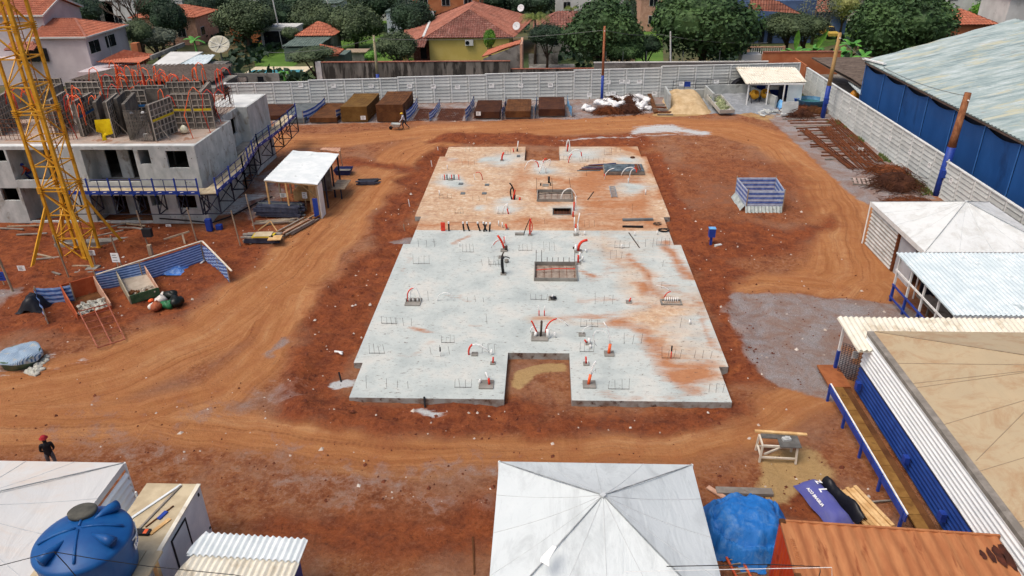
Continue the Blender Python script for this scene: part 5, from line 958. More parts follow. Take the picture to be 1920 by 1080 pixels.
for j in range(n-1):
    for i in range(n-1):
        if keep[j, i] and keep[j+1, i+1]: k = j*n+i; b.f.append((k, k+1, k+n+1, k+n)); b.mi.append(0)
tag(b.build('tarpaulin', BT, None, True, (x, y, 0)), 'bright blue tarpaulin draped over a heap beside the orange container', 'tarpaulin')
t = T('ladder', 'orange red ladder frame lying beside the front tent below the blue tarpaulin', 'ladder', (*(6.87,19.47), .0)); LB = M('orange_red_paint', H('b84a26'), H('c85f38'), s=3, rough=.6)
pa, pb = Vector((-.25, 1.0, .1)), Vector((.15, -1.6, .3)); 
for s_ in (-.25, .25): B().bar(pa+Vector((s_, 0, 0)), pb+Vector((s_, 0, 0)), .07).build('rail', LB, t, local=True)
for k in range(12): q = pa.lerp(pb, (k+.5)/12); B().bar(q-Vector((.25, 0, 0)), q+Vector((.25, .1, 0)), .03).build('rung', WOODP, t, local=True)
# --- wrapped mattress/bag with lettering, black sheet, planks
t = T('wrapped_pack', 'purple blue wrapped pack with white lettering beside the planks', 'pack', (*(10.87,22.28), 0), rz=.28); PB = canvas('violet_blue_wrap', H('4a4d92'), H('5c5f9e'), H('75788f'), .5, .7)
b = B(); n = 16
for j in range(n+1):
    for i in range(9):
        u, v = i/8*2-1, j/n*2-1; b.v.append((.52*u, 1.25*v, .42*(1-abs(u)**4)*(1-abs(v)**8)+.03*math.sin(v*7+u*2)+.05))
for j in range(n):
    for i in range(8): k = j*9+i; b.f.append((k, k+1, k+10, k+9)); b.mi.append(0)
b.build('pack', PB, t, True, local=True)
for s_, sz, px_, tx_ in (('ACO BRASILIA', .16, -.36, -.1), ('L', .42, .1, .1), ('Z', .3, .2, .55)):
    o = text_mesh(s_, sz, SIGNW, 'lettering', .004, True); o.parent = t; basis(o, (px_, tx_+.2, .50 if px_ > -.3 else .44), (0, -1, 0) if s_ != 'L' else (-.2, -1, 0), (0 if px_ > -.3 else -.3, 0, 1))
cloth('black_sheet', 'crumpled black plastic sheet between the violet pack and the planks', 'plastic sheet', (*(11.68,22.39), 0), .55, 2.3, BLP, amp=.25, hf=lambda u, v: .45*(1-u*u), n=24, seed=9, rz=.3)
t = T('timber_stack', 'stack of fresh pine planks behind the orange container', 'timber', (*(12.28,21.98), 0), rz=.3)
for k in range(6): B().box(-.5+k*.18, -1.2+.08*(k % 3), .1, -.36+k*.18, 1.1+.06*(k % 2), .17+.03*(k % 2)).build('plank', WOODN, t, local=True)
for k in range(5): B().box(-.45+k*.2, -1.25, .0, -.28+k*.2, 1.05, .098).build('plank', WOODN, t, local=True)
tag(B().bar((*(12.71,22.47), .05), (*(13.63,22.59), .05), .06).build('timber_batten', WOODG), 'thin loose batten lying right of the pine planks', 'timber')
tag(B().cbox((*(7.98,22.88), .1), (2.2, .35, .12), -.02).build('board', WOODG), 'grey board lying behind the blue tarpaulin', 'board'); tag(B().cbox((*(7.03,22.65), .08), (.2, 1.3, .06), .75).build('board', M('pinkish_wood', H('b48a72'), H('c29a80'), s=3)), 'short pinkish board lying left of the blue tarpaulin', 'board')
tag(B().bar((*(-2.39,18.54), .03), (*(-2.6,20.27), .03), .05).build('batten', MESHB), 'thin brown batten lying left of the front tent', 'batten')
# --- saw bench
t = T('saw_bench', 'whitewashed timber saw bench with a grey top standing on sawdust', 'bench', (*(9.82,25.07), 0), rz=-.05); WW = M('whitewashed_timber', H('c9beaa'), H('dcd2c0'), H('a48a6c'), s=4, rough=.8)
for sx in (-.72, .68):
    for sy in (-.3, .38): B().bar((sx*1.05, sy*1.15, 0), (sx, sy, .86), .08).build('leg', WW, t, local=True)
for a, c in (((-.72, -.3, .84), (.68, -.3, .84)), ((-.74, -.32, .25), (.7, -.32, .25)), ((-.74, .4, .25), (.7, .4, .25)), ((-.73, -.32, .3), (-.73, .4, .3)), ((-.72, -.3, .84), (-.72, .4, .84)), ((-.6, -.3, .4), (.6, .3, .55))): B().bar(a, c, .07).build('rail', WW, t, local=True)
GT = M('grey_board', H('55534f'), H('6a6864'), s=3); B().box(-.05, -.42, .885, .82, .42, .92).build('top_board', GT, t, local=True); B().box(-.68, .12, .885, -.055, .42, .918).build('top_board', GT, t, local=True)
B().bar((-.9, .5, .96), (1.22, .42, .96), .14, .07).build('fence_board', WOODN, t, local=True); B().cbox((.3, .05, .97), (.34, .2, .1), .2).cbox((.3, .05, 1.04), (.12, .12, .08)).build('saw', CONC, t, local=True)
# --- front hip tent
tent('large grimy white canopy tent in the centre foreground', -1.62, 5.45, 14.45, 21.5, 2.6, 4.3, TENTF, .22, apex=(1.9, 18.0))
tag(B().slab3([(-0.05,15.8,3.9), (0.3,16.18,4), (0.42,16.12,4), (0.2,15.73,3.92), (0.2,15.51,3.85), (-0.08,15.7,3.85)], .01).build('paper_scrap', SIGNW), 'torn white paper scrap lying on the front tent roof', 'paper')
tag(B().tube([(2.32,15.2,4.05), (5.13,15.6,3.78), (8.48,16,3.53), (8.59,16,2.96)], .01, 5).build('cable', WHITEP), 'thin pale cable sagging over the right edge of the front tent', 'cable')
# --- dusty tent at lower left
tent('dusty cream canopy tent at the left edge of the foreground', -22.9, -15.45, 13.4, 20.85, 2.8, 4.2, TENTB, .25)
b = B()
t = T('tent_side_wall', 'ribbed white metal side wall under the dusty cream tent', 'wall', (-15.4, 19, 0)); B().ribbed([(-15.35, 18.4, 0), (-15.35, 20.7, 0), (-15.35, 20.7, 2.5), (-15.35, 18.4, 2.5)], .3, .05, along=(0, 1, 0)).build('ribbed_sheet', WR, t, True); b = B(); b.bar((-14.9, 18.0, 0), (-14.9, 18.0, 2.0), .07); b.bar((-14.9, 20.2, 0), (-14.9, 20.2, 2.0), .07); b.bar((-14.9, 18.0, 1.0), (-14.9, 20.2, 1.0), .05); b.build('white_frame', WHITEP, t)
# --- portable cabin with plywood roof
t = T('portable_cabin', 'white portable cabin with a stained plywood roof beside the blue tank', 'cabin', (-13.2, 18.6, 0)); x0, x1, y0, y1, hc = -14.22, -12.3, 16.0, 20.0, 2.55
B().box(x0, y0, .1, x1, y1, hc).build('body', WHITESH, t); B().box(x0-.03, y0, hc+.003, x1-.12, y1+.03, hc+.04).build('roof_board', PLY, t); B().box(x1-.115, y0, hc+.003, x1+.03, y1+.03, hc+.055).build('roof_edge', CORRW, t)
DR = M('dark_frame', H('2a2a2c'), s=3); b = B(); b.box(x1+.002, 17.55, .25, x1+.03, 17.62, 2.35); b.box(x1+.002, 18.58, .25, x1+.03, 18.65, 2.35); b.box(x1+.002, 17.62, 2.28, x1+.03, 18.58, 2.35); b.build('door_frame', DR, t); B().box(x1+.002, 17.63, .25, x1+.02, 18.57, 2.27).build('door', CORRG, t); B().cbox((x1+.02, 19.75, 2.35), (.03, .08, .12)).cbox((x1+.02, 19.9, .6), (.03, .08, .08)).build('hinge', DR, t)
for lab, a, c, w_, m_ in (('pale batten lying diagonally across the plywood cabin roof', (-14.1, 18.0), (-12.95, 19.95), .09, WHITESH), ('thinner batten crossing the plywood cabin roof', (-13.55, 17.3), (-12.93, 19.9), .07, WOODG), ('short brown stick on the plywood cabin roof', (-13.25, 17.9), (-12.75, 18.9), .035, MESHB), ('short plank at the near end of the plywood cabin roof', (-12.95, 17.6), (-12.6, 18.3), .14, WOODN)):
    tag(B().bar((*a, hc+.07), (*c, hc+.07), w_, .04).build('batten', m_), lab, 'batten')
tag(B().cbox((-12.93, 18.45, hc+.07), (.14, .38, .05), -.3).build('blue_slab', BLUE), 'small blue block on the plywood cabin roof', 'block')
o = T('small_carton', 'small dark carton with an orange patch on the plywood cabin roof', 'carton', (-13.25, 17.65, hc+.04)); B().box(-.28, -.12, 0, .28, .12, .1).build('carton', DR, o, local=True); B().box(.08, -.1, .101, .2, .1, .105).build('label_patch', ORANGE, o, local=True)
# --- blue water tank on its timber stand
TB = M('tank_blue_plastic', H('104a86'), H('15548f'), H('2a6096'), s=1.6, rough=.4, bump=.05); tk = T('water_tank', 'large round blue water tank with a grey lid in the lower left foreground', 'water tank', (-13.68, 15.72, 0)); tz = 3.0; R0, R1, th = 1.22, 1.38, 1.35
dome = lambda r: tz+th+.42*(1-(r/R1)**2)
b = B().lathe([(R0, tz), (R0+.02, tz+.02), (R0+.06, tz+.5), (R0+.13, tz+1.1), (R1-.01, tz+th-.14), (R1, tz+th-.08), (R1-.02, tz+th-.02), (R1-.08, tz+th+.04), (1.1, dome(1.15)), (.8, dome(.83)), (.5, dome(.5)), (.2, dome(.2)), (.01, dome(0))], 64); b.build('tank_body', TB, tk, True, local=True)
for k in range(4):
    a = R(20+90*k); P_ = []
    B().tube([(r*math.cos(a), r*math.sin(a), dome(r)+.01) for r in (.08, .4, .7, .95, 1.15)], .04, 6).build('dome_rib', TB, tk, True, local=True)
    a2 = R(65+90*k+(8 if k % 2 else 0)); c_, s_ = math.cos(a2), math.sin(a2)
    if k != 1: B().tube([(r*c_, r*s_, z_) for r, z_ in ((.45, dome(.5)-.03), (.75, dome(.78)+.03), (1.0, dome(1.0)+.1), (1.25, dome(1.2)+.14))], [.03, .1, .15, .17], 14).build('lifting_lug', TB, tk, True, local=True); B().tube([(1.248*c_, 1.248*s_, dome(1.2)+.14), (1.255*c_, 1.255*s_, dome(1.2)+.141)], [.12, .12], 14).build('lug_shade_disc', M('painted_shade_plastic', H('0d3566'), s=2) if k == 0 else bpy.data.materials['painted_shade_plastic'], tk, local=True)  # darker disc on each solid lug end paints the shade of its hollow
la = R(112); lx, ly = .72*math.cos(la), .72*math.sin(la); o = B().lathe([(.40, 0), (.41, .10), (.36, .14), (.1, .16), (.01, .165)], 32).build('lid', M('grey_lid', H('4b4a44'), H('5c5a52'), H('6d6a60'), s=3, rough=.9), tk, True, local=True); o.location = (lx, ly, dome(.72)+.03); o.rotation_euler = (-.16, 0, 0)
B().lathe([(.44, -.12), (.42, .03)], 32, (lx, ly, dome(.72)+.02)).build('lid_collar', TB, tk, True, local=True)
# lettering plate bent round the tank side
def bend_plate(name, a0, a1, z0, z1, mat, rr, parent, n=10, skew=0):
    b = B()
    for k in range(n): u0_, u1_ = a0+(a1-a0)*k/n, a0+(a1-a0)*(k+1)/n; b.add([(rr*math.cos(u0_), rr*math.sin(u0_), z0), (rr*math.cos(u1_), rr*math.sin(u1_), z0), (rr*math.cos(u1_), rr*math.sin(u1_), z1), (rr*math.cos(u0_), rr*math.sin(u0_), z1)], [(0, 1, 2, 3)])
    return b.build(name, mat, parent, local=True)
bend_plate('brand_plate', R(8), R(62), tz+.70, tz+.93, SIGNW, R1-.0, tk)
for i, ch_ in enumerate('FORTLEV'):
    a = R(13)+i*R(7.6); o = text_mesh(ch_, .17, BLUE, 'letter', .003, True); o.parent = tk; basis(o, ((R1+.004)*math.cos(a), (R1+.004)*math.sin(a), tz+.815), (-math.sin(a), math.cos(a), 0), (math.cos(a), math.sin(a), 0))
for (aa, za, ab, zb) in ((8, 1.12, 30, .95), (36, 1.25, 30, .95), (58, 1.12, 40, .95)): B().tube([((R1+.005)*math.cos(R(aa+(ab-aa)*q/4)), (R1+.005)*math.sin(R(aa+(ab-aa)*q/4)), tz+za+(zb-za)*q/4) for q in range(5)], .022, 6).build('logo_stroke', SIGNW, tk, True, local=True)
st_ = T('tank_stand', 'timber platform carrying the blue water tank', 'stand', (-13.7, 15.4, 0))
for k in range(7): B().box(-15.6+k*.52, 14.0, 2.88, -15.11+k*.52, 16.6, 2.96).build('plank', PLY, st_)
for x in (-15.4, -12.2):
    for y in (14.3, 16.2): B().box(x, y, 0, x+.15, y+.15, 2.87).build('post', WOODN, st_)
tag(B().tube([(-15.37,14.2,4.73), (-13.5,14.3,5.29), (-13.39,14.3,5.32)], .012, 5).build('cable', WIRED), 'black cable coming in from the left to the tank top', 'cable'); tag(B().tube([(-13.39,14.3,5.32), (-12.45,14.5,4.86), (-11.37,15,4.05), (-9.09,15.3,3.44), (-8.22,15.4,3.09)], .012, 5).build('cable', WIRED), 'black cable running right from the tank top over the timber', 'cable'); tag(B().tube([(-13.39,14.3,5.32), (-13.19,14.3,4.81), (-12.99,14.3,4.19)], .014, 5).build('cable', WIRED), 'black cable dropping down over the front of the tank', 'cable')
# --- small corrugated roof
t = T('lean_to_roof', 'cream corrugated fibre cement roof beside the white cabin', 'roof', (-9.5, 17, 0))
for k in range(3):
    ya, yb = 17.95-k*.95, 17.95-(k+1)*.95; B().ribbed([(-11.5, yb-.05, 2.42-.02*k+.02), (-7.75, yb-.25, 2.42-.02*k+.02), (-7.75, ya-.2, 2.4-.02*k), (-11.35, ya, 2.4-.02*k)], .21, .045, along=(0, 1, 0)).build('sheet', [WHITESH, CORRW, WHITESH][k], t, True)
B().box(-11.3, 15.3, 0, -8.0, 17.4, 2.25).build('walls', BR, t)

# ================================================================ FITTINGS ON THE SLABS
ZS = .25
def starter(label, x, y, n=3, w_=.9, h=.55, hook=0, dbl=False, group='starter bars on the slabs'):
    t = T('starter_bars', label, 'starter bars', (x, y, ZS), group)
    for i in range(n):
        u = (i/(n-1)-.5)*w_ if n > 1 else 0; hh = h*rnd.uniform(.75, 1.1); pts = [(u, rnd.uniform(-.03, .03), -.02), (u+rnd.uniform(-.06, .06), 0, hh)]
        if hook: pts.append((pts[-1][0]+rnd.choice((-1, 1))*.12, 0, hh-.03))
        B().tube(pts, .009, 4).build('bar', REBAR, t, local=True)
    if n == 4: B().tube([(-w_/2, 0, .03), (w_/2, 0, .03)], .01, 4).build('tie_bar', REBAR, t, local=True)
    return t
SBP = [(-2.86,32.64), (-8.65,32.48), (-7.05,29.45), (-8.54,29.37), (-3.88,29.52), (-7.74,35.34), (-8.59,35.56), (-3.99,38.18), (-6.79,38.27), (-5.08,33.6), (-5.34,32.49), (-7.95,43.26), (-7.99,45.94), (-7.43,46.12), (-5.08,45.1), (-2.92,42.92), (-3.11,43.23), (-3.55,43.07), (-3.15,35.65), (-0.32,38.5), (3.45,38.04), (2.48,35.4), (4.66,33.67), (7.4,35.37), (6.46,32.31), (8.05,32.34), (3.58,29.54), (8.14,29.38), (7.5,43.05), (7.99,46.36), (4.66,44.21), (5.19,45.9), (6.78,46.09), (7.03,40.1), (2.22,32.84), (-6.8,63.55), (-6.41,52.09), (-5.1,54.79), (6.5,52.16), (1.83,65.06), (4.75,64.28), (5.77,66.63), (6.57,67.45), (3.54,60.65), (3.48,64.59), (-7.07,67.51), (-3.54,66.67), (3.2,49.57), (-0,50.05), (-7.84,55.25), (0.33,45.42), (-1.28,45.4)]
def where(x, y):
    sl_ = 'pale front slab' if y < YS else 'stained rear slab'; y0_, y1_ = (28.6, YS) if y < YS else (YS, 69.2); v = (y-y0_)/(y1_-y0_)
    return ('nearest third' if v < .33 else 'middle' if v < .66 else 'farthest third')+' of the '+sl_+(' by its left edge' if x < -6 else ' left of centre' if x < -1.5 else ' near its centre line' if x < 1.8 else ' right of centre' if x < 5.5 else ' by its right edge')
for i, (x, y) in enumerate(SBP): starter(['three hooked', 'four straight', 'three straight', 'single hooked', 'four upright'][i % 5]+' starter bars, '+where(x, y), x, y, [3, 4, 3, 1, 4][i % 5], rnd.uniform(.6, 1.1), rnd.uniform(.4, .75), i % 3 == 0)
def conduits(label, x, y, lst, box=None, z=ZS):
    """lst of (material, [(dx,dy,dz)...])"""
    t = T('conduit_stub', label, 'conduit', (x, y, z))
    if box: B().box(-box/2, -box/2, 0, box/2, box/2, .07).build('junction_box', CONCD, t, local=True)
    for m_, pts, r in lst:
        P_ = [Vector(p) for p in pts]
        if len(P_) == 3: P_ = [P_[0].lerp(P_[1], k/5).lerp(P_[1].lerp(P_[2], k/5), k/5) for k in range(6)]
        B().tube(P_, r, 6).build('conduit', m_, t, True, local=True)
    return t
hoop = lambda m_, w_, h, r=.03, s_=0, n=12: (m_, [(s_-w_/2*math.cos(math.pi*k/n)*1.0+w_*.0, .0, h*math.sin(math.pi*k/n)) for k in range(n+1)], r)
C_ = conduits
C_('red and white hoop over clustered pipe stubs on the left of the front slab', *(-7.64,38.06), [hoop(WHITEP, .62, 1.0, .03, .12), (REDP, [(-.3, 0, 0), (-.45, 0, .8), (.1, 0, .98)], .035)]+[(WHITEP if k % 2 else REBAR, [(-.4+k*.13, .05*(k % 2), 0), (-.4+k*.13, 0, .25)], .035) for k in range(7)], .9)
C_('small white hoop beside the orange stain on the left of the front slab', *(-5.76,38.28), [hoop(WHITEP, .95, .55, .025)])
C_('wide white and red hoop near the front left bay of the slab', *(-3.56,32.47), [(WHITEP, [(-.25, 0, .45), (.1, 0, .95), (.85, 0, .1)], .035), (REDP, [(-.3, 0, 0), (-.35, 0, .4), (-.1, 0, .62)], .05), (WHITEP, [(.85, 0, 0), (.88, 0, .3)], .06)], .32)
C_('white and red conduits in a sandy box left of the front notch', *(-2.76,29.76), [(WHITEP, [(-.35, .1, 0), (-.3, .1, .25)], .06), (WHITEP, [(-.05, .6, .1), (-.1, .3, .8), (.1, 0, .35)], .045), (REDP, [(.12, 0, .4), (.14, -.02, 0)], .06)], .7)
C_('red stub beside thin rods left of the front notch', *(-2.57,31.64), [(REDP, [(0, 0, 0), (.03, 0, .4)], .045)], .25)
C_('orange and white conduits in a square box right of the front notch', *(2.2,29.87), [(ORANGE, [(-.05, 0, 0), (.04, 0, .6)], .07), (WHITEP, [(.03, 0, .5), (.12, .1, 1.1), (.3, .2, 1.25)], .035), (WHITEP, [(.05, .0, .5), (.3, .2, 1.0), (.3, .3, .6)], .02)], .62)
C_('small red stub in a box behind the orange one right of the notch', *(2.14,31.68), [(REDP, [(0, 0, 0), (-.03, 0, .45)], .045), (WHITEP, [(.1, -.1, 0), (.05, -.1, .3)], .03)], .3)
C_('tall orange conduit with a looping white hose in a square box', *(3.36,32.65), [(ORANGE, [(-.03, 0, 0), (.03, 0, .62)], .075), (WHITEP, [(.03, 0, .55), (.05, .1, 1.3), (-.35, .2, 1.8)], .03), (WHITEP, [(.0, 0, .6), (-.1, .1, 1.6), (-.75, .1, 1.3), ][:3], .02), (WHITEP, [(-.75, .1, 1.3), (-.95, .1, .8), (-.65, .1, .45)], .02)], .5)
C_('cluster of black rods and red white hoops in the middle of the front slab', *(-0.22,34.28), [(REDP, [(-.15, 0, .3), (-.4, 0, .95), (-.45, 0, 1.0)], .05), (WHITEP, [(-.5, 0, .3), (-.5, 0, .8), (-.15, 0, .6)], .03), (REBAR, [(.05, 0, 0), (.1, 0, 1.0)], .06), (REDP, [(.3, 0, .3), (.35, 0, 1.0), (.9, 0, 1.15)], .04), (WHITEP, [(.75, 0, 1.1), (1.2, 0, 1.2), (1.5, 0, .7)], .025), (WHITEP, [(.45, -.1, 0), (.42, -.1, .55)], .1), (WHITEP, [(-.25, 0, 0), (-.2, 0, .35)], .08)], .9)
C_('white pipe stubs right of the middle cluster', *(0.58,34.24), [(WHITEP, [(0, 0, 0), (0, 0, .32)], .06)])
C_('pair of thin white and red stubs behind the middle cluster', *(-0.18,36.6), [(REDP, [(-.1, 0, 0), (-.1, 0, .35)], .03), (WHITEP, [(-.1, 0, .3), (-.13, 0, .65)], .025), (REDP, [(.2, 0, 0), (.2, 0, .35)], .03), (WHITEP, [(.2, 0, .3), (.24, 0, .65)], .025)])
C_('small dark box with white hoop on the front slab', *(2.04,34.54), [(WHITEP, [(0, 0, 0), (.05, 0, .6), (.5, .1, .5)], .02)], .35)
C_('grouped white stubs with a red elbow right of centre', *(2.34,33.63), [(REDP, [(-.1, 0, .1), (-.2, 0, .25)], .05), (WHITEP, [(.05, 0, 0), (.05, 0, .35)], .08), (WHITEP, [(.07, -.4, 0), (.07, -.4, .2)], .07)], .3)
C_('thick black conduit with a hooked top in the middle left of the front slab', *(-2.56,41.85), [(BLACKP, [(0, 0, 0), (-.1, 0, .7), (-.05, 0, 1.15)], .10), (BLACKP, [(-.03, 0, 1.1), (.15, 0, 1.3), (.42, 0, 1.1)], .035)], .35)
C_('red and white hoops at the back left of the front slab', *(-2.7,45.38), [(REDP, [(0, 0, .2), (-.1, 0, .7), (-.4, 0, 1.1)], .08), (WHITEP, [(-.3, 0, .75), (-.6, 0, .9), (-.85, 0, .2)], .03), (REDP, [(-.3, 0, .72), (-.5, 0, .8), (-.7, 0, .4)], .025), (REBAR, [(.15, 0, 0), (.15, 0, .35)], .1), (WHITEP, [(.05, .9, 0), (.05, .9, .7)], .04), (REDP, [(-.05, 1.2, 0), (-.05, 1.2, .5)], .04)], .45)
C_('grey junction stubs left of the thick black conduit', *(-2.82,44.29), [(REBAR, [(0, 0, 0), (.15, 0, .4)], .05)], .35); C_('grey round stub behind the thick black conduit', *(-2.44,43.56), [(CONCD, [(0, 0, 0), (0, 0, .2)], .15)])
C_('thick red elbow and white pipes at the back right of the front slab', *(2.24,45.27), [(WHITEP, [(-.15, 0, 0), (-.15, 0, .5)], .1), (REDP, [(0, 0, .1), (.0, 0, .8), (.6, 0, .85)], .09), (REBAR, [(-.2, .5, 0), (-.2, .5, .1)], .15)], .5)
C_('white pipe cluster at the rear edge of the front slab', *(2.2,48.03), [(WHITEP, [(0, 0, 0), (-.05, 0, .5)], .08), (WHITEP, [(.15, 0, .1), (.1, 0, .9)], .04), (REDP, [(0, .8, 0), (0, .8, .5)], .05), (WHITEP, [(.1, .9, .2), (.25, .9, 1.3)], .04), (WHITEP, [(-.1, .9, .2), (-.1, .9, 1.0)], .04)], .35)
C_('white stub right of the rear pipe cluster', *(2.79,48.04), [(WHITEP, [(0, 0, 0), (0, 0, .3)], .06)]); C_('white stub right of the thick red elbow', *(2.73,45.19), [(WHITEP, [(0, 0, 0), (0, 0, .22)], .07)])
C_('red and white stubs in front of the thick red elbow', *(2.17,43.46), [(REDP, [(0, 0, 0), (0, 0, .6)], .06), (WHITEP, [(.1, .3, .2), (.12, .3, .65)], .08), (WHITEP, [(.3, .2, .1), (.3, .2, .4)], .06)], .35)
C_('red stub on a small tan box on the front slab', *(4.91,38.25), [(REDP, [(0, 0, 0), (.1, 0, .3)], .04)], .32)
t = C_('comb of pipe stubs in a rectangular frame on the right of the front slab', *(7.33,38.22), [(WHITEP, [(-.35+.12*k, 0, 0), (-.35+.12*k, 0, .38)], .03) for k in range(7)]+[(REDP, [(-.4, .1, .3), (-.3, .1, .65), (-.05, .1, .7)], .03), (WHITEP, [(-.1, .1, .7), (-.3, .1, 1.0), (-.9, .1, 1.1)], .02)], None); B().box(-.6, -.3, 0, .6, -.22, .1).box(-.6, .22, 0, .6, .3, .1).box(-.6, -.219, 0, -.52, .219, .1).box(.52, -.219, 0, .6, .219, .1).build('frame', CONCD, t, local=True)
C_('green grey junction box with a white cap on the front slab', *(0.49,38.64), [(WHITEP, [(0, 0, .1), (0, 0, .25)], .06), (BLACKP, [(.05, -.1, .08), (.05, -.1, .14)], .2)], .45)
C_('white stub near the right edge of the front slab', *(7.99,35.78), [(WHITEP, [(0, 0, 0), (0, 0, .3)], .06)]); C_('tall dark rod with red tip on the right of the front slab', *(6.46,32.31), [(REDP, [(0, 0, 0), (0, 0, .45)], .03), (BLACKP, [(0, 0, .45), (0, 0, .75)], .04)])
C_('dark rod standing left of the hoop on the front slab', *(-5.31,32.29), [(WHITEP, [(0, 0, 0), (0, 0, .3)], .02), (BLACKP, [(0, 0, .3), (0, 0, .55)], .04)])
for k, (x, y) in enumerate([(8.02,35.79), (-5.75,46.05), (5.18,45.81), (7.83,48.17), (6.26,47.97)]): C_('white capped pipe stub on the slab', x, y, [(WHITEP, [(0, 0, 0), (0, 0, .3)], .045)])['group'] = 'white capped stubs on the slabs'
C_('red hooked conduit standing at the seam of the two slabs', *(-1.01,48), [(REDP, [(0, 0, 0), (-.05, 0, .8), (.05, 0, 1.25)], .06), (REDP, [(.08, 0, .2), (.25, 0, .7), (.05, 0, 1.1)], .035), (BLACKP, [(-.45, .1, 0), (-.3, 0, .6), (-.0, 0, 1.25)], .03)], .3)
tag(B().cbox((*(-1.75,48.09), .3), (.62, .3, .12)).build('grey_block', CONCD), 'flat grey block lying at the seam of the slabs', 'block')
for k, (px_, m_, ln) in enumerate((((-6.79,48.72), 0, 0), ((-5.72,48.72), 0, -.05), ((-5.34,48.73), 0, -.15), ((-4.58,48.73), 0, -.15), ((-4.12,48.74), 0, -.2), ((-4.31,48.64), 0, .2), ((-3.89,48.64), 0, .05))):
    t = T('black_conduit', ['leftmost black white capped conduit beside the red sheet at the slab seam', 'second black white capped conduit from the red sheet', 'third black white capped conduit from the red sheet', 'fourth black white capped conduit from the red sheet', 'fifth black white capped conduit from the red sheet', 'black conduit leaning the other way at the slab seam', 'rightmost black white capped conduit at the slab seam'][k], 'conduit', (*px_, ZS)); B().tube([(0, 0, 0), (ln*.5, 0, .3), (ln, 0, .58)], .06, 8).build('conduit', BLACKP, t, True, local=True); B().tube([(ln, 0, .58), (ln, 0, .7)], .065, 8).build('cap', WHITEP, t, local=True)
tag(B().cbox((*(-7.2,48.71), .58), (.3, .08, .62)).build('red_sheet', REDP), 'small upright red sheet at the slab seam', 'sheet')
tag(B().tube([(*(-7.33,48.81), .9), (*(-3.9,48.74), .9)], .012, 4).build('guide_rod', REBAR), 'thin rod tying the row of black conduits together', 'rod')
# rear slab
C_('white rod with red base at the rear left corner', *(-2.59,67.66), [(WHITEP, [(0, 0, .2), (.1, 0, 1.0)], .05), (REBAR, [(0, 0, 0), (0, 0, .3)], .08)]); C_('red curved stub on the rear slab', *(-3.89,64.92), [(REDP, [(0, 0, 0), (0, 0, .5), (.2, 0, .75)], .08)], .3); C_('pink stub beside the rear left corner rod', *(-2.93,67.49), [(REDP, [(0, 0, 0), (-.05, 0, .35)], .05)])
C_('red and white loop at the rear right corner of the slab', *(2.13,67.63), [(REDP, [(-.05, 0, 0), (-.03, 0, .65)], .06), hoop(WHITEP, .35, 1.1, .05)]); C_('white hoop with red end on the rear slab', *(2.91,65.84), [(WHITEP, [(-.9, 0, .0), (-.2, 0, 1.2), (.35, 0, .5)], .035), (REDP, [(.35, 0, .5), (.42, 0, .1)], .05)])
C_('pink curved conduit left of the white hoop on the rear slab', *(2.1,64.29), [(REDP, [(0, 0, 0), (0, 0, .6), (.3, 0, .8)], .04)])
C_('four legged white conduit knot on the rear slab', *(-0.17,61.35), [(WHITEP, [(-.35, 0, 0), (-.1, 0, .6), (.05, 0, 1.2)], .04), (WHITEP, [(.25, 0, 0), (.1, 0, .7), (.05, 0, 1.2)], .04), hoop(WHITEP, .7, .6, .035, .0), (REDP, [(0, 0, 1.0), (.15, 0, 1.4), (.3, 0, 1.3)], .05), (WHITEP, [(.1, 0, .9), (.9, 0, 1.7), (.5, 0, .6)], .035)])
C_('wide white and red hoop left of the conduit knot', *(-0.86,61.78), [(WHITEP, [(-.9, 0, .2), (-.6, 0, 1.4), (.2, 0, .9)], .035), (REDP, [(0, 0, .95), (.3, 0, .9), (.3, 0, .4)], .05)]); C_('black upright conduit above the rear pit', *(0.33,58.9), [(BLACKP, [(0, 0, 0), (0, 0, .55)], .09)]); C_('small grey box frame above the rear pit', *(0.06,58.25), [(REBAR, [(-.4, 0, .0), (-.4, 0, .2)], .06), (REBAR, [(.4, 0, .0), (.4, 0, .2)], .06)], .5)
C_('red and black bent conduits in the middle of the rear slab', *(-2.48,55.03), [(REDP, [(0, 0, 0), (.1, 0, .5), (.15, 0, .8)], .08), (BLACKP, [(-.1, 0, 0), (-.35, 0, .9), (0, 0, 1.0)], .06), (BLACKP, [(.1, 0, .3), (.1, 0, 1.0), (-.25, 0, 1.35)], .06), (BLACKP, [(.1, 0, 0), (.12, 0, .4)], .09), (REDP, [(.5, -.1, 0), (.55, -.1, .2)], .08)])
C_('white and red conduits in front of the black ones', *(-2.8,52), [(WHITEP, [(-.7, 0, 0), (-.68, 0, .55)], .05), (WHITEP, [(-.35, 0, .0), (-.15, 0, 1.2), (.1, 0, .4)], .035), (WHITEP, [(.05, .1, .3), (0, .1, .8)], .05), (REDP, [(.1, 0, 0), (0, 0, .4)], .05)])
C_('red and white pipes right of the small pit', *(2.2,52.68), [(REDP, [(0, 0, 0), (0, 0, .7)], .06), (WHITEP, [(.15, 0, .2), (.1, 0, 1.1)], .04), (REDP, [(-.1, -1.2, 0), (-.1, -1.2, .4)], .06)])
C_('white hoop over the right end of the rear pit', *(1.6,54.58), [(WHITEP, [(-.35, 0, .1), (-.35, 0, 1.0), (.35, 0, 1.1)], .035), (WHITEP, [(.35, 0, 1.1), (.75, 0, .8), (.9, 0, .2)], .03)])
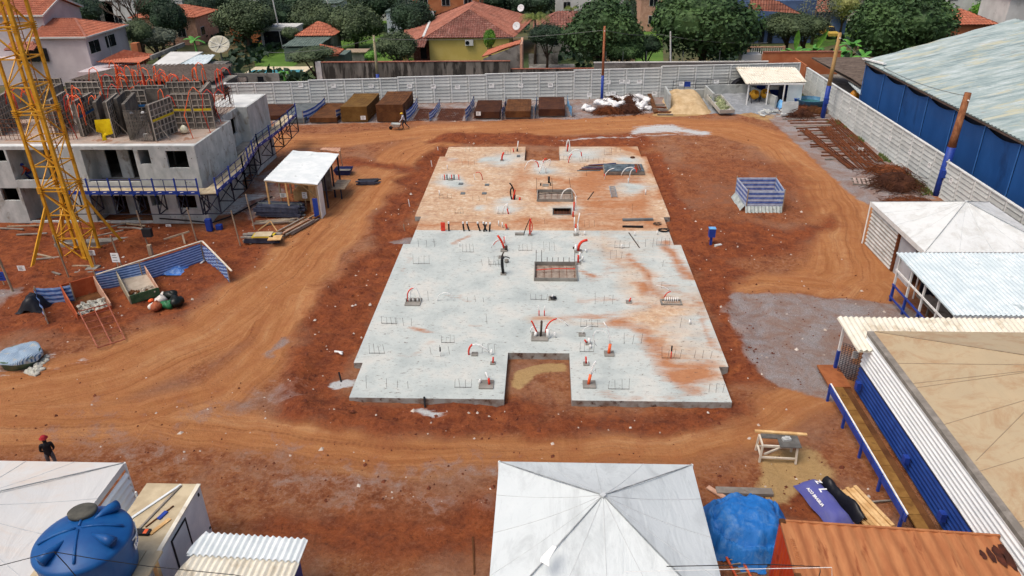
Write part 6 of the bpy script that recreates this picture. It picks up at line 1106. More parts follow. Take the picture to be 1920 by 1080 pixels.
C_('white hoop in front of the black sheet stack', *(4.96,59.7), [(WHITEP, [(0, 0, 0), (0, 0, .9), (.8, 0, 1.0)], .03), (REDP, [(0, 0, .3), (0, 0, .5)], .04)]); C_('double white hoop with red end in front of the black sheets', *(7.05,59.84), [(WHITEP, [(-.7, 0, .3), (-.5, 0, 1.2), (.3, 0, 1.0)], .035), (WHITEP, [(0, 0, 0), (.0, 0, 1.1), (.5, 0, .9)], .035), (REDP, [(.35, 0, 1.0), (.6, 0, .9), (.55, 0, .6)], .05)])
C_('bundle of pale stubs in a frame at the left of the rear slab', *(-7.93,59.69), [((WHITEP, REDP, BLACKP)[k % 3], [(-.7+.2*k, 0, 0), (-.7+.2*k, 0, .45)], .05) for k in range(8)], .4); C_('pink hoop left of centre on the rear slab', *(-5.59,59.7), [(REDP, [(-.2, 0, .6), (.3, 0, .9), (.35, 0, 0)], .03), (WHITEP, [(-.3, 0, 0), (-.35, 0, .5)], .03)])
for k, (x, y) in enumerate([(-8.52,62.37), (-8.4,55.97), (6.87,58.91), (7.95,56.14), (-3.3,49.62), (-3.02,49.33)]): C_('short white pipe stub standing on the stained rear slab', x, y, [(WHITEP, [(0, 0, 0), (0, 0, .42)], .05)])['group'] = 'white stubs on the rear slab'
C_('red stub by the seam on the rear slab', *(-2.66,49.04), [(REDP, [(0, 0, 0), (-.1, 0, .4)], .07)], .25)
for k, (x, y) in enumerate([(-6.96,58.63), (-4.77,58.37), (-6.56,56.34), (-4.84,56.35)]): tag(B().cbox((x, y, ZS+.02), (.36, .42, .06)).build('grey_pad', GREYT), ['grey pad at the rear left of the four on the stained slab', 'grey pad at the rear right of the four on the stained slab', 'grey pad at the front left of the four on the stained slab', 'grey pad at the front right of the four on the stained slab'][k], 'pad')
tag(B().cbox((*(-2.44,66.18), ZS+.02), (.3, .55, .06)).build('grey_pad', GREYT), 'dark grey pad near the rear notch of the slab', 'pad')
tag(B().lathe([(.2, 0), (.2, .1)], 14).build('brown_disc', MESHD, None, False, (*(7.91,65.67), ZS)), 'round brown disc lying on the rear slab', 'disc')
t = T('sheet_stack', 'stack of black plastic topped sheets on the rear slab', 'stack', (*(6.69,61.77), ZS)); BS = M('black_plastic_sheet', H('3a4246'), H('6d7a7f'), H('23282b'), s=2.5, rough=.35)
for k in range(5): B().cbox((rnd.uniform(-.08, .08), rnd.uniform(-.05, .05), .06+k*.075), (3.3+.1*(k % 2), 1.9, .06), rnd.uniform(-.02, .02)).build('sheet', WOODG if k < 4 else BS, t, local=True)
B().cbox((1.15, 0, .38), (.25, 1.7, .03)).cbox((1.4, .1, .38), (.12, 1.6, .03)).build('strip', RUST, t, local=True)
for k in range(6): tag(B().cbox((*(4.08,62.5), ZS+.04+.02*k), (2.0+.1*k, .1, .06), [.02, .08, .0, -.05, .12, .22][k]).build('steel_profile', [GREYT, RUST, DBLUE, GREYT, RUST, DBLUE][k]), 'steel profile in the fan of loose profiles left of the black sheets', 'profile', 'loose profiles on the rear slab'); bpy.context.scene.collection.objects[-1].location = (.25*k-.3, .28*k-.5, 0)
t = T('ladder', 'short aluminium ladder lying flat on the stained rear slab', 'ladder', (*(5.45,55.42), ZS+.04)); AL = M('aluminium', H('8f9294'), H('b9bbbc'), s=3, rough=.4, metal=.4)
for s_ in (-.21, .21): B().box(s_-.03, 0, 0, s_+.03, 2.5, .06).build('rail', AL, t, local=True)
for k in range(10): B().box(-.179, .12+k*.25, .01, .179, .18+k*.25, .05).build('rung', AL, t, local=True)
tag(B().bar((*(5.66,50.69), ZS+.08), (*(7.87,50.81), ZS+.08), .22, .14).build('steel_channel', GREYT), 'long grey channel lying on the rear slab near the seam', 'channel'); tag(B().bar((*(5.55,49.49), ZS+.06), (*(7.01,49.41), ZS+.08), .14, .12).build('black_bar', BLACKP), 'short black bar lying on the rear slab below the grey channel', 'bar')
def coil(name, label, x, y, r, mat, n=3, rr=.03, z=ZS, cat='hose'):
    return tag(B().tube([(x+(r*(1+.12*(k//10)))*math.cos(k*.628)*(1.3), y+(r*(1+.1*(k//10)))*math.sin(k*.628), z+.04+.02*(k//10)+.04*math.sin(k)) for k in range(n*10+1)], rr, 5).build(name, mat, None, True), label, cat)
coil('hose_coil', 'coil of black hose at the right edge of the slab seam', *(8.36,48.84), .24, BLACKP); coil('wire_coil', 'coil of grey wire right of the grey channel', *(8.07,50.01), .18, REBAR, rr=.02); tag(B().bar((*(5.9,48.44), ZS+.03), (*(6.36,45.91), ZS+.03), .05).build('iron_rod', REBAR), 'thin iron rod lying slanted on the front slab near the seam', 'rod'); tag(B().bar((*(3.35,54.94), ZS+.03), (*(3.9,56.74), ZS+.03), .05).build('iron_rod', REBAR), 'thin rod lying slanted on the stained rear slab', 'rod')
PITM = M('pit_dirt', H('8a7a6c'), H('a09284'), H('6a5246'), s=3, cs=.8, cl=.55)
for lab, (x0, y0, x1, y1), hgt in (('shuttered pit in the pale front slab with starter bars behind it', PITF, .22), ('larger shuttered pit in the stained rear slab', PITR, .22), ('small shuttered pit in the stained rear slab', PITS, .05)):
    t = T('pit_shutter', lab, 'shuttering', (x0, y0, 0)); SH = CONCD
    B().box(x0-.06, y0-.06, .02, x0, y1+.06, ZS+hgt).build('board', SH, t); B().box(x1, y0-.06, .02, x1+.06, y1+.06, ZS+hgt).build('board', SH, t); B().box(x0+.001, y0-.06, .02, x1-.001, y0, ZS+hgt).build('board', SH, t); B().box(x0+.001, y1, .02, x1-.001, y1+.06, ZS+hgt).build('board', SH, t)
    B().box(x0+.001, y0+.001, -.2, x1-.001, y1-.001, .22 if hgt > .1 else .04).build('pit_floor', PITM if hgt > .1 else MESHD, t)
    if hgt > .1: B().tube([(x0+.1, (y0+y1)/2, ZS+hgt-.02), ((x0+x1)/2, (y0+y1)/2+.1, ZS+hgt+.03), (x1-.05, (y0+y1)/2+.15, ZS+hgt)], .03, 5).build('conduit', REDP if y0 < 45 else BLACKP, t)
    for k in range(6): B().bar((x0+.1+k*(x1-x0-.2)/5, y0+.3, .24), (x0+.1+k*(x1-x0-.2)/5, y1-.2, .24), .02).build('bar', RUST, t)
for k in range(8): x = PITF[0]+.05+k*(PITF[2]-PITF[0]-.1)/7; tag(B().tube([(x, PITF[3]+.1, ZS), (x+.01, PITF[3]+.1, ZS+(1.0 if k in (0, 1, 7) else .5))], .018, 5).build('starter_bar', REBAR), 'upright rod along the far side of the front pit', 'rod', 'rods behind the front pit')
for k, x in enumerate((PITR[0]-.1, PITR[0]+1.2, PITR[2])): tag(B().tube([(x, PITR[3], ZS), (x-.1*k, PITR[3], ZS+1.2)], .015, 5).build('starter_bar', REBAR), ['tall rod at the left corner of the rear pit', 'tall leaning rod behind the rear pit', 'tall rod at the right corner of the rear pit'][k], 'rod')
for k, (x, y) in enumerate([(-10.1,68.34), (-10.14,64.17), (-10.56,54.37), (-10.09,49.38)]): tag(B().tube([(x, y, -.1), (x-.06, y, .5)], .04, 6).build('marker_peg', WHITEP if k < 3 else WOODP), ['white peg near the rear left corner of the slabs', 'white peg left of the rear slab', 'short white peg in the bank left of the slabs', 'wooden peg at the left of the slab seam'][k], 'peg')
tag(B().tube([(*(-11.14,52.69), .0), (*(-11.09,53.57), .35), (*(-10.78,53.69), .45)], .03, 6).build('bent_pipe', RUST, None, True), 'bent brown pipe rising from the bank left of the slabs', 'pipe')
t = T('pipe_fitting', 'white branch pipe fitting lying left of the front slab', 'pipe', (*(-10.75,32.83), .05)); B().tube([(-.25, .05, .05), (.2, -.02, .05)], .055, 8).tube([(.0, 0, .05), (.22, -.22, .05)], .055, 8).build('pipe', WHITEP, t, True, local=True)
tag(B().tube([(*(-10,30.25), -.1), (*(-10.15,30.52), .4)], .05, 6).build('black_stub', BLACKP), 'black stub beside the left cement patch', 'pipe'); tag(B().tube([(*(-5.55,28.32), -.1), (*(-5.62,28.62), .35)], .05, 6).build('black_stub', BLACKP), 'black stub in the front cement patch', 'pipe')

# ================================================================ LEFT SIDE: BARRIER, SKIPS, SIGNS
PALEB = M('pale_blue_stripe', H('8fb0dd'), H('a9c4ea'), s=4, rough=.5); DEEPB = M('navy_stripe', H('3a5c98'), H('4a6dab'), s=4, rough=.5)
BP = [(-29.46,36.81), (-30.13,38.65), (-27.07,39.25), (-27.75,40.23)]
striped_screen('striped_barrier', 'long blue and white striped plastic barrier behind the skips', [(-27.44,39.73), (-25.26,41), (-22.63,44.02)], .05, 1.25, 15, .04, mats=(DEEPB, PALEB)); striped_screen('striped_barrier', 'striped plastic barrier angling toward the dirt track', [(-22.63,44.1), (-21.05,42.58), (-19.71,40.93)], .05, 1.2, 15, .02, mats=(DEEPB, PALEB))
striped_screen('striped_barrier', 'short striped barrier left of the orange skip', [(-28,35.36), (-30.1,37.84)], .05, 1.0, 12, .02, mats=(PALEB, DEEPB)); striped_screen('striped_barrier', 'dark blue striped barrier behind the orange skip', [(-30.03,37.84), (-28.12,38.27)], .05, 1.1, 8, .1, mats=(DEEPB, PALEB))
for a, c, l in (((-27.1,39.34,1.3), (-22.65,44.3,1.35), 'pale timber top rail along the long striped barrier'), ((-22.61,44.3,1.35), (-19.04,40.06,1.25), 'pale top rail of the striped barrier facing the track')): tag(B().bar(a, c, .1, .05).build('top_rail', WW), l, 'rail')
cloth('plastic_sheet', 'crumpled blue and white plastic sheet at the foot of the striped barrier', 'plastic sheet', (*(-24.35,42.54), 0), 2.1, 1.3, canvas('crumpled_blue_plastic', H('2c5ea8'), H('3f78c4'), H('a8c4e2'), .8, 2.5), amp=.35, hf=lambda u, v: .32*(1-u*u)*(1-v*v)-.2*(u*u > .8), n=30, seed=21)
cloth('black_sheet', 'black plastic sheet heaped at the left end of the barrier', 'plastic sheet', (*(-30.11,37.45), 0), 1.6, 1.5, BLP, amp=.5, hf=lambda u, v: 1.1*(1-u*u)*(1-v*v), n=24, seed=22)
tag(B().cbox((*(-22.92,44.26), .05), (.85, .12, .06), -.1).cbox((*(-22.67,43.85), .05), (.12, .5, .06), -.1).build('white_batten', WHITEP), 'white T shaped batten lying inside the striped barrier', 'batten')
def skip(label, A, mats, h, fill, fillm):
    """A: front-left, front-right, back-right, back-left corners at ground"""
    t = T('skip', label, 'skip', (*A[0], 0)); c = sum((Vector((*p, 0)) for p in A), Vector())/4; f = lambda p, k, z: c+(Vector((*p, 0))-c)*k+Vector((0, 0, z))
    for i in range(4):
        a, d_ = A[i], A[(i+1) % 4]; hz_ = h*(.45 if i == 0 else 1); b = B(); o_, i_ = [f(a, .86, .05), f(d_, .86, .05), f(d_, 1., hz_), f(a, 1., hz_)], [f(a, .82, .09), f(d_, .82, .09), f(d_, .955, hz_), f(a, .955, hz_)]
        if i in (1, 3):
            k_ = (1, 2) if i == 1 else (0, 3)
            lo_i = 3 if i == 1 else 2; o_[lo_i] = f(a if i == 1 else d_, 1., h*.45); i_[lo_i] = f(a if i == 1 else d_, .955, h*.45)
        b.add(o_+i_, [(0, 1, 2, 3), (7, 6, 5, 4), (3, 2, 6, 7), (0, 3, 7, 4), (1, 5, 6, 2)]); b.build('side', mats[0 if i else 1], t)
    B().add([f(p, .84, .06) for p in A], [(0, 1, 2, 3)]).build('floor', mats[2], t)
    for k in range(fill): u, v = rnd.random()*.75+.12, rnd.random()**1.3*.6+.1; p = Vector((*A[0], 0)).lerp(Vector((*A[1], 0)), u).lerp(Vector((*A[3], 0)).lerp(Vector((*A[2], 0)), u), v); o = blobmesh(90+k % 4, 7, .5, .6).build('rubble', fillm, t, False, local=True); p = p.lerp(c, .25); o.location = p-Vector(t.location)+Vector((0, 0, .12+rnd.random()*.2)); o.scale = (rnd.uniform(.12, .3),)*3; o.rotation_euler = (rnd.random(), rnd.random(), rnd.random()*6)
    return t
OSK = M('orange_skip', H('a34a26'), H('b8603a'), H('8a6a52'), s=1.5, rough=.8, cs=1, cl=.6); PINKW = M('primer_pink', H('b58a72'), H('c9a088'), H('9c5a42'), s=2); RUBW = M('pale_rubble', H('aaa89c'), H('c4c2b6'), s=4); DIRTM = M('skip_dirt', H('9c9080'), H('b3a796'), H('7b6454'), s=1.5); GSK = M('green_skip', H('2f4a30'), H('44603f'), H('6a6a50'), s=2, rough=.8); TSK = M('tan_skip_inside', H('8f8570'), H('a99e88'), H('746550'), s=1.3)
t = T('skip', 'rusty orange skip with pale rubble and an open grid ramp in front', 'skip', (*(-26.66,36.73), 0)); f0, f1, r1, r0_ = Vector((*(-26.55,35.87), 0)), Vector((*(-25.29,37.27), 0)), Vector((*(-27.39,39.52), 0)), Vector((*(-28.78,38.26), 0))
def panel(b, a, c, za, zb, z0=.08, th=.06): n_ = Vector((-(c-a).y, (c-a).x, 0)).normalized()*th; b.add([a+Vector((0, 0, z0)), c+Vector((0, 0, z0)), c+Vector((0, 0, zb)), a+Vector((0, 0, za)), a+n_+Vector((0, 0, z0)), c+n_+Vector((0, 0, z0)), c+n_+Vector((0, 0, zb)), a+n_+Vector((0, 0, za))], [(0, 1, 2, 3), (7, 6, 5, 4), (3, 2, 6, 7), (0, 3, 7, 4), (1, 5, 6, 2)]); return b
panel(B(), r1, r0_, 1.15, 1.15).build('back_side', OSK, t); panel(B(), r0_, f0, 1.149, .5).build('left_side', OSK, t); panel(B(), f1, r1, .5, 1.148).build('right_side', PINKW, t); panel(B(), f0, f1, .32, .32).build('front_lip', OSK, t); B().add([f0+Vector((0, 0, .09)), f1+Vector((0, 0, .09)), r1+Vector((0, 0, .09)), r0_+Vector((0, 0, .09))], [(0, 1, 2, 3)]).build('floor', MESHB, t)
for k in range(34): u, v = rnd.uniform(.15, .9), rnd.uniform(.05, .5); p = f0.lerp(f1, u).lerp(r0_.lerp(r1, u), v); o = blobmesh(90+k % 4, 7, .6, .6).build('rubble', RUBW, t, False, local=True); o.location = p-Vector(t.location)+Vector((0, 0, .16+rnd.random()*.18)); o.scale = (rnd.uniform(.1, .24),)*3; o.rotation_euler = (rnd.random(), rnd.random(), rnd.random()*6)
t = T('grid_ramp', 'rusty open steel grid ramp resting on the lip of the orange skip', 'ramp', (*(-24.43,34.38), 0)); ga, gb, gc, gd = Vector((-26.61,36.22,0.5)), Vector((-25.41,37.13,0.5)), Vector((-22.72,33.74,0.2)), Vector((-23.75,32.85,0.2)); RM = M('rusty_frame', H('8a4a38'), H('a86650'), s=3, rough=.8)
for a, c in ((ga, gb), (gb, gc), (gc, gd), (gd, ga), ((ga+gb)/2, (gc+gd)/2)): B().bar(a, c, .05).build('frame_bar', RM, t)
for k in range(1, 6): B().bar(ga.lerp(gd, k/6), gb.lerp(gc, k/6), .03).build('cross_bar', RM, t)
t = T('skip', 'green and tan skip half full of dirt behind the garbage bags', 'skip', (*(-24.32,39.08), 0)); f0, f1, r1, r0_ = Vector((*(-24.5,37.86), 0)), Vector((*(-23.24,39.03), 0)), Vector((*(-25.38,41.6), 0)), Vector((*(-26.75,40.68), 0))
panel(B(), r1, r0_, 1.1, 1.1).build('back_side', TSK, t); panel(B(), r0_, f0, 1.099, .62).build('left_side', TSK, t); panel(B(), f1, r1, .62, 1.098).build('right_side', PINKW, t); panel(B(), f0, f1, .62, .62).build('front_side', GSK, t); B().add([f0+Vector((0, 0, .3)), f1+Vector((0, 0, .3)), r1+Vector((0, 0, .5)), r0_+Vector((0, 0, .5))], [(0, 1, 2, 3)]).build('dirt_fill', DIRTM, t)
for k in range(14): u, v = rnd.uniform(.15, .85), rnd.uniform(.05, .3); p = f0.lerp(f1, u).lerp(r0_.lerp(r1, u), v); o = blobmesh(90+k % 4, 7, .6, .5).build('rubble', DIRTM if k % 2 else MESHB, t, False, local=True); o.location = p-Vector(t.location)+Vector((0, 0, .36+rnd.random()*.1)); o.scale = (rnd.uniform(.1, .2),)*3
GBAG = M('green_bag', H('1f5a38'), H('2f7a4a'), H('c9d0c6'), s=3, rough=.5, cs=1, cl=.62); BBAG = M('black_bag', H('10140f'), H('1d2420'), s=4, rough=.35); MBAG = M('mixed_bag', H('c9c2b6'), H('dedad2'), H('a5543a'), s=3, cs=1, cl=.58)
for k, (px_, m_, s_, l) in enumerate((((-21.74,37.91), BBAG, .42, 'big black garbage bag right of the green skip'), ((-22.46,38.76), BBAG, .36, 'second black garbage bag behind the big one'), ((-22.17,37.64), GBAG, .32, 'green and white bag in front of the black garbage bags'), ((-22.83,38.22), MBAG, .33, 'pale plastic bag in the garbage heap'), ((-22.71,37.43), M('rust_bag', H('8f4a30'), H('a8603f'), s=3), .34, 'rust coloured bag at the front of the garbage heap'), ((-23.06,37.56), MBAG, .22, 'small white bag at the left of the garbage heap'), ((-22.91,38.89), MBAG, .25, 'small pale bag at the back of the garbage heap'), ((-23.5,38.34), ORANGE, .14, 'small orange bag beside the green skip'))):
    o = blobmesh(30+k, 12, .3, .8).build('garbage_bag', m_, None, True, (*px_, s_*.62)); o.scale = (s_*1.1, s_, s_); tag(o, l, 'bag')
# covered round tub, lower left
t = T('covered_tub', 'round green tub covered by a blue and white striped sheet at the left edge', 'tub', (*(-27.16,31.64), 0)); B().lathe([(.85, 0), (.98, .55), (1.0, .6)], 30).build('tub', M('mossy_green_plastic', H('4a6350'), H('6d8068'), H('8c8f7c'), s=2, rough=.6), t, True, local=True)
g = NG('striped_sheet'); wv = g.n.new('ShaderNodeTexWave'); g.l.new(g.map((1, .35, 1), rot=(0, 0, .5)), wv.inputs[0]); wv.inputs['Scale'].default_value = 5.5; wv.inputs['Distortion'].default_value = 1.5; cc = g.mix(g.ramp(wv.outputs[0], [(.4, 0.), (.6, 1.)]), H('47688c'), H('b3c3cc')); cc = g.mix(g.ramp(g.noise(1.8, None, 6), [(.55, 0.), (.62, 1.)]), cc, H('a9a79c')); STS = g.done(cc, .5, g.bump(g.noise(5), .3, .03))
b = B(); rs = np.random.RandomState(3)
for j, (r, z) in enumerate(((.02, .72), (.35, .70), (.65, .66), (.85, .66), (1.0, .63), (1.05, .56), (1.06, .46))):
    for k in range(28): a = k*6.283/28; rr = r*(1+.06*math.sin(a*5+1)*(j > 3)); b.v.append((rr*math.cos(a), rr*math.sin(a), z+.06*math.sin(a*3+j)*(r > .2)-(.14*max(0, math.sin(a*2.2+.7)) if j == 6 else 0)))
for j in range(6):
    for k in range(28): b.f.append((j*28+k, j*28+(k+1) % 28, (j+1)*28+(k+1) % 28, (j+1)*28+k)); b.mi.append(0)
b.build('cover_sheet', STS, t, True, local=True)
for k in range(8): p = [(-26.18,30.67), (-26.14,30.91), (-26.06,31.16), (-26.02,31.46), (-25.98,31.76), (-25.78,30.53), (-26.11,32.07), (-25.77,30.92)][k]; tag(inst(blobmesh(90+k % 4, 7, .5, .5).build('stone', RUBW)) if False else blobmesh(90+k % 4, 7, .5, .5).build('stone', RUBW, None, False, (*p, .08)), 'pale broken stone beside the covered tub', 'stone', 'pale stones beside the covered tub').scale = (rnd.uniform(.14, .26),)*3
# posts, signs and stakes in front of the building
for lab, a, z_, r in (('tall thin grey post beside the front strut of the crane', (-30.21,41.23), 3.1, .05), ('thin post with a white sign beside the barrier', (-27.9,43.3), 2.2, .05), ('post with a black box behind the barrier', (-27.6,46.39), 2.7, .05), ('bare post right of the black box post', (-24.59,47.43), 2.5, .05), ('bare post near the plank stack', (-21.15,46.63), 2.6, .05), ('bare post beside the shed and the blue walkway', (-21.28,49.78), 2.6, .05), ('leaning post at the far left edge of the photo', (-32.93,39.66), 3.0, .07)):
    tag(B().tube([(*a, -.2), (a[0]-.15, a[1]-.05, z_)], r, 6).build('timber_post', WOODP), lab, 'post')
for p, l, w_, h_, post in (((-26.62,40.9,1.71), 'white double notice on a stake at the left end of the striped barrier', .5, .62, 1), ((-29.84,43.5,0.83), 'white notice beside the front right strut of the crane', .5, .35, 1), ((-33.76,42,0.4), 'small white notice on the ground at the foot of the left strut', .5, .36, 1), ((-27.81,50,0.02), 'white notice in front of the building wall', .4, .28, 1), ((-20.55,54.6,0.74), 'white notice under the left side of the plank shed', .5, .34, 1), ((-18.36,53.2,1.26), 'white notice under the right side of the plank shed', .38, .5, 1), ((-34.08,40.5,0.57), 'blue and white notice at the left edge of the photo', .5, .6, 1)): notice('site_notice', l, *p, w_, h_, post=post, mat=BLUE if 'blue' in l else None)
tag(B().cbox((*(-27.41,46.39), 1.05), (.62, .3, .6)).build('power_box', DR), 'black box mounted on a post behind the striped barrier', 'box'); tag(B().box(*[v-.12 for v in (-26.7,44.99)], 0, *[v+.12 for v in (-26.7,44.99)], .75).build('stake', WOODP), 'short stake below the black box', 'stake')
t = T('work_trestle', 'rough timber trestle between the crane and the shed', 'trestle', (*(-25.35,47.05), 0)); B().bar((-26.67,46.91,0.3), (-25.09,47.65,0.6), .1).build('rail', WOODP, t); B().bar((-25.4,47.19,0.55), (-25.11,46.69,0), .12).build('leg', WOODP, t)
for lab, p in (('blue tap column against the foot of the building', (-24.37,49.26)), ('blue and white crate at the foot of the building', (-23.74,49.46))): tag(B().cbox((*p, .45 if 'tap' in lab else .2), (.4, .35, .9 if 'tap' in lab else .35)).build('blue_box', BLUE), lab, 'box')
for k in range(14):
    x, y = [(-39.43,49.34), (-38.74,49.85), (-31.7,50.01), (-30.89,49.61), (-30.59,50.22), (-29.71,49.42), (-33.34,44.31), (-32.44,43.74), (-37.19,48.37), (-31.66,48.41), (-30.97,43.1), (-29.72,42.16), (-31.84,42.14), (-34.15,44.73)][k]; tag(B().cbox((x, y, .06), (rnd.uniform(1.0, 2.6), .14, .07), rnd.uniform(-.5, .9), rx=0, ry=rnd.uniform(-.05, .05)).build('loose_plank', [WOODG, WOODP, CONCD][k % 3]), 'loose weathered plank on the dark soil round the crane', 'plank', 'loose planks round the crane')
B().bar((-34.5, 46.9, -.1), (-28.2, 47.6, -.02), .7, .3).build('crane_slab', CONCD, crane)
tag(B().tube([(-28.5, 50.3, .5), (-26, 50.2, .35), (-24.6, 50.2, .2), (-23.8, 51.5, .15), (-22.8, 54.5, .1), (-22.0, 56, .1)], .06, 6).build('black_pipe', BLP, None, True), 'black pipe running along the foot of the unfinished building', 'pipe')

# ================================================================ PLANK SHED AND STACKS
t = T('plank_shed', 'open shed with a white sheet metal roof and timber posts', 'shed', (-18.7, 55, 0)); RS = [(-21.02,52.37,2.75), (-16.68,51.43,2.75), (-16.76,58.34,2.95), (-20.87,59.24,2.95)]
B().ribbed(RS, .35, .02, along=(1, 0, 0)).build('roof_sheet', WHITESH, t, True)
L3 = lambda a, c, u: tuple(a[i]+(c[i]-a[i])*u for i in range(2))
for u in (.03, .4, .97): p = L3(RS[0], RS[1], u); B().box(p[0]-.06, p[1]+.05, 0, p[0]+.06, p[1]+.17, 2.68).build('post', WOODN if u < .9 else WOODP, t)
for u in (.35, .68, .97): p = L3(RS[1], RS[2], u); B().box(p[0]-.2, p[1]-.06, 0, p[0]-.08, p[1]+.06, 2.75).build('post', BLACKST, t); q = L3(RS[0], RS[3], u); B().box(q[0]+.1, q[1]-.06, 0, q[0]+.22, q[1]+.06, 2.75).build('post', WOODP, t)
B().bar((RS[0][0]+.05, RS[0][1]+.1, 2.66), (RS[1][0]-.05, RS[1][1]+.1, 2.66), .08, .12).build('beam', WOODN, t); B().bar((RS[1][0]-.14, RS[1][1]+.1, 2.66), (RS[2][0]-.14, RS[2][1]-.1, 2.86), .08, .12).build('beam', WOODN, t)
p = RS[1]; B().box(p[0]-.1, p[1]+.1, 0, p[0]-.02, p[1]+1.15, 2.6).build('white_side_panel', WHITESH, t); B().box(p[0]-.6, p[1]+.12, 0, p[0]-.15, p[1]+.2, 1.6).build('blue_side_panel', BLUE, t)
B().bar((-18.9, 53.2, 2.5), (-17.3, 52.7, 1.3), .08).build('brace', WOODN, t); B().box(-20.6, 57.6, 0, -17.5, 57.75, 2.2).build('back_board', WOODG, t); B().box(-17.9, 52.9, 0, -17.6, 55.2, 2.4).build('ply_board', WOODN, t)
B().box(-19.8, 54.8, .2, -18.2, 56.2, 1.0).build('work_table', WOODN, t); B().box(-17.0, 55.6, .85, -15.9, 57.8, .92).build('side_table', WOODP, t); B().box(-16.3, 55.7, 0, -16.2, 55.8, .85).build('table_leg', BLACKST, t)
t = T('small_canopy', 'small pinkish sheet canopy behind the plank shed', 'canopy', (-15.8, 61, 0)); B().ribbed([(-19.03,60.68,2.6), (-17.28,60.07,2.6), (-17.27,60.8,2.7), (-18.82,60.96,2.7)], .3, .02).build('roof_sheet', PINKW, t, True); B().bar((-17.26,60.37,2.6), (*(-18.09,63.58), 0), .07).build('post', WW, t); B().bar((-18.94,60.68,2.6), (*(-20.08,64.34), 0), .07).build('post', WW, t)
t = T('mortar_trough', 'dark blue open trough beside the plank shed', 'trough', (*(-17.67,62.25), 0)); b = B(); x, y = (-17.6,61.96); b.add([(x-.55, y-.45, 0), (x+.55, y-.45, 0), (x+.55, y+.45, 0), (x-.55, y+.45, 0), (x-.75, y-.6, .5), (x+.75, y-.6, .5), (x+.75, y+.6, .5), (x-.75, y+.6, .5)], [(0, 1, 5, 4), (1, 2, 6, 5), (2, 3, 7, 6), (3, 0, 4, 7), (0, 1, 2, 3)]); b.build('trough', DBLUE, t); B().box(x-.55, y-.45, .25, x+.55, y+.45, .3).build('mortar', CONCD, t)
STEELB = M('dark_steel_profile', H('343848'), H('4a4e5e'), H('57493e'), s=3, rough=.6, rand=.2)
def pile(name, label, cat, c, ln, rows, cols, sz, mats, rz, jit=.08, bname='bar'):
    t = T(name, label, cat, (*c, 0), rz=rz)
    for j in range(rows):
        for i in range(cols): B().cbox((rnd.uniform(-jit*3, jit*3), (i-cols/2)*sz*1.15+rnd.uniform(-.02, .02), sz/2+.06+j*sz*1.02), (ln*rnd.uniform(.85, 1.05), sz*.9, sz*.85), rnd.uniform(-.04, .04)).build(bname, rnd.choice(mats), t, local=True)
    for s_ in (-ln*.3, ln*.3): B().box(s_-.05, -cols*sz*.6, 0, s_+.05, cols*sz*.6, .06).build('bearer', WOODP, t, local=True)
    return t
pile('steel_stack', 'dark stack of steel profiles in front of the plank shed', 'stack', (-20.01,52.42), 3.4, 6, 9, .13, [STEELB, STEELB, GREYT], -.06); pile('steel_stack', 'small dark bundle of steel profiles on the dirt track', 'stack', (-14.86,59.32), 1.7, 3, 6, .11, [STEELB, DR], .08)
pile('lumber_stack', 'messy stack of brown and grey lumber slanting beside the steel profiles', 'lumber', (-18.12,49.71), 3.2, 2, 8, .12, [WOODG, MESHB, PINKW, WOODP], 1.18, .2, 'plank'); pile('lumber_stack', 'thin weathered laths between the two dark stacks', 'lumber', (-19.87,50.71), 2.6, 2, 7, .08, [WOODP, WOODG], .25, .2, 'plank'); pile('steel_stack', 'dark profiles with yellow panels on top nearest the crane', 'stack', (-19.78,47.38), 2.5, 4, 8, .11, [STEELB, WOODG], .02)
for k, (p, m_, z_) in enumerate((((-19.59,47.13), BAND_Y, .55), ((-19.61,47.2), PLY, .61), ((-18.63,46.69), WOODN, .55))): tag(B().cbox((*p, z_), (1.5-.3*k, .8, .05), .03+.05*k).build('board', m_), ['yellow edged panel on top of the dark profiles', 'pale board on the yellow edged panel', 'orange plywood board right of the yellow edged panel'][k], 'board')
tag(B().bar((-20.53,48.58,0.3), (-19.62,48.84,0.9), .06).bar((-19.62,48.84,0.9), (-19.07,48.4,0.3), .06).build('folding_trestle', WOODN), 'triangular light timber frame leaning over the laths', 'frame')

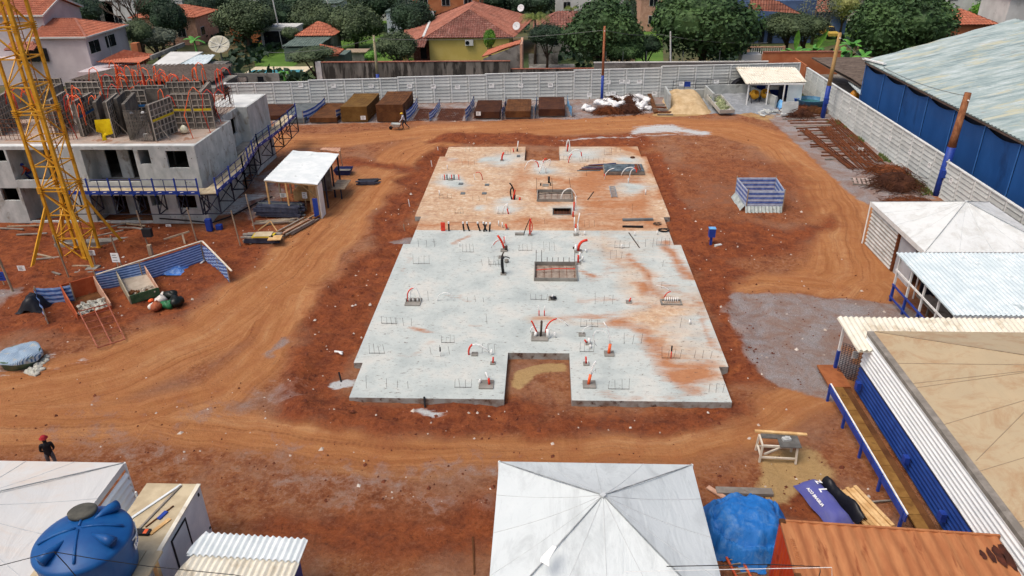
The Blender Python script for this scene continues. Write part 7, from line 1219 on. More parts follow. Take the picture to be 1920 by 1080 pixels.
# ================================================================ PEOPLE AND WHEELBARROW
SKIN = M('skin', H('8a5a42'), s=5, rough=.6); BOOT = M('boots', H('2a201a'), s=5)
def person(label, loc, rz, pose, shirt, pants, hat, scale=1., sleeves=True):
    """pose: dict of joint positions in metres, figure facing +y"""
    J = dict(pelvis=(0, 0, .95), chest=(0, .02, 1.30), neck=(0, .03, 1.48), head=(0, .05, 1.60), top=(0, .05, 1.72), shl=(-.19, .02, 1.42), shr=(.19, .02, 1.42), ell=(-.25, .0, 1.15), elr=(.25, .0, 1.15), wrl=(-.26, .08, .90), wrr=(.26, .08, .90), hdl=(-.26, .12, .81), hdr=(.26, .12, .81),
             hil=(-.10, 0, .92), hir=(.10, 0, .92), knl=(-.11, .03, .50), knr=(.11, .03, .50), anl=(-.11, 0, .09), anr=(.11, 0, .09), tol=(-.12, .17, .04), tor=(.12, .17, .04)); J.update(pose)
    rad = dict(pelvis=.15, chest=.165, neck=.06, head=.10, top=.075, shl=.075, shr=.075, ell=.05, elr=.05, wrl=.034, wrr=.034, hdl=.045, hdr=.045, hil=.10, hir=.10, knl=.066, knr=.066, anl=.05, anr=.05, tol=.04, tor=.04)
    E_ = [('pelvis', 'chest', 0), ('chest', 'neck', 0), ('neck', 'head', 2), ('head', 'top', 2), ('chest', 'shl', 0), ('chest', 'shr', 0), ('shl', 'ell', 0), ('shr', 'elr', 0), ('ell', 'wrl', 0 if sleeves else 2), ('elr', 'wrr', 0 if sleeves else 2), ('wrl', 'hdl', 2), ('wrr', 'hdr', 2), ('pelvis', 'hil', 1), ('pelvis', 'hir', 1), ('hil', 'knl', 1), ('hir', 'knr', 1), ('knl', 'anl', 1), ('knr', 'anr', 1), ('anl', 'tol', 3), ('anr', 'tor', 3)]
    nm_ = list(J); me = bpy.data.meshes.new('body'); me.from_pydata([J[k] for k in nm_], [(nm_.index(a), nm_.index(c)) for a, c, _ in E_], [])
    o = bpy.data.objects.new('body', me); col.objects.link(o); sk = o.modifiers.new('skin', 'SKIN'); ss = o.modifiers.new('sub', 'SUBSURF'); ss.levels = 2; ss.render_levels = 2
    for i, k in enumerate(nm_): me.skin_vertices[0].data[i].radius = (rad[k], rad[k]*(.72 if k in ('chest', 'pelvis') else 1)); me.skin_vertices[0].data[i].use_root = (k == 'pelvis')
    m2 = bpy.data.meshes.new_from_object(o.evaluated_get(bpy.context.evaluated_depsgraph_get())); bpy.data.objects.remove(o)
    m2.materials.clear(); [m2.materials.append(m_) for m_ in (shirt, pants, SKIN, BOOT)]
    for f in m2.polygons:
        c = f.center; bd_ = 9; bi = 0
        for a, d_, mi_ in E_:
            A, D = Vector(J[a]), Vector(J[d_]); t_ = max(0, min(1, (c-A).dot(D-A)/((D-A).length_squared))); dd = (c-A.lerp(D, t_)).length/((rad[a]+rad[d_])/2)
            if dd < bd_: bd_ = dd; bi = mi_
        f.material_index = bi; f.use_smooth = True
    root = T('person', label, 'person', loc, rz=rz); root.scale = (scale,)*3
    bo = bpy.data.objects.new('body', m2); col.objects.link(bo); bo.parent = root; hd = Vector(J['head'])
    if hat: B().lathe([(.165, 0), (.17, .015), (.13, .02), (.125, .06), (.09, .11), (.03, .13), (.01, .13)], 16, tuple(hd+Vector((0, .01, .06)))).build('helmet' if hat is not CAPR else 'cap', hat, root, True, local=True)
    B().tube([tuple(hd+Vector((0, .085, .02))), tuple(hd+Vector((0, .125, -.02)))], [.018, .014], 6).build('nose', SKIN, root, True, local=True)
    for s_ in ('l', 'r'):
        h_ = Vector(J['hd'+s_]); w_ = Vector(J['wr'+s_]); d_ = (h_-w_).normalized(); n_ = d_.orthogonal().normalized()
        for k in range(4): q = h_+n_*(k-1.5)*.02; B().tube([q, q+d_*(.05+.01*(k in (1, 2))), q+d_*.075+Vector((0, .015, -.01))], .009, 5).build('finger', SKIN, root, True, local=True)
        B().tube([h_+n_*.03, h_+n_*.055+d_*.03], .010, 5).build('thumb', SKIN, root, True, local=True)
    return root
CAPR = M('red_cap', H('a8242c'), H('8c1c24'), s=5); WHH = M('white_helmet', H('e8e8e6'), s=5, rough=.4); YHH = M('yellow_helmet', H('e0b52a'), s=5, rough=.4); BKS = M('black_shirt', H('17151a'), H('222026'), s=5); GRJ = M('grey_jeans', H('5a5a60'), H('6c6c72'), s=5); DKC = M('dark_clothes', H('23242a'), H('33343a'), s=5); LTS = M('light_grey_shirt', H('b5bcc6'), H('c8ced6'), s=5); NAV = M('navy_clothes', H('262c58'), H('303768'), s=5)
person('person in a red cap, black top and grey jeans standing behind the dusty cream tent', (*(-20.47,23.45), 0), .55, dict(ell=(-.235, .0, 1.15), wrl=(-.17, .17, .98), hdl=(-.09, .22, .98), elr=(.235, .0, 1.15), wrr=(.17, .19, .96), hdr=(.08, .24, .96), knl=(-.12, .1, .5), anl=(-.14, .12, .09), tol=(-.15, .3, .04), head=(0, .09, 1.59), top=(0, .08, 1.71)), BKS, GRJ, CAPR, 1.02)
person('person with a yellow helmet and pale shirt pushing a wheelbarrow', (*(-14.68,76.39), 0), R(90), dict(chest=(0, .10, 1.28), neck=(0, .16, 1.44), head=(0, .2, 1.56), top=(0, .2, 1.68), shl=(-.19, .1, 1.38), shr=(.19, .1, 1.38), ell=(-.24, .2, 1.12), elr=(.24, .2, 1.12), wrl=(-.26, .42, .86), wrr=(.26, .42, .86), hdl=(-.26, .5, .80), hdr=(.26, .5, .80), knl=(-.11, .18, .52), anl=(-.11, .1, .09), tol=(-.11, .27, .04), knr=(.11, -.12, .5), anr=(.11, -.48, .15), tor=(.11, -.36, .05)), LTS, DKC, YHH, 1.0)
person('person in dark clothes and white helmet striding across the pale roof deck', (*(-27.07,62.83), 5.9), R(-115), dict(chest=(0, .06, 1.28), ell=(-.24, .12, 1.2), wrl=(-.18, .34, 1.25), hdl=(-.15, .42, 1.28), ell2=(0, 0, 0)) if False else dict(chest=(0, .06, 1.28), ell=(-.24, .12, 1.2), wrl=(-.18, .34, 1.25), hdl=(-.15, .42, 1.28), elr=(.25, -.1, 1.15), wrr=(.25, .1, 1.0), hdr=(.25, .18, 1.0), knl=(-.11, .12, .52), anl=(-.11, .08, .09), tol=(-.11, .25, .04), knr=(.11, -.15, .55), anr=(.11, -.55, .42), tor=(.11, -.6, .28)), DKC, DKC, WHH, 1.05)
person('left of the two persons in dark clothes and white helmets between the formwork panels', (*(-30.36,53.23), 5.9), R(200), dict(wrl=(-.2, .25, 1.1), hdl=(-.18, .33, 1.12)), DKC, DKC, WHH, 1.02)
person('right of the two persons in white helmets, facing the ribbed formwork', (*(-29.72,53.65), 5.9), R(240), dict(wrr=(.2, .25, 1.1), hdr=(.18, .33, 1.12)), GRJ, DKC, WHH, .98)
person('person in navy and orange crouching in the upper left loggia', (*(-38.55,52.03), 2.95), R(150), dict(pelvis=(0, 0, .62), chest=(0, .22, .92), neck=(0, .32, 1.05), head=(0, .36, 1.16), top=(0, .36, 1.27), shl=(-.19, .26, 1.0), shr=(.19, .26, 1.0), ell=(-.24, .45, .8), elr=(.24, .45, .8), wrl=(-.15, .6, .6), wrr=(.15, .6, .6), hdl=(-.13, .67, .55), hdr=(.13, .67, .55), hil=(-.1, 0, .6), hir=(.1, 0, .6), knl=(-.14, .35, .5), knr=(.14, .35, .5), anl=(-.12, .05, .09), anr=(.12, .05, .09)), M('orange_vest', H('c9502a'), s=4), NAV, BLUE, 1.0)
wb = T('wheelbarrow', 'grey wheelbarrow being pushed along the track below the tall brown stack', 'wheelbarrow', (*(-15.49,76.2), 0)); b = B(); b.add([(-.3, -.22, .3), (.3, -.22, .3), (.3, .22, .3), (-.3, .22, .3), (-.55, -.36, .66), (.42, -.36, .62), (.42, .36, .62), (-.55, .36, .66)], [(0, 1, 5, 4), (1, 2, 6, 5), (2, 3, 7, 6), (3, 0, 4, 7), (0, 1, 2, 3)]); b.build('tray', WHITEPC, wb, local=True)
for s_ in (-.26, .26): B().tube([(-.62, s_*.3, .2), (.3, s_, .34), (.78, s_, .78)], .02, 6).build('handle', BLACKST, wb, True, local=True); B().bar((.25, s_, .33), (.3, s_, .02), .035).build('leg', BLACKST, wb, local=True)
w_ = B().lathe([(.15, -.04), (.19, -.03), (.19, .03), (.15, .04)], 16).build('wheel', BLACKP, wb, True, local=True); w_.location = (-.62, 0, .19); w_.rotation_euler = (R(90), 0, 0)
bpy.data.objects['wheelbarrow'].rotation_euler.z = 0

# ================================================================ GARDENS AND HOUSES BEHIND THE WALL
def tilemat(name, a, b_, c, dirt=.5):
    g = NG(name); n = g.noise(3., None, 8, .75); n2 = g.noise(.5, None, 6, .6); cc = g.ramp(n, [(.35, a), (.5, b_), (.66, c)]); cc = g.mix(g.math('MULTIPLY', g.ramp(n2, [(.4, 0.), (.65, 1.)]), dirt), cc, H('5b3a30')); return g.done(cc, .85, g.bump(n, .3, .02))
TILE = tilemat('terracotta_tiles', H('8e5543'), H('a86a56'), H('bd8a76')); TILEO = tilemat('orange_tiles', H('a3593f'), H('b56b50'), H('c68468'), .3); TILED = tilemat('old_red_tiles', H('6e433a'), H('8a5548'), H('b09084'), .7)
WPINK = M('pinkish_white_wall', H('b9aeb0'), H('c6bcbd'), H('a39a9c'), s=.5, rough=.9); YWALL = M('yellow_wall', H('c9b261'), H('d2bd70'), H('b39c50'), s=.4, rough=.9); GWALL = M('stained_grey_wall', H('5d5a54'), H('7e7a72'), H('35332f'), s=.8, rough=.95, st=(1.4, 1, .25), cs=1.2, cl=.47)
GWALL2 = M('rough_grey_render', H('77746e'), H('8d8a83'), H('55524c'), s=.8, rough=.95, cl=.5); TWALL = M('terracotta_wall', H('a5623f'), H('b5744f'), H('7f4a32'), s=.7, rough=.95, cs=1, cl=.6); BWALL = M('blue_grey_wall', H('4c5f82'), H('5a6e92'), s=.7); GLASSD = M('dark_window', H('14161a'), H('22262b'), s=2, rough=.15, bump=0); LGRASS = M('lawn', H('4a6a24'), H('5b7a30'), H('6d7a3c'), s=.35, rough=.95, bump=.6, cl=.6); WHW = M('white_render', H('c6c5c0'), H('d6d5d0'), H('a8a69f'), s=.5)
def grassp(poly, z, label): return kind(B().add([(x, y, z) for x, y in poly], [range(len(poly))]).build('lawn', LGRASS), 'structure', label)
grassp([(-52.9,137.39),(-47.03,141.95),(-37.66,115.59),(-37.61,111.43),(-43.03,111.6)], -.42, 'mown lawn beside the pool'); grassp([(-33.63,112.92),(-36.25,136.57),(-29.73,142.29),(-18.34,112.41)], -.424, 'garden lawn left of the yellow house'); grassp([(17.56,151.59),(22.48,154.16),(16.95,110.42),(12.78,110.56)], -.42, 'strip of lawn between the big trees'); grassp([(56.95,165.96),(66.37,174.09),(56.96,137.66),(41.35,122.48),(42.6,138.43)], -.42, 'lawn with a path behind the banana plants')
kind(B().add([(*p, -.41) for p in [(-55.16,174.16),(-28.99,192.08),(-22.72,148.43),(-45.89,143.15)]], [(0, 1, 2, 3)]).build('lawn', LGRASS), 'structure', 'distant lawn under the trees')
t = T('swimming_pool', 'rectangular pool with pale paving behind the precast wall', 'pool', (-38.6, 108, 0)); B().box(-42.9, 105.2, -.4, -34.3, 111.4, -.2).build('paving', M('cream_paving', H('c8b99a'), H('d6c8aa'), s=1), t); B().box(-42.4, 105.9, -.2, -34.9, 108.9, -.17).build('water', M('pool_water', H('4f9aa8'), H('62adb8'), s=1, rough=.05), t)
def roof(t, polys, mat, wl=.36, row=.55, name='roof'):
    for P_ in polys: B().ribbed(P_, wl, .045, row=row, seg=4, lift=.05).build(name, mat, t)
def ridge(t, a, c, mat, w_=.28): B().bar(a, c, w_, .14).build('ridge', mat, t)
def window(t, x0, z0, x1, z1, y=None, x=None, mat=None, fr=None):
    if y is not None: f = B().box(x0-.06, y-.05, z0-.06, x1+.06, y-.002, z1+.06).build('window', fr or WHW, t); p_ = B().box(x0, y-.07, z0, (x0+x1)/2-.03, y-.051, z1).box((x0+x1)/2+.03, y-.07, z0, x1, y-.051, z1); 
    else: f = B().box(x+.002, x0-.06, z0-.06, x+.05, x1+.06, z1+.06).build('window', fr or WHW, t); p_ = B().box(x+.051, x0, z0, x+.07, (x0+x1)/2-.03, z1).box(x+.051, (x0+x1)/2+.03, z0, x+.07, x1, z1)
    o = p_.build('pane', mat or GLASSD, t); o.parent = f; return f
# pink white house
hs = T('pink_house', 'pinkish white two storey house with orange tiled hip roofs at the upper left', 'house', (-64, 103, 0)); X1, Y0 = -60.6, 99.8
B().box(-67.6, Y0, -.4, X1, 110.3, 5.9).build('wall', WPINK, hs); B().box(-76, 103, -.4, -67.62, 112, 8.2).build('wall', WPINK, hs); B().box(-76, 100.5, -.4, -67.62, 102.98, 3.).build('wall', WPINK, hs)
a_, b_, c_, d_ = (-68., Y0-.4, 5.95), (X1+.45, Y0-.4, 5.95), (X1+.45, 110.7, 5.95), (-68., 110.7, 5.95); r1, r2 = (-67.9, 105.2, 7.6), (-64.5, 105.2, 7.6)
roof(hs, [[a_, b_, r2, r1], [b_, c_, r2], [c_, d_, r1, r2]], TILEO); [ridge(hs, p, q, TILE) for p, q in ((r1, r2), (r2, b_), (r2, c_))]
for p, q in ((a_, b_), (b_, c_)): B().bar(p, q, .12, .2).build('gutter', WHW, hs)
e1, e2, e3, e4, g1, g2 = (-76.4, 102.6, 8.3), (-67.2, 102.6, 8.3), (-67.2, 112.4, 8.3), (-76.4, 112.4, 8.3), (-76.4, 107.5, 10.1), (-67.2, 107.5, 10.1)
roof(hs, [[e1, e2, g2, g1], [e3, e4, g1, g2]], TILEO); B().add([(-67.62, 103, 8.2), (-67.62, 112, 8.2), (-67.62, 107.5, 9.9)], [(0, 1, 2)]).build('gable', WPINK, hs); [B().bar(p, q, .1, .22).build('fascia', WHW, hs) for p, q in ((e1, e2), (e2, g2), (g2, e3))]
roof(hs, [[(-71, 98.2, 4.6), (-66.9, 98.2, 4.6), (-66.9, 100.2, 5.4), (-71, 100.2, 5.4)]], TILE); B().box(-70.5, Y0-.3, 2.9, -66.2, Y0-.02, 4.6).build('dark_opening', GLASSD, hs)
for q in ((100.28,3.72,102.74,5.25), (104.36,3.79,106.87,5.31)): window(hs, q[0], q[1], q[2], q[3], x=X1)
B().bar((X1+.08, 105, 0), (X1+.08, 105, 5.8), .1).build('downpipe', WHW, hs)
hs2 = T('tiled_annex', 'low annex with orange tiled roof against the pinkish house', 'annex', (-56, 101, 0)); roof(hs2, [[(-59.17,98.55,3), (-53.18,98.34,3), (-53.19,102.97,3.2), (-56.36,100.95,4.2)]], TILEO); B().box(-60.5, 96, -.4, -54, 101, 2.2).build('wall', WPINK, hs2); B().box(*(-56.4,102.95), 2.8, *[v+.9 for v in (-56.4,102.95)], 4.6).build('chimney', TWALL, hs2)
# sheds with metal and dark roofs behind the unfinished building
t = T('white_roof_shed', 'shed with flat white roof behind the unfinished building', 'shed', (-47, 95, 0)); B().slab3([(-48.78,92.9,3.6), (-45.63,92.8,3.6), (-45.57,100.83,3.8), (-50.07,101.01,3.8)], .15).build('roof', WHW, t); B().box(-47.6, 92, -.4, -44.6, 99, 3.2).build('wall', GWALL2, t); B().bar((-50.46,96.27,3.9), (-50.55,106.27,3.9), .3, .5).build('parapet', GWALL2, t)
t = T('zinc_roof_shed', 'shed with a faded zinc roof left of the satellite dish', 'shed', (-43, 95, 0)); B().ribbed([(-45.41,93.32,3.5), (-42.26,93.55,3.5), (-43.34,99.37,3.7), (-46.65,99.11,3.7)], .5, .04).build('roof', CORRG, t, True); B().box(-44., 92, -.4, -41., 98, 3.1).build('wall', GWALL2, t)
t = T('dark_roof_shed', 'long shed with a dark corrugated roof behind the orange conduits', 'shed', (-44, 87, 0)); B().ribbed([(-54.95,85.33,3.4), (-37.6,84.31,3.4), (-38.75,93.25,3.6), (-50.32,93.29,3.6), (-53.33,90.59,3.5)], .55, .09, along=(.25, 1, .02)).build('roof', FIB, t, True); B().box(-50, 83, -.4, -37, 90, 2.9).build('wall', GWALL2, t)
BRK = M('exposed_block', H('8a7c74'), H('a3958c'), H('6d6059'), s=1.5)
t = T('block_wall', 'exposed block wall behind the precast wall left of the pool', 'wall', (-40, 90, 0)); wz = 2.9
for j in range(6):
    for i in range(14): B().box(-42.5+i*.46+.23*(j % 2), 89.5, .2+j*.42, -42.5+i*.46+.44+.23*(j % 2), 89.7, .6+j*.42).build('block', BRK, t)
B().box(-42.4, 89.55, -.4, -35.9, 89.68, 2.7).build('mortar', CONCD, t)
t = T('satellite_dish', 'large pale mesh satellite dish behind the unfinished building', 'satellite dish', (-46.3, 108, 0)); DM = M('dish_mesh', H('b0ab98'), H('c4bfad'), s=2); o = B().lathe([(.03, -.36), (.5, -.32), (1.0, -.2), (1.45, .0), (1.44, .02), (1.0, -.16), (.5, -.28), (.03, -.33)], 28).build('dish', DM, t, True, local=True); o.location = (0, 0, 3.6); o.rotation_euler = (R(42), R(18), 0); 
for k in range(8): a = k*.785; r_ = B().bar((0, 0, -.33), (1.42*math.cos(a), 1.42*math.sin(a), .01), .05).build('rib', WHW, o, local=True)
B().tube([(0, 0, -.4), (0, 0, 3.4)], .12, 8).build('mast', GWALL2, t, local=True)
t = T('pool_pump_wall', 'low rendered wall with dark openings in front of the pool', 'wall', (-39, 92, 0)); B().box(-41.5, 92.5, -.4, -32.9, 92.7, 2.6).build('wall', GWALL2, t); [B().box(x, 92.45, 1.2, x+.7, 92.499, 2.2).build('opening', GLASSD, t) for x in (-39.4, -37.6, -35.6)]
# stained garden wall and yellow house
t = T('garden_wall', 'long grey garden wall streaked with black stains and a brick coping', 'wall', (-20, 95, 0)); B().box(-28.2, 95, -.4, -4.4, 95.2, 3.38).build('wall', GWALL, t); B().box(-28.25, 94.93, 3.383, -4.4, 95.27, 3.47).build('coping', TILE, t); B().box(-28.9, 94.9, -.4, -28.21, 95.3, 3.5).build('end_pier', WHW, t)
t = T('rear_garden_wall', 'low stained garden wall with brick coping under the round tree', 'wall', (3, 96, 0)); B().box(-4.39, 95.3, -.4, 6.0, 95.5, 2.35).build('wall', GWALL, t); B().box(-4.39, 95.24, 2.353, 6.0, 95.56, 2.44).build('coping', TILE, t)
t = T('lichen_wall', 'pale coped lichen stained wall behind the precast wall', 'wall', (15, 97, 0)); B().box(6.05, 96, -.4, 27.5, 96.2, 2.9).build('wall', GWALL2, t); B().box(6.0, 95.93, 2.903, 27.55, 96.27, 3.02).build('coping', WHW, t); [B().bar((x, 96.1, 3.0), (x, 96.1, 4.3), .05).build('fence_rod', GREYT, t) for x in (7.5, 9.6, 12.5, 17., 21.5)]
yh = T('yellow_house', 'yellow house with a large terracotta hip roof', 'house', (-11, 114, 0)); EY = 114.4
B().box(-17.3, EY, -.4, -5.4, 128, 3.25).build('wall', YWALL, yh); B().box(-20.6, 110.6, -.4, -17.32, 111., .05).build('veranda_floor', TWALL, yh)
f0, f1, f2, f3, rA, rB = (-18., EY-.5, 3.3), (-4.6, EY-.5, 3.3), (-1.9, 134.5, 3.3), (-21., 134, 3.3), (-11.7, 121.5, 6.4), (-11.6, 127.5, 6.8)
roof(yh, [[f0, f1, rA]], TILED); roof(yh, [[f1, f2, rB, rA]], TILE); roof(yh, [[f0, rA, rB, (-19., 130, 4.)]], TILE); roof(yh, [[f2, f3, rB]], TILE); roof(yh, [[(-21., 110.2, 2.6), (-17.4, 110.4, 2.6), (-17.4, EY-.3, 3.2), (-18.3, EY, 3.3)]], TILED); roof(yh, [[(-21., 110.2, 2.6), (-18.1, EY, 3.3), (-19., 130, 4.0), (-23, 128, 3.0)]], TILE)
[ridge(yh, p, q, TILE) for p, q in ((f0, rA), (f1, rA), (rA, rB), (rB, f2))]; B().bar((-18.1, EY-.1, 3.42), (-18.9, 129.5, 4.15), .35, .15).build('valley', WHW, yh)
B().box(-20.7, 110.8, -.4, -20.2, 111.3, 2.55).build('porch_column', YWALL, yh); B().box(-20, 116, -.4, -17.33, 116.2, 2.9).build('porch_wall', TILED, yh); B().box(-18.9, 115.8, 0, -18.0, 115.99, 2.2).build('door', GLASSD, yh)
o = B().box(-11.9, EY-.5, 2.15, -10.7, EY-.01, 2.95).build('air_conditioner', WHW, yh); B().lathe([(.3, 0), (.3, .02)], 16).build('fan_grille', GLASSD, o, local=True).rotation_euler = (R(90), 0, 0); o.children[0].location = (-11.55-yh.location[0], EY-.51-yh.location[1], 2.55)
def dish(label, p, s_=.45): 
    t = T('satellite_dish', label, 'satellite dish', p); o = B().lathe([(.02, -.08), (s_*.6, -.05), (s_, .05), (s_*.97, .06), (s_*.6, -.02), (.02, -.06)], 18).build('dish', WHP, t, True, local=True); o.location = (0, 0, .5); o.rotation_euler = (R(70), 0, R(-20)); B().tube([(0, .05, -.1), (0, .05, .5)], .03, 5).build('mast', GREYT, t, local=True)
WHP = M('white_dish', H('dfdfdf'), s=3)
dish('white satellite dish at the left ridge of the yellow house', (-18.6, 127, 4.4), .6); dish('white satellite dish on the right slope of the yellow house', (-4.4, 117.2, 3.9), .6); dish('white satellite dish at the top right of the yellow house roof', (-4.2, 132.5, 4.6), .6)
t = T('lean_to', 'lean to with sloping terracotta roof and stained gable wall before the yellow house', 'annex', (-7, 97, 0)); roof(t, [[(-8.0, 95.9, 3.75), (-3.2, 95.9, 5.35), (-3.1, 98.6, 5.35), (-7.4, 101.5, 3.75)]], TILEO); B().add([(-7.8, 95.7, 3.4), (-7.8, 95.7, 3.6), (-3.2, 95.7, 5.25), (-3.2, 95.7, -.3), (-7.8, 95.7, -.3)], [(0, 1, 2, 3, 4)]).build('gable_wall', GWALL2, t); B().box(-3.19, 95.5, -.4, -2.9, 101, 5.3).build('pier', PINKW, t); B().box(-7.3, 95.9, -.3, -3.25, 98.5, 3.5).build('room', GWALL2, t)
t = T('paved_yard', 'bare concrete yard ramp right of the yellow house', 'yard', (0, 100, 0)); B().box(-2.4, 97, -.4, 4.2, 112, -.2).build('paving', GWALL2, t); B().box(-2.5, 112.2, -.4, 1.8, 112.4, 1.2).build('low_wall', GWALL2, t)
# kiosk and small tiled roofs
t = T('garden_kiosk', 'small kiosk with a pyramid tiled roof over green grey sheeting', 'kiosk', (-36, 123, 0)); k0, k1, k2, k3, kt = (-39.5, 120.8, 2.7), (-33.2, 120.8, 2.7), (-33.2, 127, 2.7), (-39.5, 127, 2.7), (-36.3, 123.9, 4.5); roof(t, [[k0, k1, kt], [k1, k2, kt], [k0, kt, k3]], TILEO, .4, .6); B().box(-39, 121.3, -.4, -33.7, 126.5, 2.6).build('wall', GWALL2, t)
GGS = M('green_grey_sheet', H('56645c'), H('66746c'), s=1); B().ribbed([(-40.2, 116.2, 1.9), (-34.6, 116.2, 1.9), (-33.6, 120.9, 2.5), (-39.3, 120.9, 2.5)], .4, .04).build('awning', GGS, t); B().box(-40, 116.4, -.4, -34.8, 120, 1.6).build('base', GGS, t)
t = T('tiled_hut', 'small hut with a bright tiled roof behind the garden shrub', 'hut', (-30, 112, 0)); roof(t, [[(-31.76,106.58,2.2), (-29.08,106.48,2.2), (-28.4,108,2.8), (-32.57,110.5,3)]], TILEO, .4, .6); B().box(-31.5, 108.5, -.4, -28.6, 112.5, 1.9).build('wall', GGS, t)
t = T('garden_bench_hut', 'low yellow and brown hut beside the weathered pole', 'hut', (-27, 117, 0)); B().box(-30.6, 116, -.4, -27.6, 118.5, .9).build('wall', GWALL2, t); B().box(-30.8, 115.7, .92, -27.2, 118.7, 1.05).build('roof', WOODP, t)
t = T('brick_barbecue', 'small brick barbecue behind the garden wall', 'barbecue', (*(-21.32,115.01), 0)); B().cbox((0, 0, .7), (1.2, .8, 2.2)).build('body', PINKW, t, local=True); B().cbox((0, -.42, 1.2), (.6, .02, .4)).build('opening', GLASSD, t, local=True)
# blue house with balustrade, terracotta wall
t = T('blue_house', 'blue grey house with a tiled roof, green awning and white balustrade', 'house', (37, 128, 0)); B().box(33.0, 129.5, -.4, 43.5, 140, 6.2).build('wall', BWALL, t); roof(t, [[(29.39,116.51,6.5), (37.12,117.83,5.6), (33.74,116.75,7.6), (29.75,118.3,8.2)]], TILE, .4, .6); B().box(32.8, 128.0, 3.0, 39.5, 129.45, 3.15).build('awning', M('green_awning', H('1f6a4c'), s=2), t)
for k, x in enumerate((33.6, 35.0, 36.4)): B().box(x, 129.3, -.4, x+.8, 129.49, 2.6).build('opening', GLASSD, t)
BX = (28.91,112,2.01)[0]; B().box(BX, 111.9, -.4, BX+5.2, 112.1, 1.0).build('balcony_base', PINKW, t); B().box(BX, 111.88, 1.9, BX+5.2, 112.12, 2.05).build('balcony_rail', PINKW, t)
for k in range(16): B().lathe([(.07, 1.0), (.1, 1.2), (.05, 1.5), (.09, 1.7), (.07, 1.9)], 8, (BX+.35+k*.31, 112, 0)).build('baluster', WHW, t)
for k in (0, 5.0): B().box(BX+k-.02, 111.85, -.4, BX+k+.3, 112.15, 2.1).build('pier', PINKW, t)
t = T('terracotta_wall', 'terracotta rendered wall with tile coping behind the corner shed', 'wall', (31, 97, 0)); B().box(27.0, 96.8, -.4, 36.5, 97.0, 3.9).build('wall', TWALL, t); B().box(26.95, 96.72, 3.903, 36.5, 97.08, 4.02).build('coping', TILE, t); B().box(30.9, 92.2, -.4, 31.1, 96.79, 3.2).build('side_wall', TWALL, t); B().box(24.8, 98.2, -.4, 27.2, 100, 3.4).build('painted_block', WHW, t)
# small pick-up truck parked behind the banana plants
t = T('parked_truck', 'yellow and dark pick-up truck parked beyond the banana plants', 'truck', (*(48.06,134.65), -.35), rz=.12); TY = M('truck_yellow', H('c9a64a'), H('d9b860'), s=3, rough=.4)
b = B(); b.add([(-.85, -2.2, .5), (.85, -2.2, .5), (.85, -2.2, .95), (-.85, -2.2, .95), (-.9, -.9, .5), (.9, -.9, .5), (.9, -.9, 1.1), (-.9, -.9, 1.1)], [(0, 1, 2, 3), (0, 4, 5, 1), (3, 2, 6, 7), (1, 5, 6, 2), (0, 3, 7, 4)]); b.box(-.9, -.899, .5, .9, 2.3, 1.1); b.build('body', TY, t, local=True)
b = B(); b.add([(-.8, -.85, 1.1), (.8, -.85, 1.1), (.7, -.3, 1.75), (-.7, -.3, 1.75), (-.8, 1.0, 1.1), (.8, 1.0, 1.1), (.7, .8, 1.75), (-.7, .8, 1.75)], [(3, 2, 6, 7), (1, 5, 6, 2), (0, 3, 7, 4), (4, 7, 6, 5)]); b.build('cab', TY, t, local=True); B().add([(-.78, -.87, 1.12), (.78, -.87, 1.12), (.68, -.33, 1.72), (-.68, -.33, 1.72)], [(0, 1, 2, 3)]).build('windscreen', GLASSD, t, local=True); B().box(-.75, 1.0, 1.101, .75, 2.2, 1.16).build('load_bed', GLASSD, t, local=True)
for sx in (-.85, .85):
    for sy in (-1.5, 1.5): o = B().lathe([(.34, -.1), (.34, .1)], 14).build('wheel', BLACKP, t, local=True); o.location = (sx, sy, .34); o.rotation_euler = (0, R(90), 0)
# far houses
def box_house(label, x0, y0, x1, y1, h, wall, rf, rh=1.6, wins=2, flat=False, z=-.4, floors=1):
    t = T('house', label, 'house', ((x0+x1)/2, (y0+y1)/2, 0)); B().box(x0, y0, z, x1, y1, h).build('wall', wall, t); e = .5; ym = (y0+y1)/2; i_ = (y1-y0)/2
    if flat: B().box(x0-.15, y0-.15, h+.003, x1+.15, y1+.15, h+.25).build('roof', rf, t)
    else:
        a, b_, c, d_ = (x0-e, y0-e, h), (x1+e, y0-e, h), (x1+e, y1+e, h), (x0-e, y1+e, h); p, q = (x0+i_*.7, ym, h+rh), (x1-i_*.7, ym, h+rh); roof(t, [[a, b_, q, p], [b_, c, q], [c, d_, p, q], [d_, a, p]], rf, .45, .7)
    for f in range(floors):
        for k in range(wins): x = x0+(x1-x0)*(k+.5)/wins; window(t, x-.7, h/floors*f+1., x+.7, h/floors*f+2.3, y=y0, fr=WHW)
        if wins: window(t, y0+1.5, h/floors*f+1, y0+3., h/floors*f+2.3, x=x1) if x1 < 0 else None
    return t
box_house('white three storey block with balconies at the top left', -66, 168, -54, 180, 9.5, WHW, WHW, wins=4, flat=True, floors=3); box_house('long pale walled house behind the pinkish house', -86, 150, -70, 160, 5, WHW, WHW, wins=3, flat=True); box_house('far cream warehouse at the top left corner', -112, 150, -84, 168, 5.5, GWALL2, WHW, wins=4, flat=True)
box_house('tiled house behind the bare tree at the upper left', -71, 132, -60, 141, 4.2, PINKW, TILEO, wins=2); box_house('small terracotta house beside the dark evergreen', -55, 134, -49, 140, 3, TWALL, TILEO, wins=1); box_house('dark roofed house behind the large left tree', -50, 150, -40, 158, 4.2, WHW, GGS, wins=2); box_house('white pool house with a black gate left of the lawn', -47.5, 128, -41.5, 132, 2.8, WHW, WHW, wins=0, flat=True)
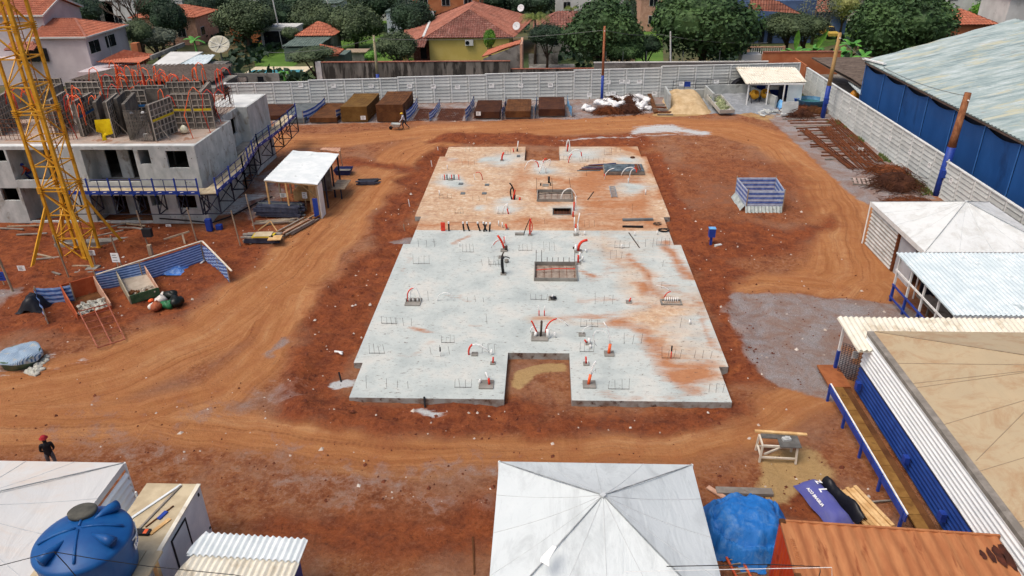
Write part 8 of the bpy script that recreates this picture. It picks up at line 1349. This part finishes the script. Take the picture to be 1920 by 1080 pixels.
B().box(-47, 127.9, -.3, -42, 127.98, 2.4).build('black_gate', GLASSD, bpy.data.objects['house.006']); box_house('distant white walled house between the rear trees', -34, 160, -24, 168, 4, WHW, TILED, wins=2); box_house('white garden house with a terracotta end left of the yellow house', -29, 142, -20, 147, 3.4, M('cool_white', H('aab2b8'), H('b8c0c6'), s=1), GGS, wins=0, flat=True); box_house('brick house with balcony behind the yellow house', -24, 142, -12, 152, 7, TWALL, WHW, wins=3, flat=True, floors=2)
box_house('old red tiled house behind the palm tree', -1.5, 121, 9, 131, 3.2, GWALL2, TILED, 2.2, wins=2); box_house('terracotta porch house between the two big round trees', 17, 143, 26, 152, 6, PINKW, TILEO, wins=2, floors=2); box_house('pale house far behind the round tree', 2, 165, 16, 175, 5, WHW, TILED, wins=3); box_house('tiled house peeping above the banana plants', 45, 138, 52, 146, 3.4, BWALL, TILE, wins=1); box_house('red tiled house behind the variegated tree', 52, 150, 62, 158, 4, CORRW, TILED, wins=2)
box_house('orange roofed house right of the biggest tree', 56, 118, 66, 127, 4., TWALL, TILEO, wins=1); box_house('tall grey gabled house beside the orange roofs', 69, 121, 75, 129, 7.5, WHW, TILEO, wins=0); box_house('white two storey house at the top right', 67, 138, 80, 150, 8, WHW, CORRG, wins=3, flat=True, floors=2); box_house('dark roofed workshop behind the blue hall', 72, 104, 96, 114, 4, CONCD, FIB, 1.2, wins=0); box_house('small tiled house at the far top right', 92, 138, 104, 148, 4, CORRW, TILEO, wins=2); box_house('white house with grey trim at the top right', 84, 155, 98, 165, 7, WHW, CORRG, wins=3, flat=True, floors=2)
t = T('brick_boundary_wall', 'long terracotta wall with worn coping right of the biggest tree', 'wall', (56, 110, 0)); B().bar((47, 112, 1.8), (68, 103, 1.8), .3, 4.4).build('wall', TWALL, t); B().bar((47, 112, 4.06), (68, 103, 4.06), .5, .1).build('coping', TILE, t)
for lab, p, z_ in (('pale street lamp post by the lawn', (-44.11,128,1.57), 9.5), ('leaning white post among the rear trees', (-38.58,140,2.25), 10), ('thin grey post by the two big round trees', (16.05,97.5,3.11), 6.4)): tag(B().tube([(p[0], p[1], -.4), (p[0]-.6, p[1], z_)], [.14, .09], 8).build('post', WHW), lab, 'post')

# ================================================================ TREES
def leafmat(name, a, b_, c):
    g = NG(name); n = g.noise(1.1, None, 5, .7); n2 = g.noise(7, None, 3, .7); cc = g.ramp(n, [(.32, a), (.5, b_), (.7, c)]); cc = g.mix(g.math('MULTIPLY', g.ramp(n2, [(.45, 0.), (.7, 1.)]), .35), cc, c); g.b.inputs['Subsurface Weight'].default_value = 0; return g.done(cc, .65)
LF = dict(mango=leafmat('mango_leaves', H('1b2c14'), H('304a26'), H('587440')), dark=leafmat('dark_leaves', H('15241a'), H('263a28'), H('3d5638')), olive=leafmat('olive_leaves', H('2b3a22'), H('435236'), H('62704c')), bright=leafmat('bright_leaves', H('33581c'), H('4f8028'), H('78a83c')), grey=leafmat('greyish_leaves', H('3c4438'), H('565e4e'), H('757c68')), yellow=leafmat('variegated_leaves', H('4a5a2c'), H('7b8446'), H('a8a868')))
TRUNK = M('tree_bark', H('4a3d32'), H('63544a'), H('33291f'), s=3, rough=.95, st=(1, 1, .3))
def crown_mesh(seed, nleaf, leaf, lobes, squash=.85, ragged=.12, core=True):
    rs = np.random.RandomState(seed); L = []
    for i in range(lobes):
        v = rs.normal(size=3); v /= np.linalg.norm(v); v[2] = abs(v[2])*.9-.25; r = rs.uniform(.28, .46); L.append((v*(1-r)*rs.uniform(.85, 1.05), r))
    L.append((np.zeros(3), .72)); w_ = np.array([r*r for _, r in L]); w_ /= w_.sum(); idx = rs.choice(len(L), nleaf, p=w_)
    c = np.array([L[i][0] for i in idx]); r = np.array([L[i][1] for i in idx]); n_ = rs.normal(size=(nleaf, 3)); n_ /= np.linalg.norm(n_, axis=1)[:, None]; P = c+n_*(r*(1+rs.normal(size=nleaf)*ragged))[:, None]
    keep = np.ones(nleaf, bool)
    for lc, lr in L: keep &= np.linalg.norm(P-lc, axis=1) > lr*.80
    P, n_ = P[keep], n_[keep]; m_ = len(P); P[:, 2] *= squash; N = n_+rs.normal(size=(m_, 3))*.55+np.array([0, 0, .35]); N /= np.linalg.norm(N, axis=1)[:, None]; a = np.cross(N, rs.normal(size=(m_, 3))); a /= np.linalg.norm(a, axis=1)[:, None]; b_ = np.cross(N, a); s_ = leaf*rs.uniform(.6, 1.35, size=(m_, 1))
    q = np.stack([P-a*s_*.5, P-b_*s_*.32+N*s_*.06, P+a*s_*.6, P+b_*s_*.32+N*s_*.06], 1).reshape(-1, 3); vs = [q]; fs = [np.arange(m_*4).reshape(-1, 4)]
    me = bpy.data.meshes.new('crown'); V = q; F = fs[0].tolist(); V = V.tolist()
    if core:
        for lc, lr in L:
            k = len(V); 
            for i in range(6):
                th = math.pi*i/5
                for j in range(8): V.append([lc[0]+lr*.8*math.sin(th)*math.cos(j*.785), lc[1]+lr*.8*math.sin(th)*math.sin(j*.785), (lc[2]+lr*.8*math.cos(th))*squash])
            for i in range(5):
                for j in range(8): F.append([k+i*8+j, k+(i+1)*8+j, k+(i+1)*8+(j+1) % 8, k+i*8+(j+1) % 8])
    me.from_pydata(V, [], F); return me
CR = {}
def tree(label, c, r, kindm='mango', rz=None, dens=1., trunk=True, sq=None, lobes=16, core=True, cat='tree', name='tree', leaf=None, gz=-.4):
    """c: crown centre, r: horizontal radius, rz: vertical radius"""
    rz = rz or r*.85; r, rz = (r*1.14, rz*1.1) if r > 2 else (r, rz); k = (kindm, rnd.randint(0, 2), lobes, core, dens, leaf)
    if k not in CR: me = crown_mesh(hash(k[1:3]) % 999+len(kindm)+len(CR), int(9500*dens), leaf or .075, lobes, 1., .1 if core else .3, core); me.materials.append(LF[kindm]); CR[k] = me
    t = T(name, label, cat, (c[0], c[1], gz)); o = bpy.data.objects.new('crown' if trunk else 'foliage', CR[k]); col.objects.link(o); o.parent = t; o.location = (0, 0, c[2]-gz); o.scale = (r, r, rz); o.rotation_euler.z = rnd.uniform(0, 6.28)
    if trunk:
        h = c[2]-gz; tr = max(.1, r*.055); b = B(); b.tube([(0, 0, 0), (.1*r*.3, 0, h*.4), (-.05*r, .03*r, h)], [tr*1.3, tr, tr*.6], 8)
        for q in range(4): a = q*1.57+rnd.random(); b.tube([(0, 0, h*.35), (r*.35*math.cos(a), r*.35*math.sin(a), h*.8), (r*.6*math.cos(a), r*.6*math.sin(a), h*1.1)], [tr*.7, tr*.45, tr*.2], 6)
        b.build('trunk', TRUNK, t, True, local=True)
    return t
def PY(p): return p
tree('big round dark mango tree in the middle behind the wall', (7.19,101,5.87), 4.9, 'mango', 4.6, 1.6, lobes=26, leaf=.085); tree('lower right shoulder of the middle mango tree', (9.84,99,4.06), 2.6, 'mango', 2.2, .6)
tree('largest spreading mango tree right of the middle one', (20.7,103,6.66), 6.6, 'mango', 5.6, 1.8, lobes=28, leaf=.075); tree('bright green tree rising at the left flank of the largest mango', (17.16,107,6.62), 2.9, 'bright', 3.2, .8); tree('massive dark mango tree beside the blue hall', (47.11,106,5.89), 6.3, 'mango', 5.6, 1.8, lobes=28, leaf=.075)
tree('leafy olive green tree above the lawn at the upper left', (-49.04,126,4.74), 4.9, 'olive', 3.6, 1.2); tree('dusty olive tree behind the kiosk', (-40.97,138,3.44), 4.4, 'olive', 3.6); tree('rounded grey green tree right of the kiosk', (-31.58,128,3.49), 4.2, 'olive', 3.8); tree('dark shrub tree left of the yellow house', (-20.88,107,3.35), 3.0, 'olive', 2.2); tree('dark tree behind the yellow house on the left', (-21.97,127,4.38), 3.6, 'dark', 3.6)
tree('small bright clipped tree in front of the yellow house wall', (-7.38,101,5.19), .95, 'bright', 1.5, .3, lobes=8, leaf=.16); tree('spreading olive shrub leaning over the garden wall', (-29.73,97.5,3.94), 3.1, 'olive', 1.1, .8); tree('round dark bush right of the yellow house', (0.19,108,4.45), 2.5, 'dark', 2.0, .7); tree('flat topped dark tree with bare stems between the big trees', (13.3,103,3.9), 2.3, 'dark', 1.5, .6)
tree('dark tree above the pinkish house ridge', (-83.14,140,4.47), 3.6, 'dark', 2.6, .6); tree('dark evergreen at the upper left', (-60.66,124,4.94), 2.8, 'dark', 3.6, .8, lobes=20); tree('second dark evergreen left of the balcony block', (-64.48,128,6.45), 3.0, 'dark', 2.8, .7); tree('dusty bush in front of the dark evergreen', (-58.51,114,3.53), 3.4, 'grey', 1.8, .6); tree('grey bush right of the pinkish house', (-59.82,112,4.76), 2.2, 'olive', 2.2, .6)
tree('dark green tree at the top behind the lamp post', (-49.85,150,3.9), 5.4, 'dark', 3.4); tree('dark tree at the top centre left', (-32.29,150,4.12), 5.2, 'dark', 3.2); tree('yellow green tree behind the ridge of the yellow house', (-17,145,4.55), 2.6, 'yellow', 1.8, .6); tree('bushy olive tree beyond the banana plants', (36.15,118,4.16), 3.6, 'olive', 2.4); tree('brownish olive bush right of the bushy tree', (37.74,115,4.13), 3.2, 'olive', 2.0, .8); tree('grey wispy tree beyond the lawn path', (43.26,128,4.81), 3.0, 'grey', 3.4, .5, core=False); tree('variegated yellow tree by the lawn path', (51.2,138,4.19), 2.6, 'yellow', 2.6, .6)
tree('wide bright tree behind the blue hall', (76.7,135,3.48), 5.4, 'bright', 2.8); tree('olive tree at the top right corner', (86.57,150,3.19), 5., 'olive', 2.6, .7); tree('dark tree behind the porch house', (22.27,160,2.06), 4., 'dark', 3.4, .6); tree('bright tree top behind the blue house', (47.24,150,3.93), 4.6, 'bright', 2.4, .7); tree('dark tree top at the upper right of the middle mango', (18.31,150,1.37), 3., 'dark', 4., .6); tree('low green bush near the kiosk lawn', (-41.08,124,2.66), 1.8, 'olive', 1.4, .4); tree('olive tree at the top behind the balcony block', (-66.38,150,3.67), 3.4, 'dark', 3., .6); tree('dark hedge tree behind the black gate', (-49.4,140,2.89), 3.6, 'dark', 3.6, .8)
tree('small citrus tree between the garden huts', (-22.58,100,3.31), 1.3, 'bright', .8, .3)
for k, (p, kd) in enumerate([((-70.97,175,1.4), 'dark'), ((-50.55,180,1.09), 'olive'), ((-40.78,165,1.85), 'olive'), ((-30.65,172,2.02), 'dark'), ((-22.17,160,3.89), 'dark'), ((-9.57,170,2.48), 'dark'), ((-2.56,160,2.7), 'dark'), ((4.36,180,1.02), 'olive'), ((26.17,178,1.7), 'dark'), ((60.11,170,2.02), 'olive'), ((66.9,165,2.49), 'dark'), ((84.06,165,1.72), 'olive'), ((-85.85,160,4.3), 'olive'), ((-119.21,190,1.58), 'dark'), ((-131.21,190,1.94), 'olive'), ((-62.82,200,0.46), 'dark'), ((-43.69,200,0.28), 'dark'), ((-22.01,200,0.07), 'olive'), ((20.8,200,-0.6), 'dark'), ((48.49,195,0.15), 'olive'), ((57.17,190,0.59), 'dark'), ((86.69,190,0.3), 'dark'), ((105.65,185,0.86), 'olive')]):
    tree('distant '+kd+' green tree along the top edge '+('above the pinkish house' if p[0] < -62 else 'behind the kiosk lawn' if p[0] < -24 else 'behind the yellow house' if p[0] < 2 else 'behind the big round trees' if p[0] < 45 else 'above the blue hall'), (p[0], p[1], max(p[2], 3.)), rnd.uniform(4, 5.5), kd, 3.4, .5)['group'] = 'distant trees along the top edge'
# sparse leafless tree at the upper left
t = T('bare_tree', 'bare forked tree with hanging pods at the upper left', 'tree', (*(-62.69,118,3.89)[:2], -.4)); b = B(); rs = random.Random(4)
def branch(p, d_, l, r, n):
    q = p+d_*l; b.tube([p, (p+q)/2+Vector((rs.uniform(-.1, .1),)*3)*l*.3, q], [r, r*.85, r*.65], 5)
    if n:
        for k in range(3): branch(q, (d_+Vector((rs.uniform(-.8, .8), rs.uniform(-.6, .6), rs.uniform(-.2, .5)))).normalized(), l*.72, r*.6, n-1)
branch(Vector((0, 0, 0)), Vector((0, 0, 1)), 3.6, .3, 5); b.build('trunk', TRUNK, t, local=True)
# palm and banana plants
PALM = leafmat('palm_fronds', H('3f4f20'), H('5f6f30'), H('8a9048')); BAN = leafmat('banana_leaves', H('2f6a30'), H('4a8a3c'), H('7fb048'))
def frondplant(name, label, c, n, ln, mat, droop, wd, trunk_h, cat, base=-.4, up_=.6, split=False):
    t = T(name, label, cat, (c[0], c[1], base))
    for i in range(n):
        a = i*2.4+rnd.random()*.5; u = rnd.uniform(up_*.5, up_*1.4); b = B(); m = 8; prev = None; L_ = ln*rnd.uniform(.75, 1.1)
        for k in range(m+1):
            s_ = k/m; r = L_*s_*math.cos(u)*(1-.15*s_); z = trunk_h+L_*s_*math.sin(u)-droop*L_*s_*s_; w_ = wd*math.sin(math.pi*min(1, s_*.93+.07))**.6*(1 if not split else (1 if k % 2 else .8)); px_, py_ = r*math.cos(a), r*math.sin(a); nx, ny = -math.sin(a)*w_, math.cos(a)*w_
            cur = [(px_+nx, py_+ny, z-w_*.35), (px_, py_, z), (px_-nx, py_-ny, z-w_*.35)]
            if prev:
                if split:
                    for sgn in (0, 2):
                        for q in range(3): f0_ = q/3; f1_ = f0_+.2; P0 = Vector(prev[1]).lerp(Vector(cur[1]), f0_); P1 = Vector(prev[1]).lerp(Vector(cur[1]), f1_); E0 = Vector(prev[sgn]).lerp(Vector(cur[sgn]), f0_+.25)-Vector((0, 0, w_*.5)); b.add([P0, P1, E0], [(0, 1, 2)])
                else: b.add(prev+cur, [(0, 1, 4, 3), (1, 2, 5, 4)])
            prev = cur
        b.build('leaf', mat, t, not split, local=True)
    B().tube([(0, 0, 0), (.1, 0, trunk_h*.5), (0, 0, trunk_h+.1)], [.22, .18, .12], 8).build('trunk', TRUNK if split else BAN, t, True, local=True)
    return t
p = (-1.56,112,6.47); frondplant('palm_tree', 'palm tree behind the yellow house roof', (p[0], p[1]), 20, 3.8, PALM, .75, .75, p[2]+.2, 'palm', up_=.8, split=True); p = (4.54,140,4.39); frondplant('palm_tree', 'small distant palm left of the middle mango', (p[0], p[1]), 14, 2.6, PALM, .8, .5, p[2], 'palm', up_=.7, split=True)
for lab, p, ln, n in (('banana plant with an upright new leaf above the terracotta wall', (31.56,99,4.04), 2.6, 9), ('banana plant with a slanting bright leaf left of the tan pole', (34.1,99.5,4.07), 2.4, 8), ('banana plant left of the upright leaf', (30.65,99,3.92), 2.0, 7), ('banana plant right of the tan pole', (37.26,98.5,3.82), 2.6, 8), ('banana plant behind the dark shed roof', (40.13,103,4.11), 2.8, 9), ('banana plant between the shed and the massive mango', (40.68,100,3.28), 2.4, 8), ('banana plant at the top beyond the blue house', (44.34,140,3.49), 3.2, 10), ('banana plant beside the satellite dish', (-51.67,112,4.1), 2.4, 6), ('banana plant behind the blue house', (43,142,3.97), 3.0, 9), ('young banana plant by the pool', (-33.49,96,2.52), 1.3, 6)): frondplant('banana_plant', lab, (p[0], p[1]), n, ln, BAN, .55, .34, max(.6, p[2]-.2), 'banana plant', up_=.75)
for x, y, z, a in ((*(31.41,98.5,4.51), 0.), (*(33.95,98.8,4.44), .5)):
    b = B(); m = 8; b.v = []
    for k in range(m+1): s_ = k/m; w_ = .38*math.sin(math.pi*(s_*.9+.06)); b.v += [(x+a*s_*2.4-w_, y, z-.6+2.4*s_), (x+a*s_*2.4, y+.12, z-.6+2.4*s_), (x+a*s_*2.4+w_, y, z-.6+2.4*s_)]
    b.f = [q for k in range(m) for q in ((k*3, k*3+1, k*3+4, k*3+3), (k*3+1, k*3+2, k*3+5, k*3+4))]; b.mi = [0]*len(b.f)
    tag(b.build('banana_leaf', LF['bright'], None, True), 'single upright bright banana leaf' if a == 0 else 'single slanting bright banana leaf left of the tan pole', 'leaf')
# low undergrowth filling the gardens
rs = np.random.RandomState(12); n = 26000; V = []; 
ux = rs.uniform(-100, 110, n*2); uy = rs.uniform(99, 215, n*2); keep = fbm(ux, uy, .09, 91) > .52
for reg in ((-43.5, 104, -34, 128), (-34, 104, -22, 128), (-21, 108, 0, 136), (-2.5, 96, 4.5, 113), (15, 98, 24, 150), (-70, 98, -54, 112), (33, 116, 48, 135)): keep &= ~((ux > reg[0]) & (ux < reg[2]) & (uy > reg[1]) & (uy < reg[3]))
ux, uy = ux[keep][:n], uy[keep][:n]; hz_ = fbm(ux, uy, .25, 95)*2.2; b = B(); fl_ = []
P = np.stack([ux, uy, -.4+hz_*rs.uniform(.2, 1, len(ux))], 1); a = rs.normal(size=P.shape); a /= np.linalg.norm(a, axis=1)[:, None]; c = np.cross(a, rs.normal(size=P.shape)); c /= np.linalg.norm(c, axis=1)[:, None]; s_ = rs.uniform(.3, .8, (len(P), 1)); q = np.stack([P-a*s_, P-c*s_*.7, P+a*s_, P+c*s_*.7], 1).reshape(-1, 3)
me = bpy.data.meshes.new('undergrowth'); me.from_pydata(q.tolist(), [], np.arange(len(q)).reshape(-1, 4).tolist()); me.materials.append(LF['dark']); o = bpy.data.objects.new('undergrowth', me); col.objects.link(o); kind(o, 'stuff', 'low green undergrowth in the gardens behind the wall')

# ================================================================ STONES AND CLODS ON THE SITE
rs = np.random.RandomState(5); b = B(); b2 = B(); cnt = 0
for k in range(9000):
    x, y = rs.uniform(-34, 20), 22+rs.rand()**1.4*62
    i = int((y-GY0)/(GY1-GY0)*(NY-1)); j = int((x-GX0)/(GX1-GX0)*(NX-1)); m_ = mud[i, j]; gr = grav[i, j]
    if (SX0-.3 < x < SX1+.3 and 28.3 < y < 69.5) or rs.rand() > .12+.8*m_+.5*gr: continue
    s_ = rs.uniform(.03, .09) if rs.rand() < .93 else rs.uniform(.09, .17); z = hz[i, j]; a = rs.uniform(0, 3); ca, sa = math.cos(a)*s_, math.sin(a)*s_
    (b2 if rs.rand() < .22 else b).add([(x-ca, y-sa, z-.01), (x+sa*.8, y-ca*.8, z-.01), (x+ca, y+sa, z-.01), (x-sa*.8, y+ca*.8, z-.01), (x+ca*.2, y+sa*.3, z+s_*rs.uniform(.4, .9))], [(0, 1, 4), (1, 2, 4), (2, 3, 4), (3, 0, 4)])
CLOD = M('earth_clods', H('5a2d1e'), H('7b452e'), H('4a241a'), s=1.5, rough=.95); PEB = M('pale_pebbles', H('b5a596'), H('cfc4b8'), H('9a8a7c'), s=1.5, rough=.9)
kind(b.build('clods', CLOD), 'stuff', 'clods of red earth scattered over the site'); kind(b2.build('pebbles', PEB), 'stuff', 'pale stones scattered over the site')
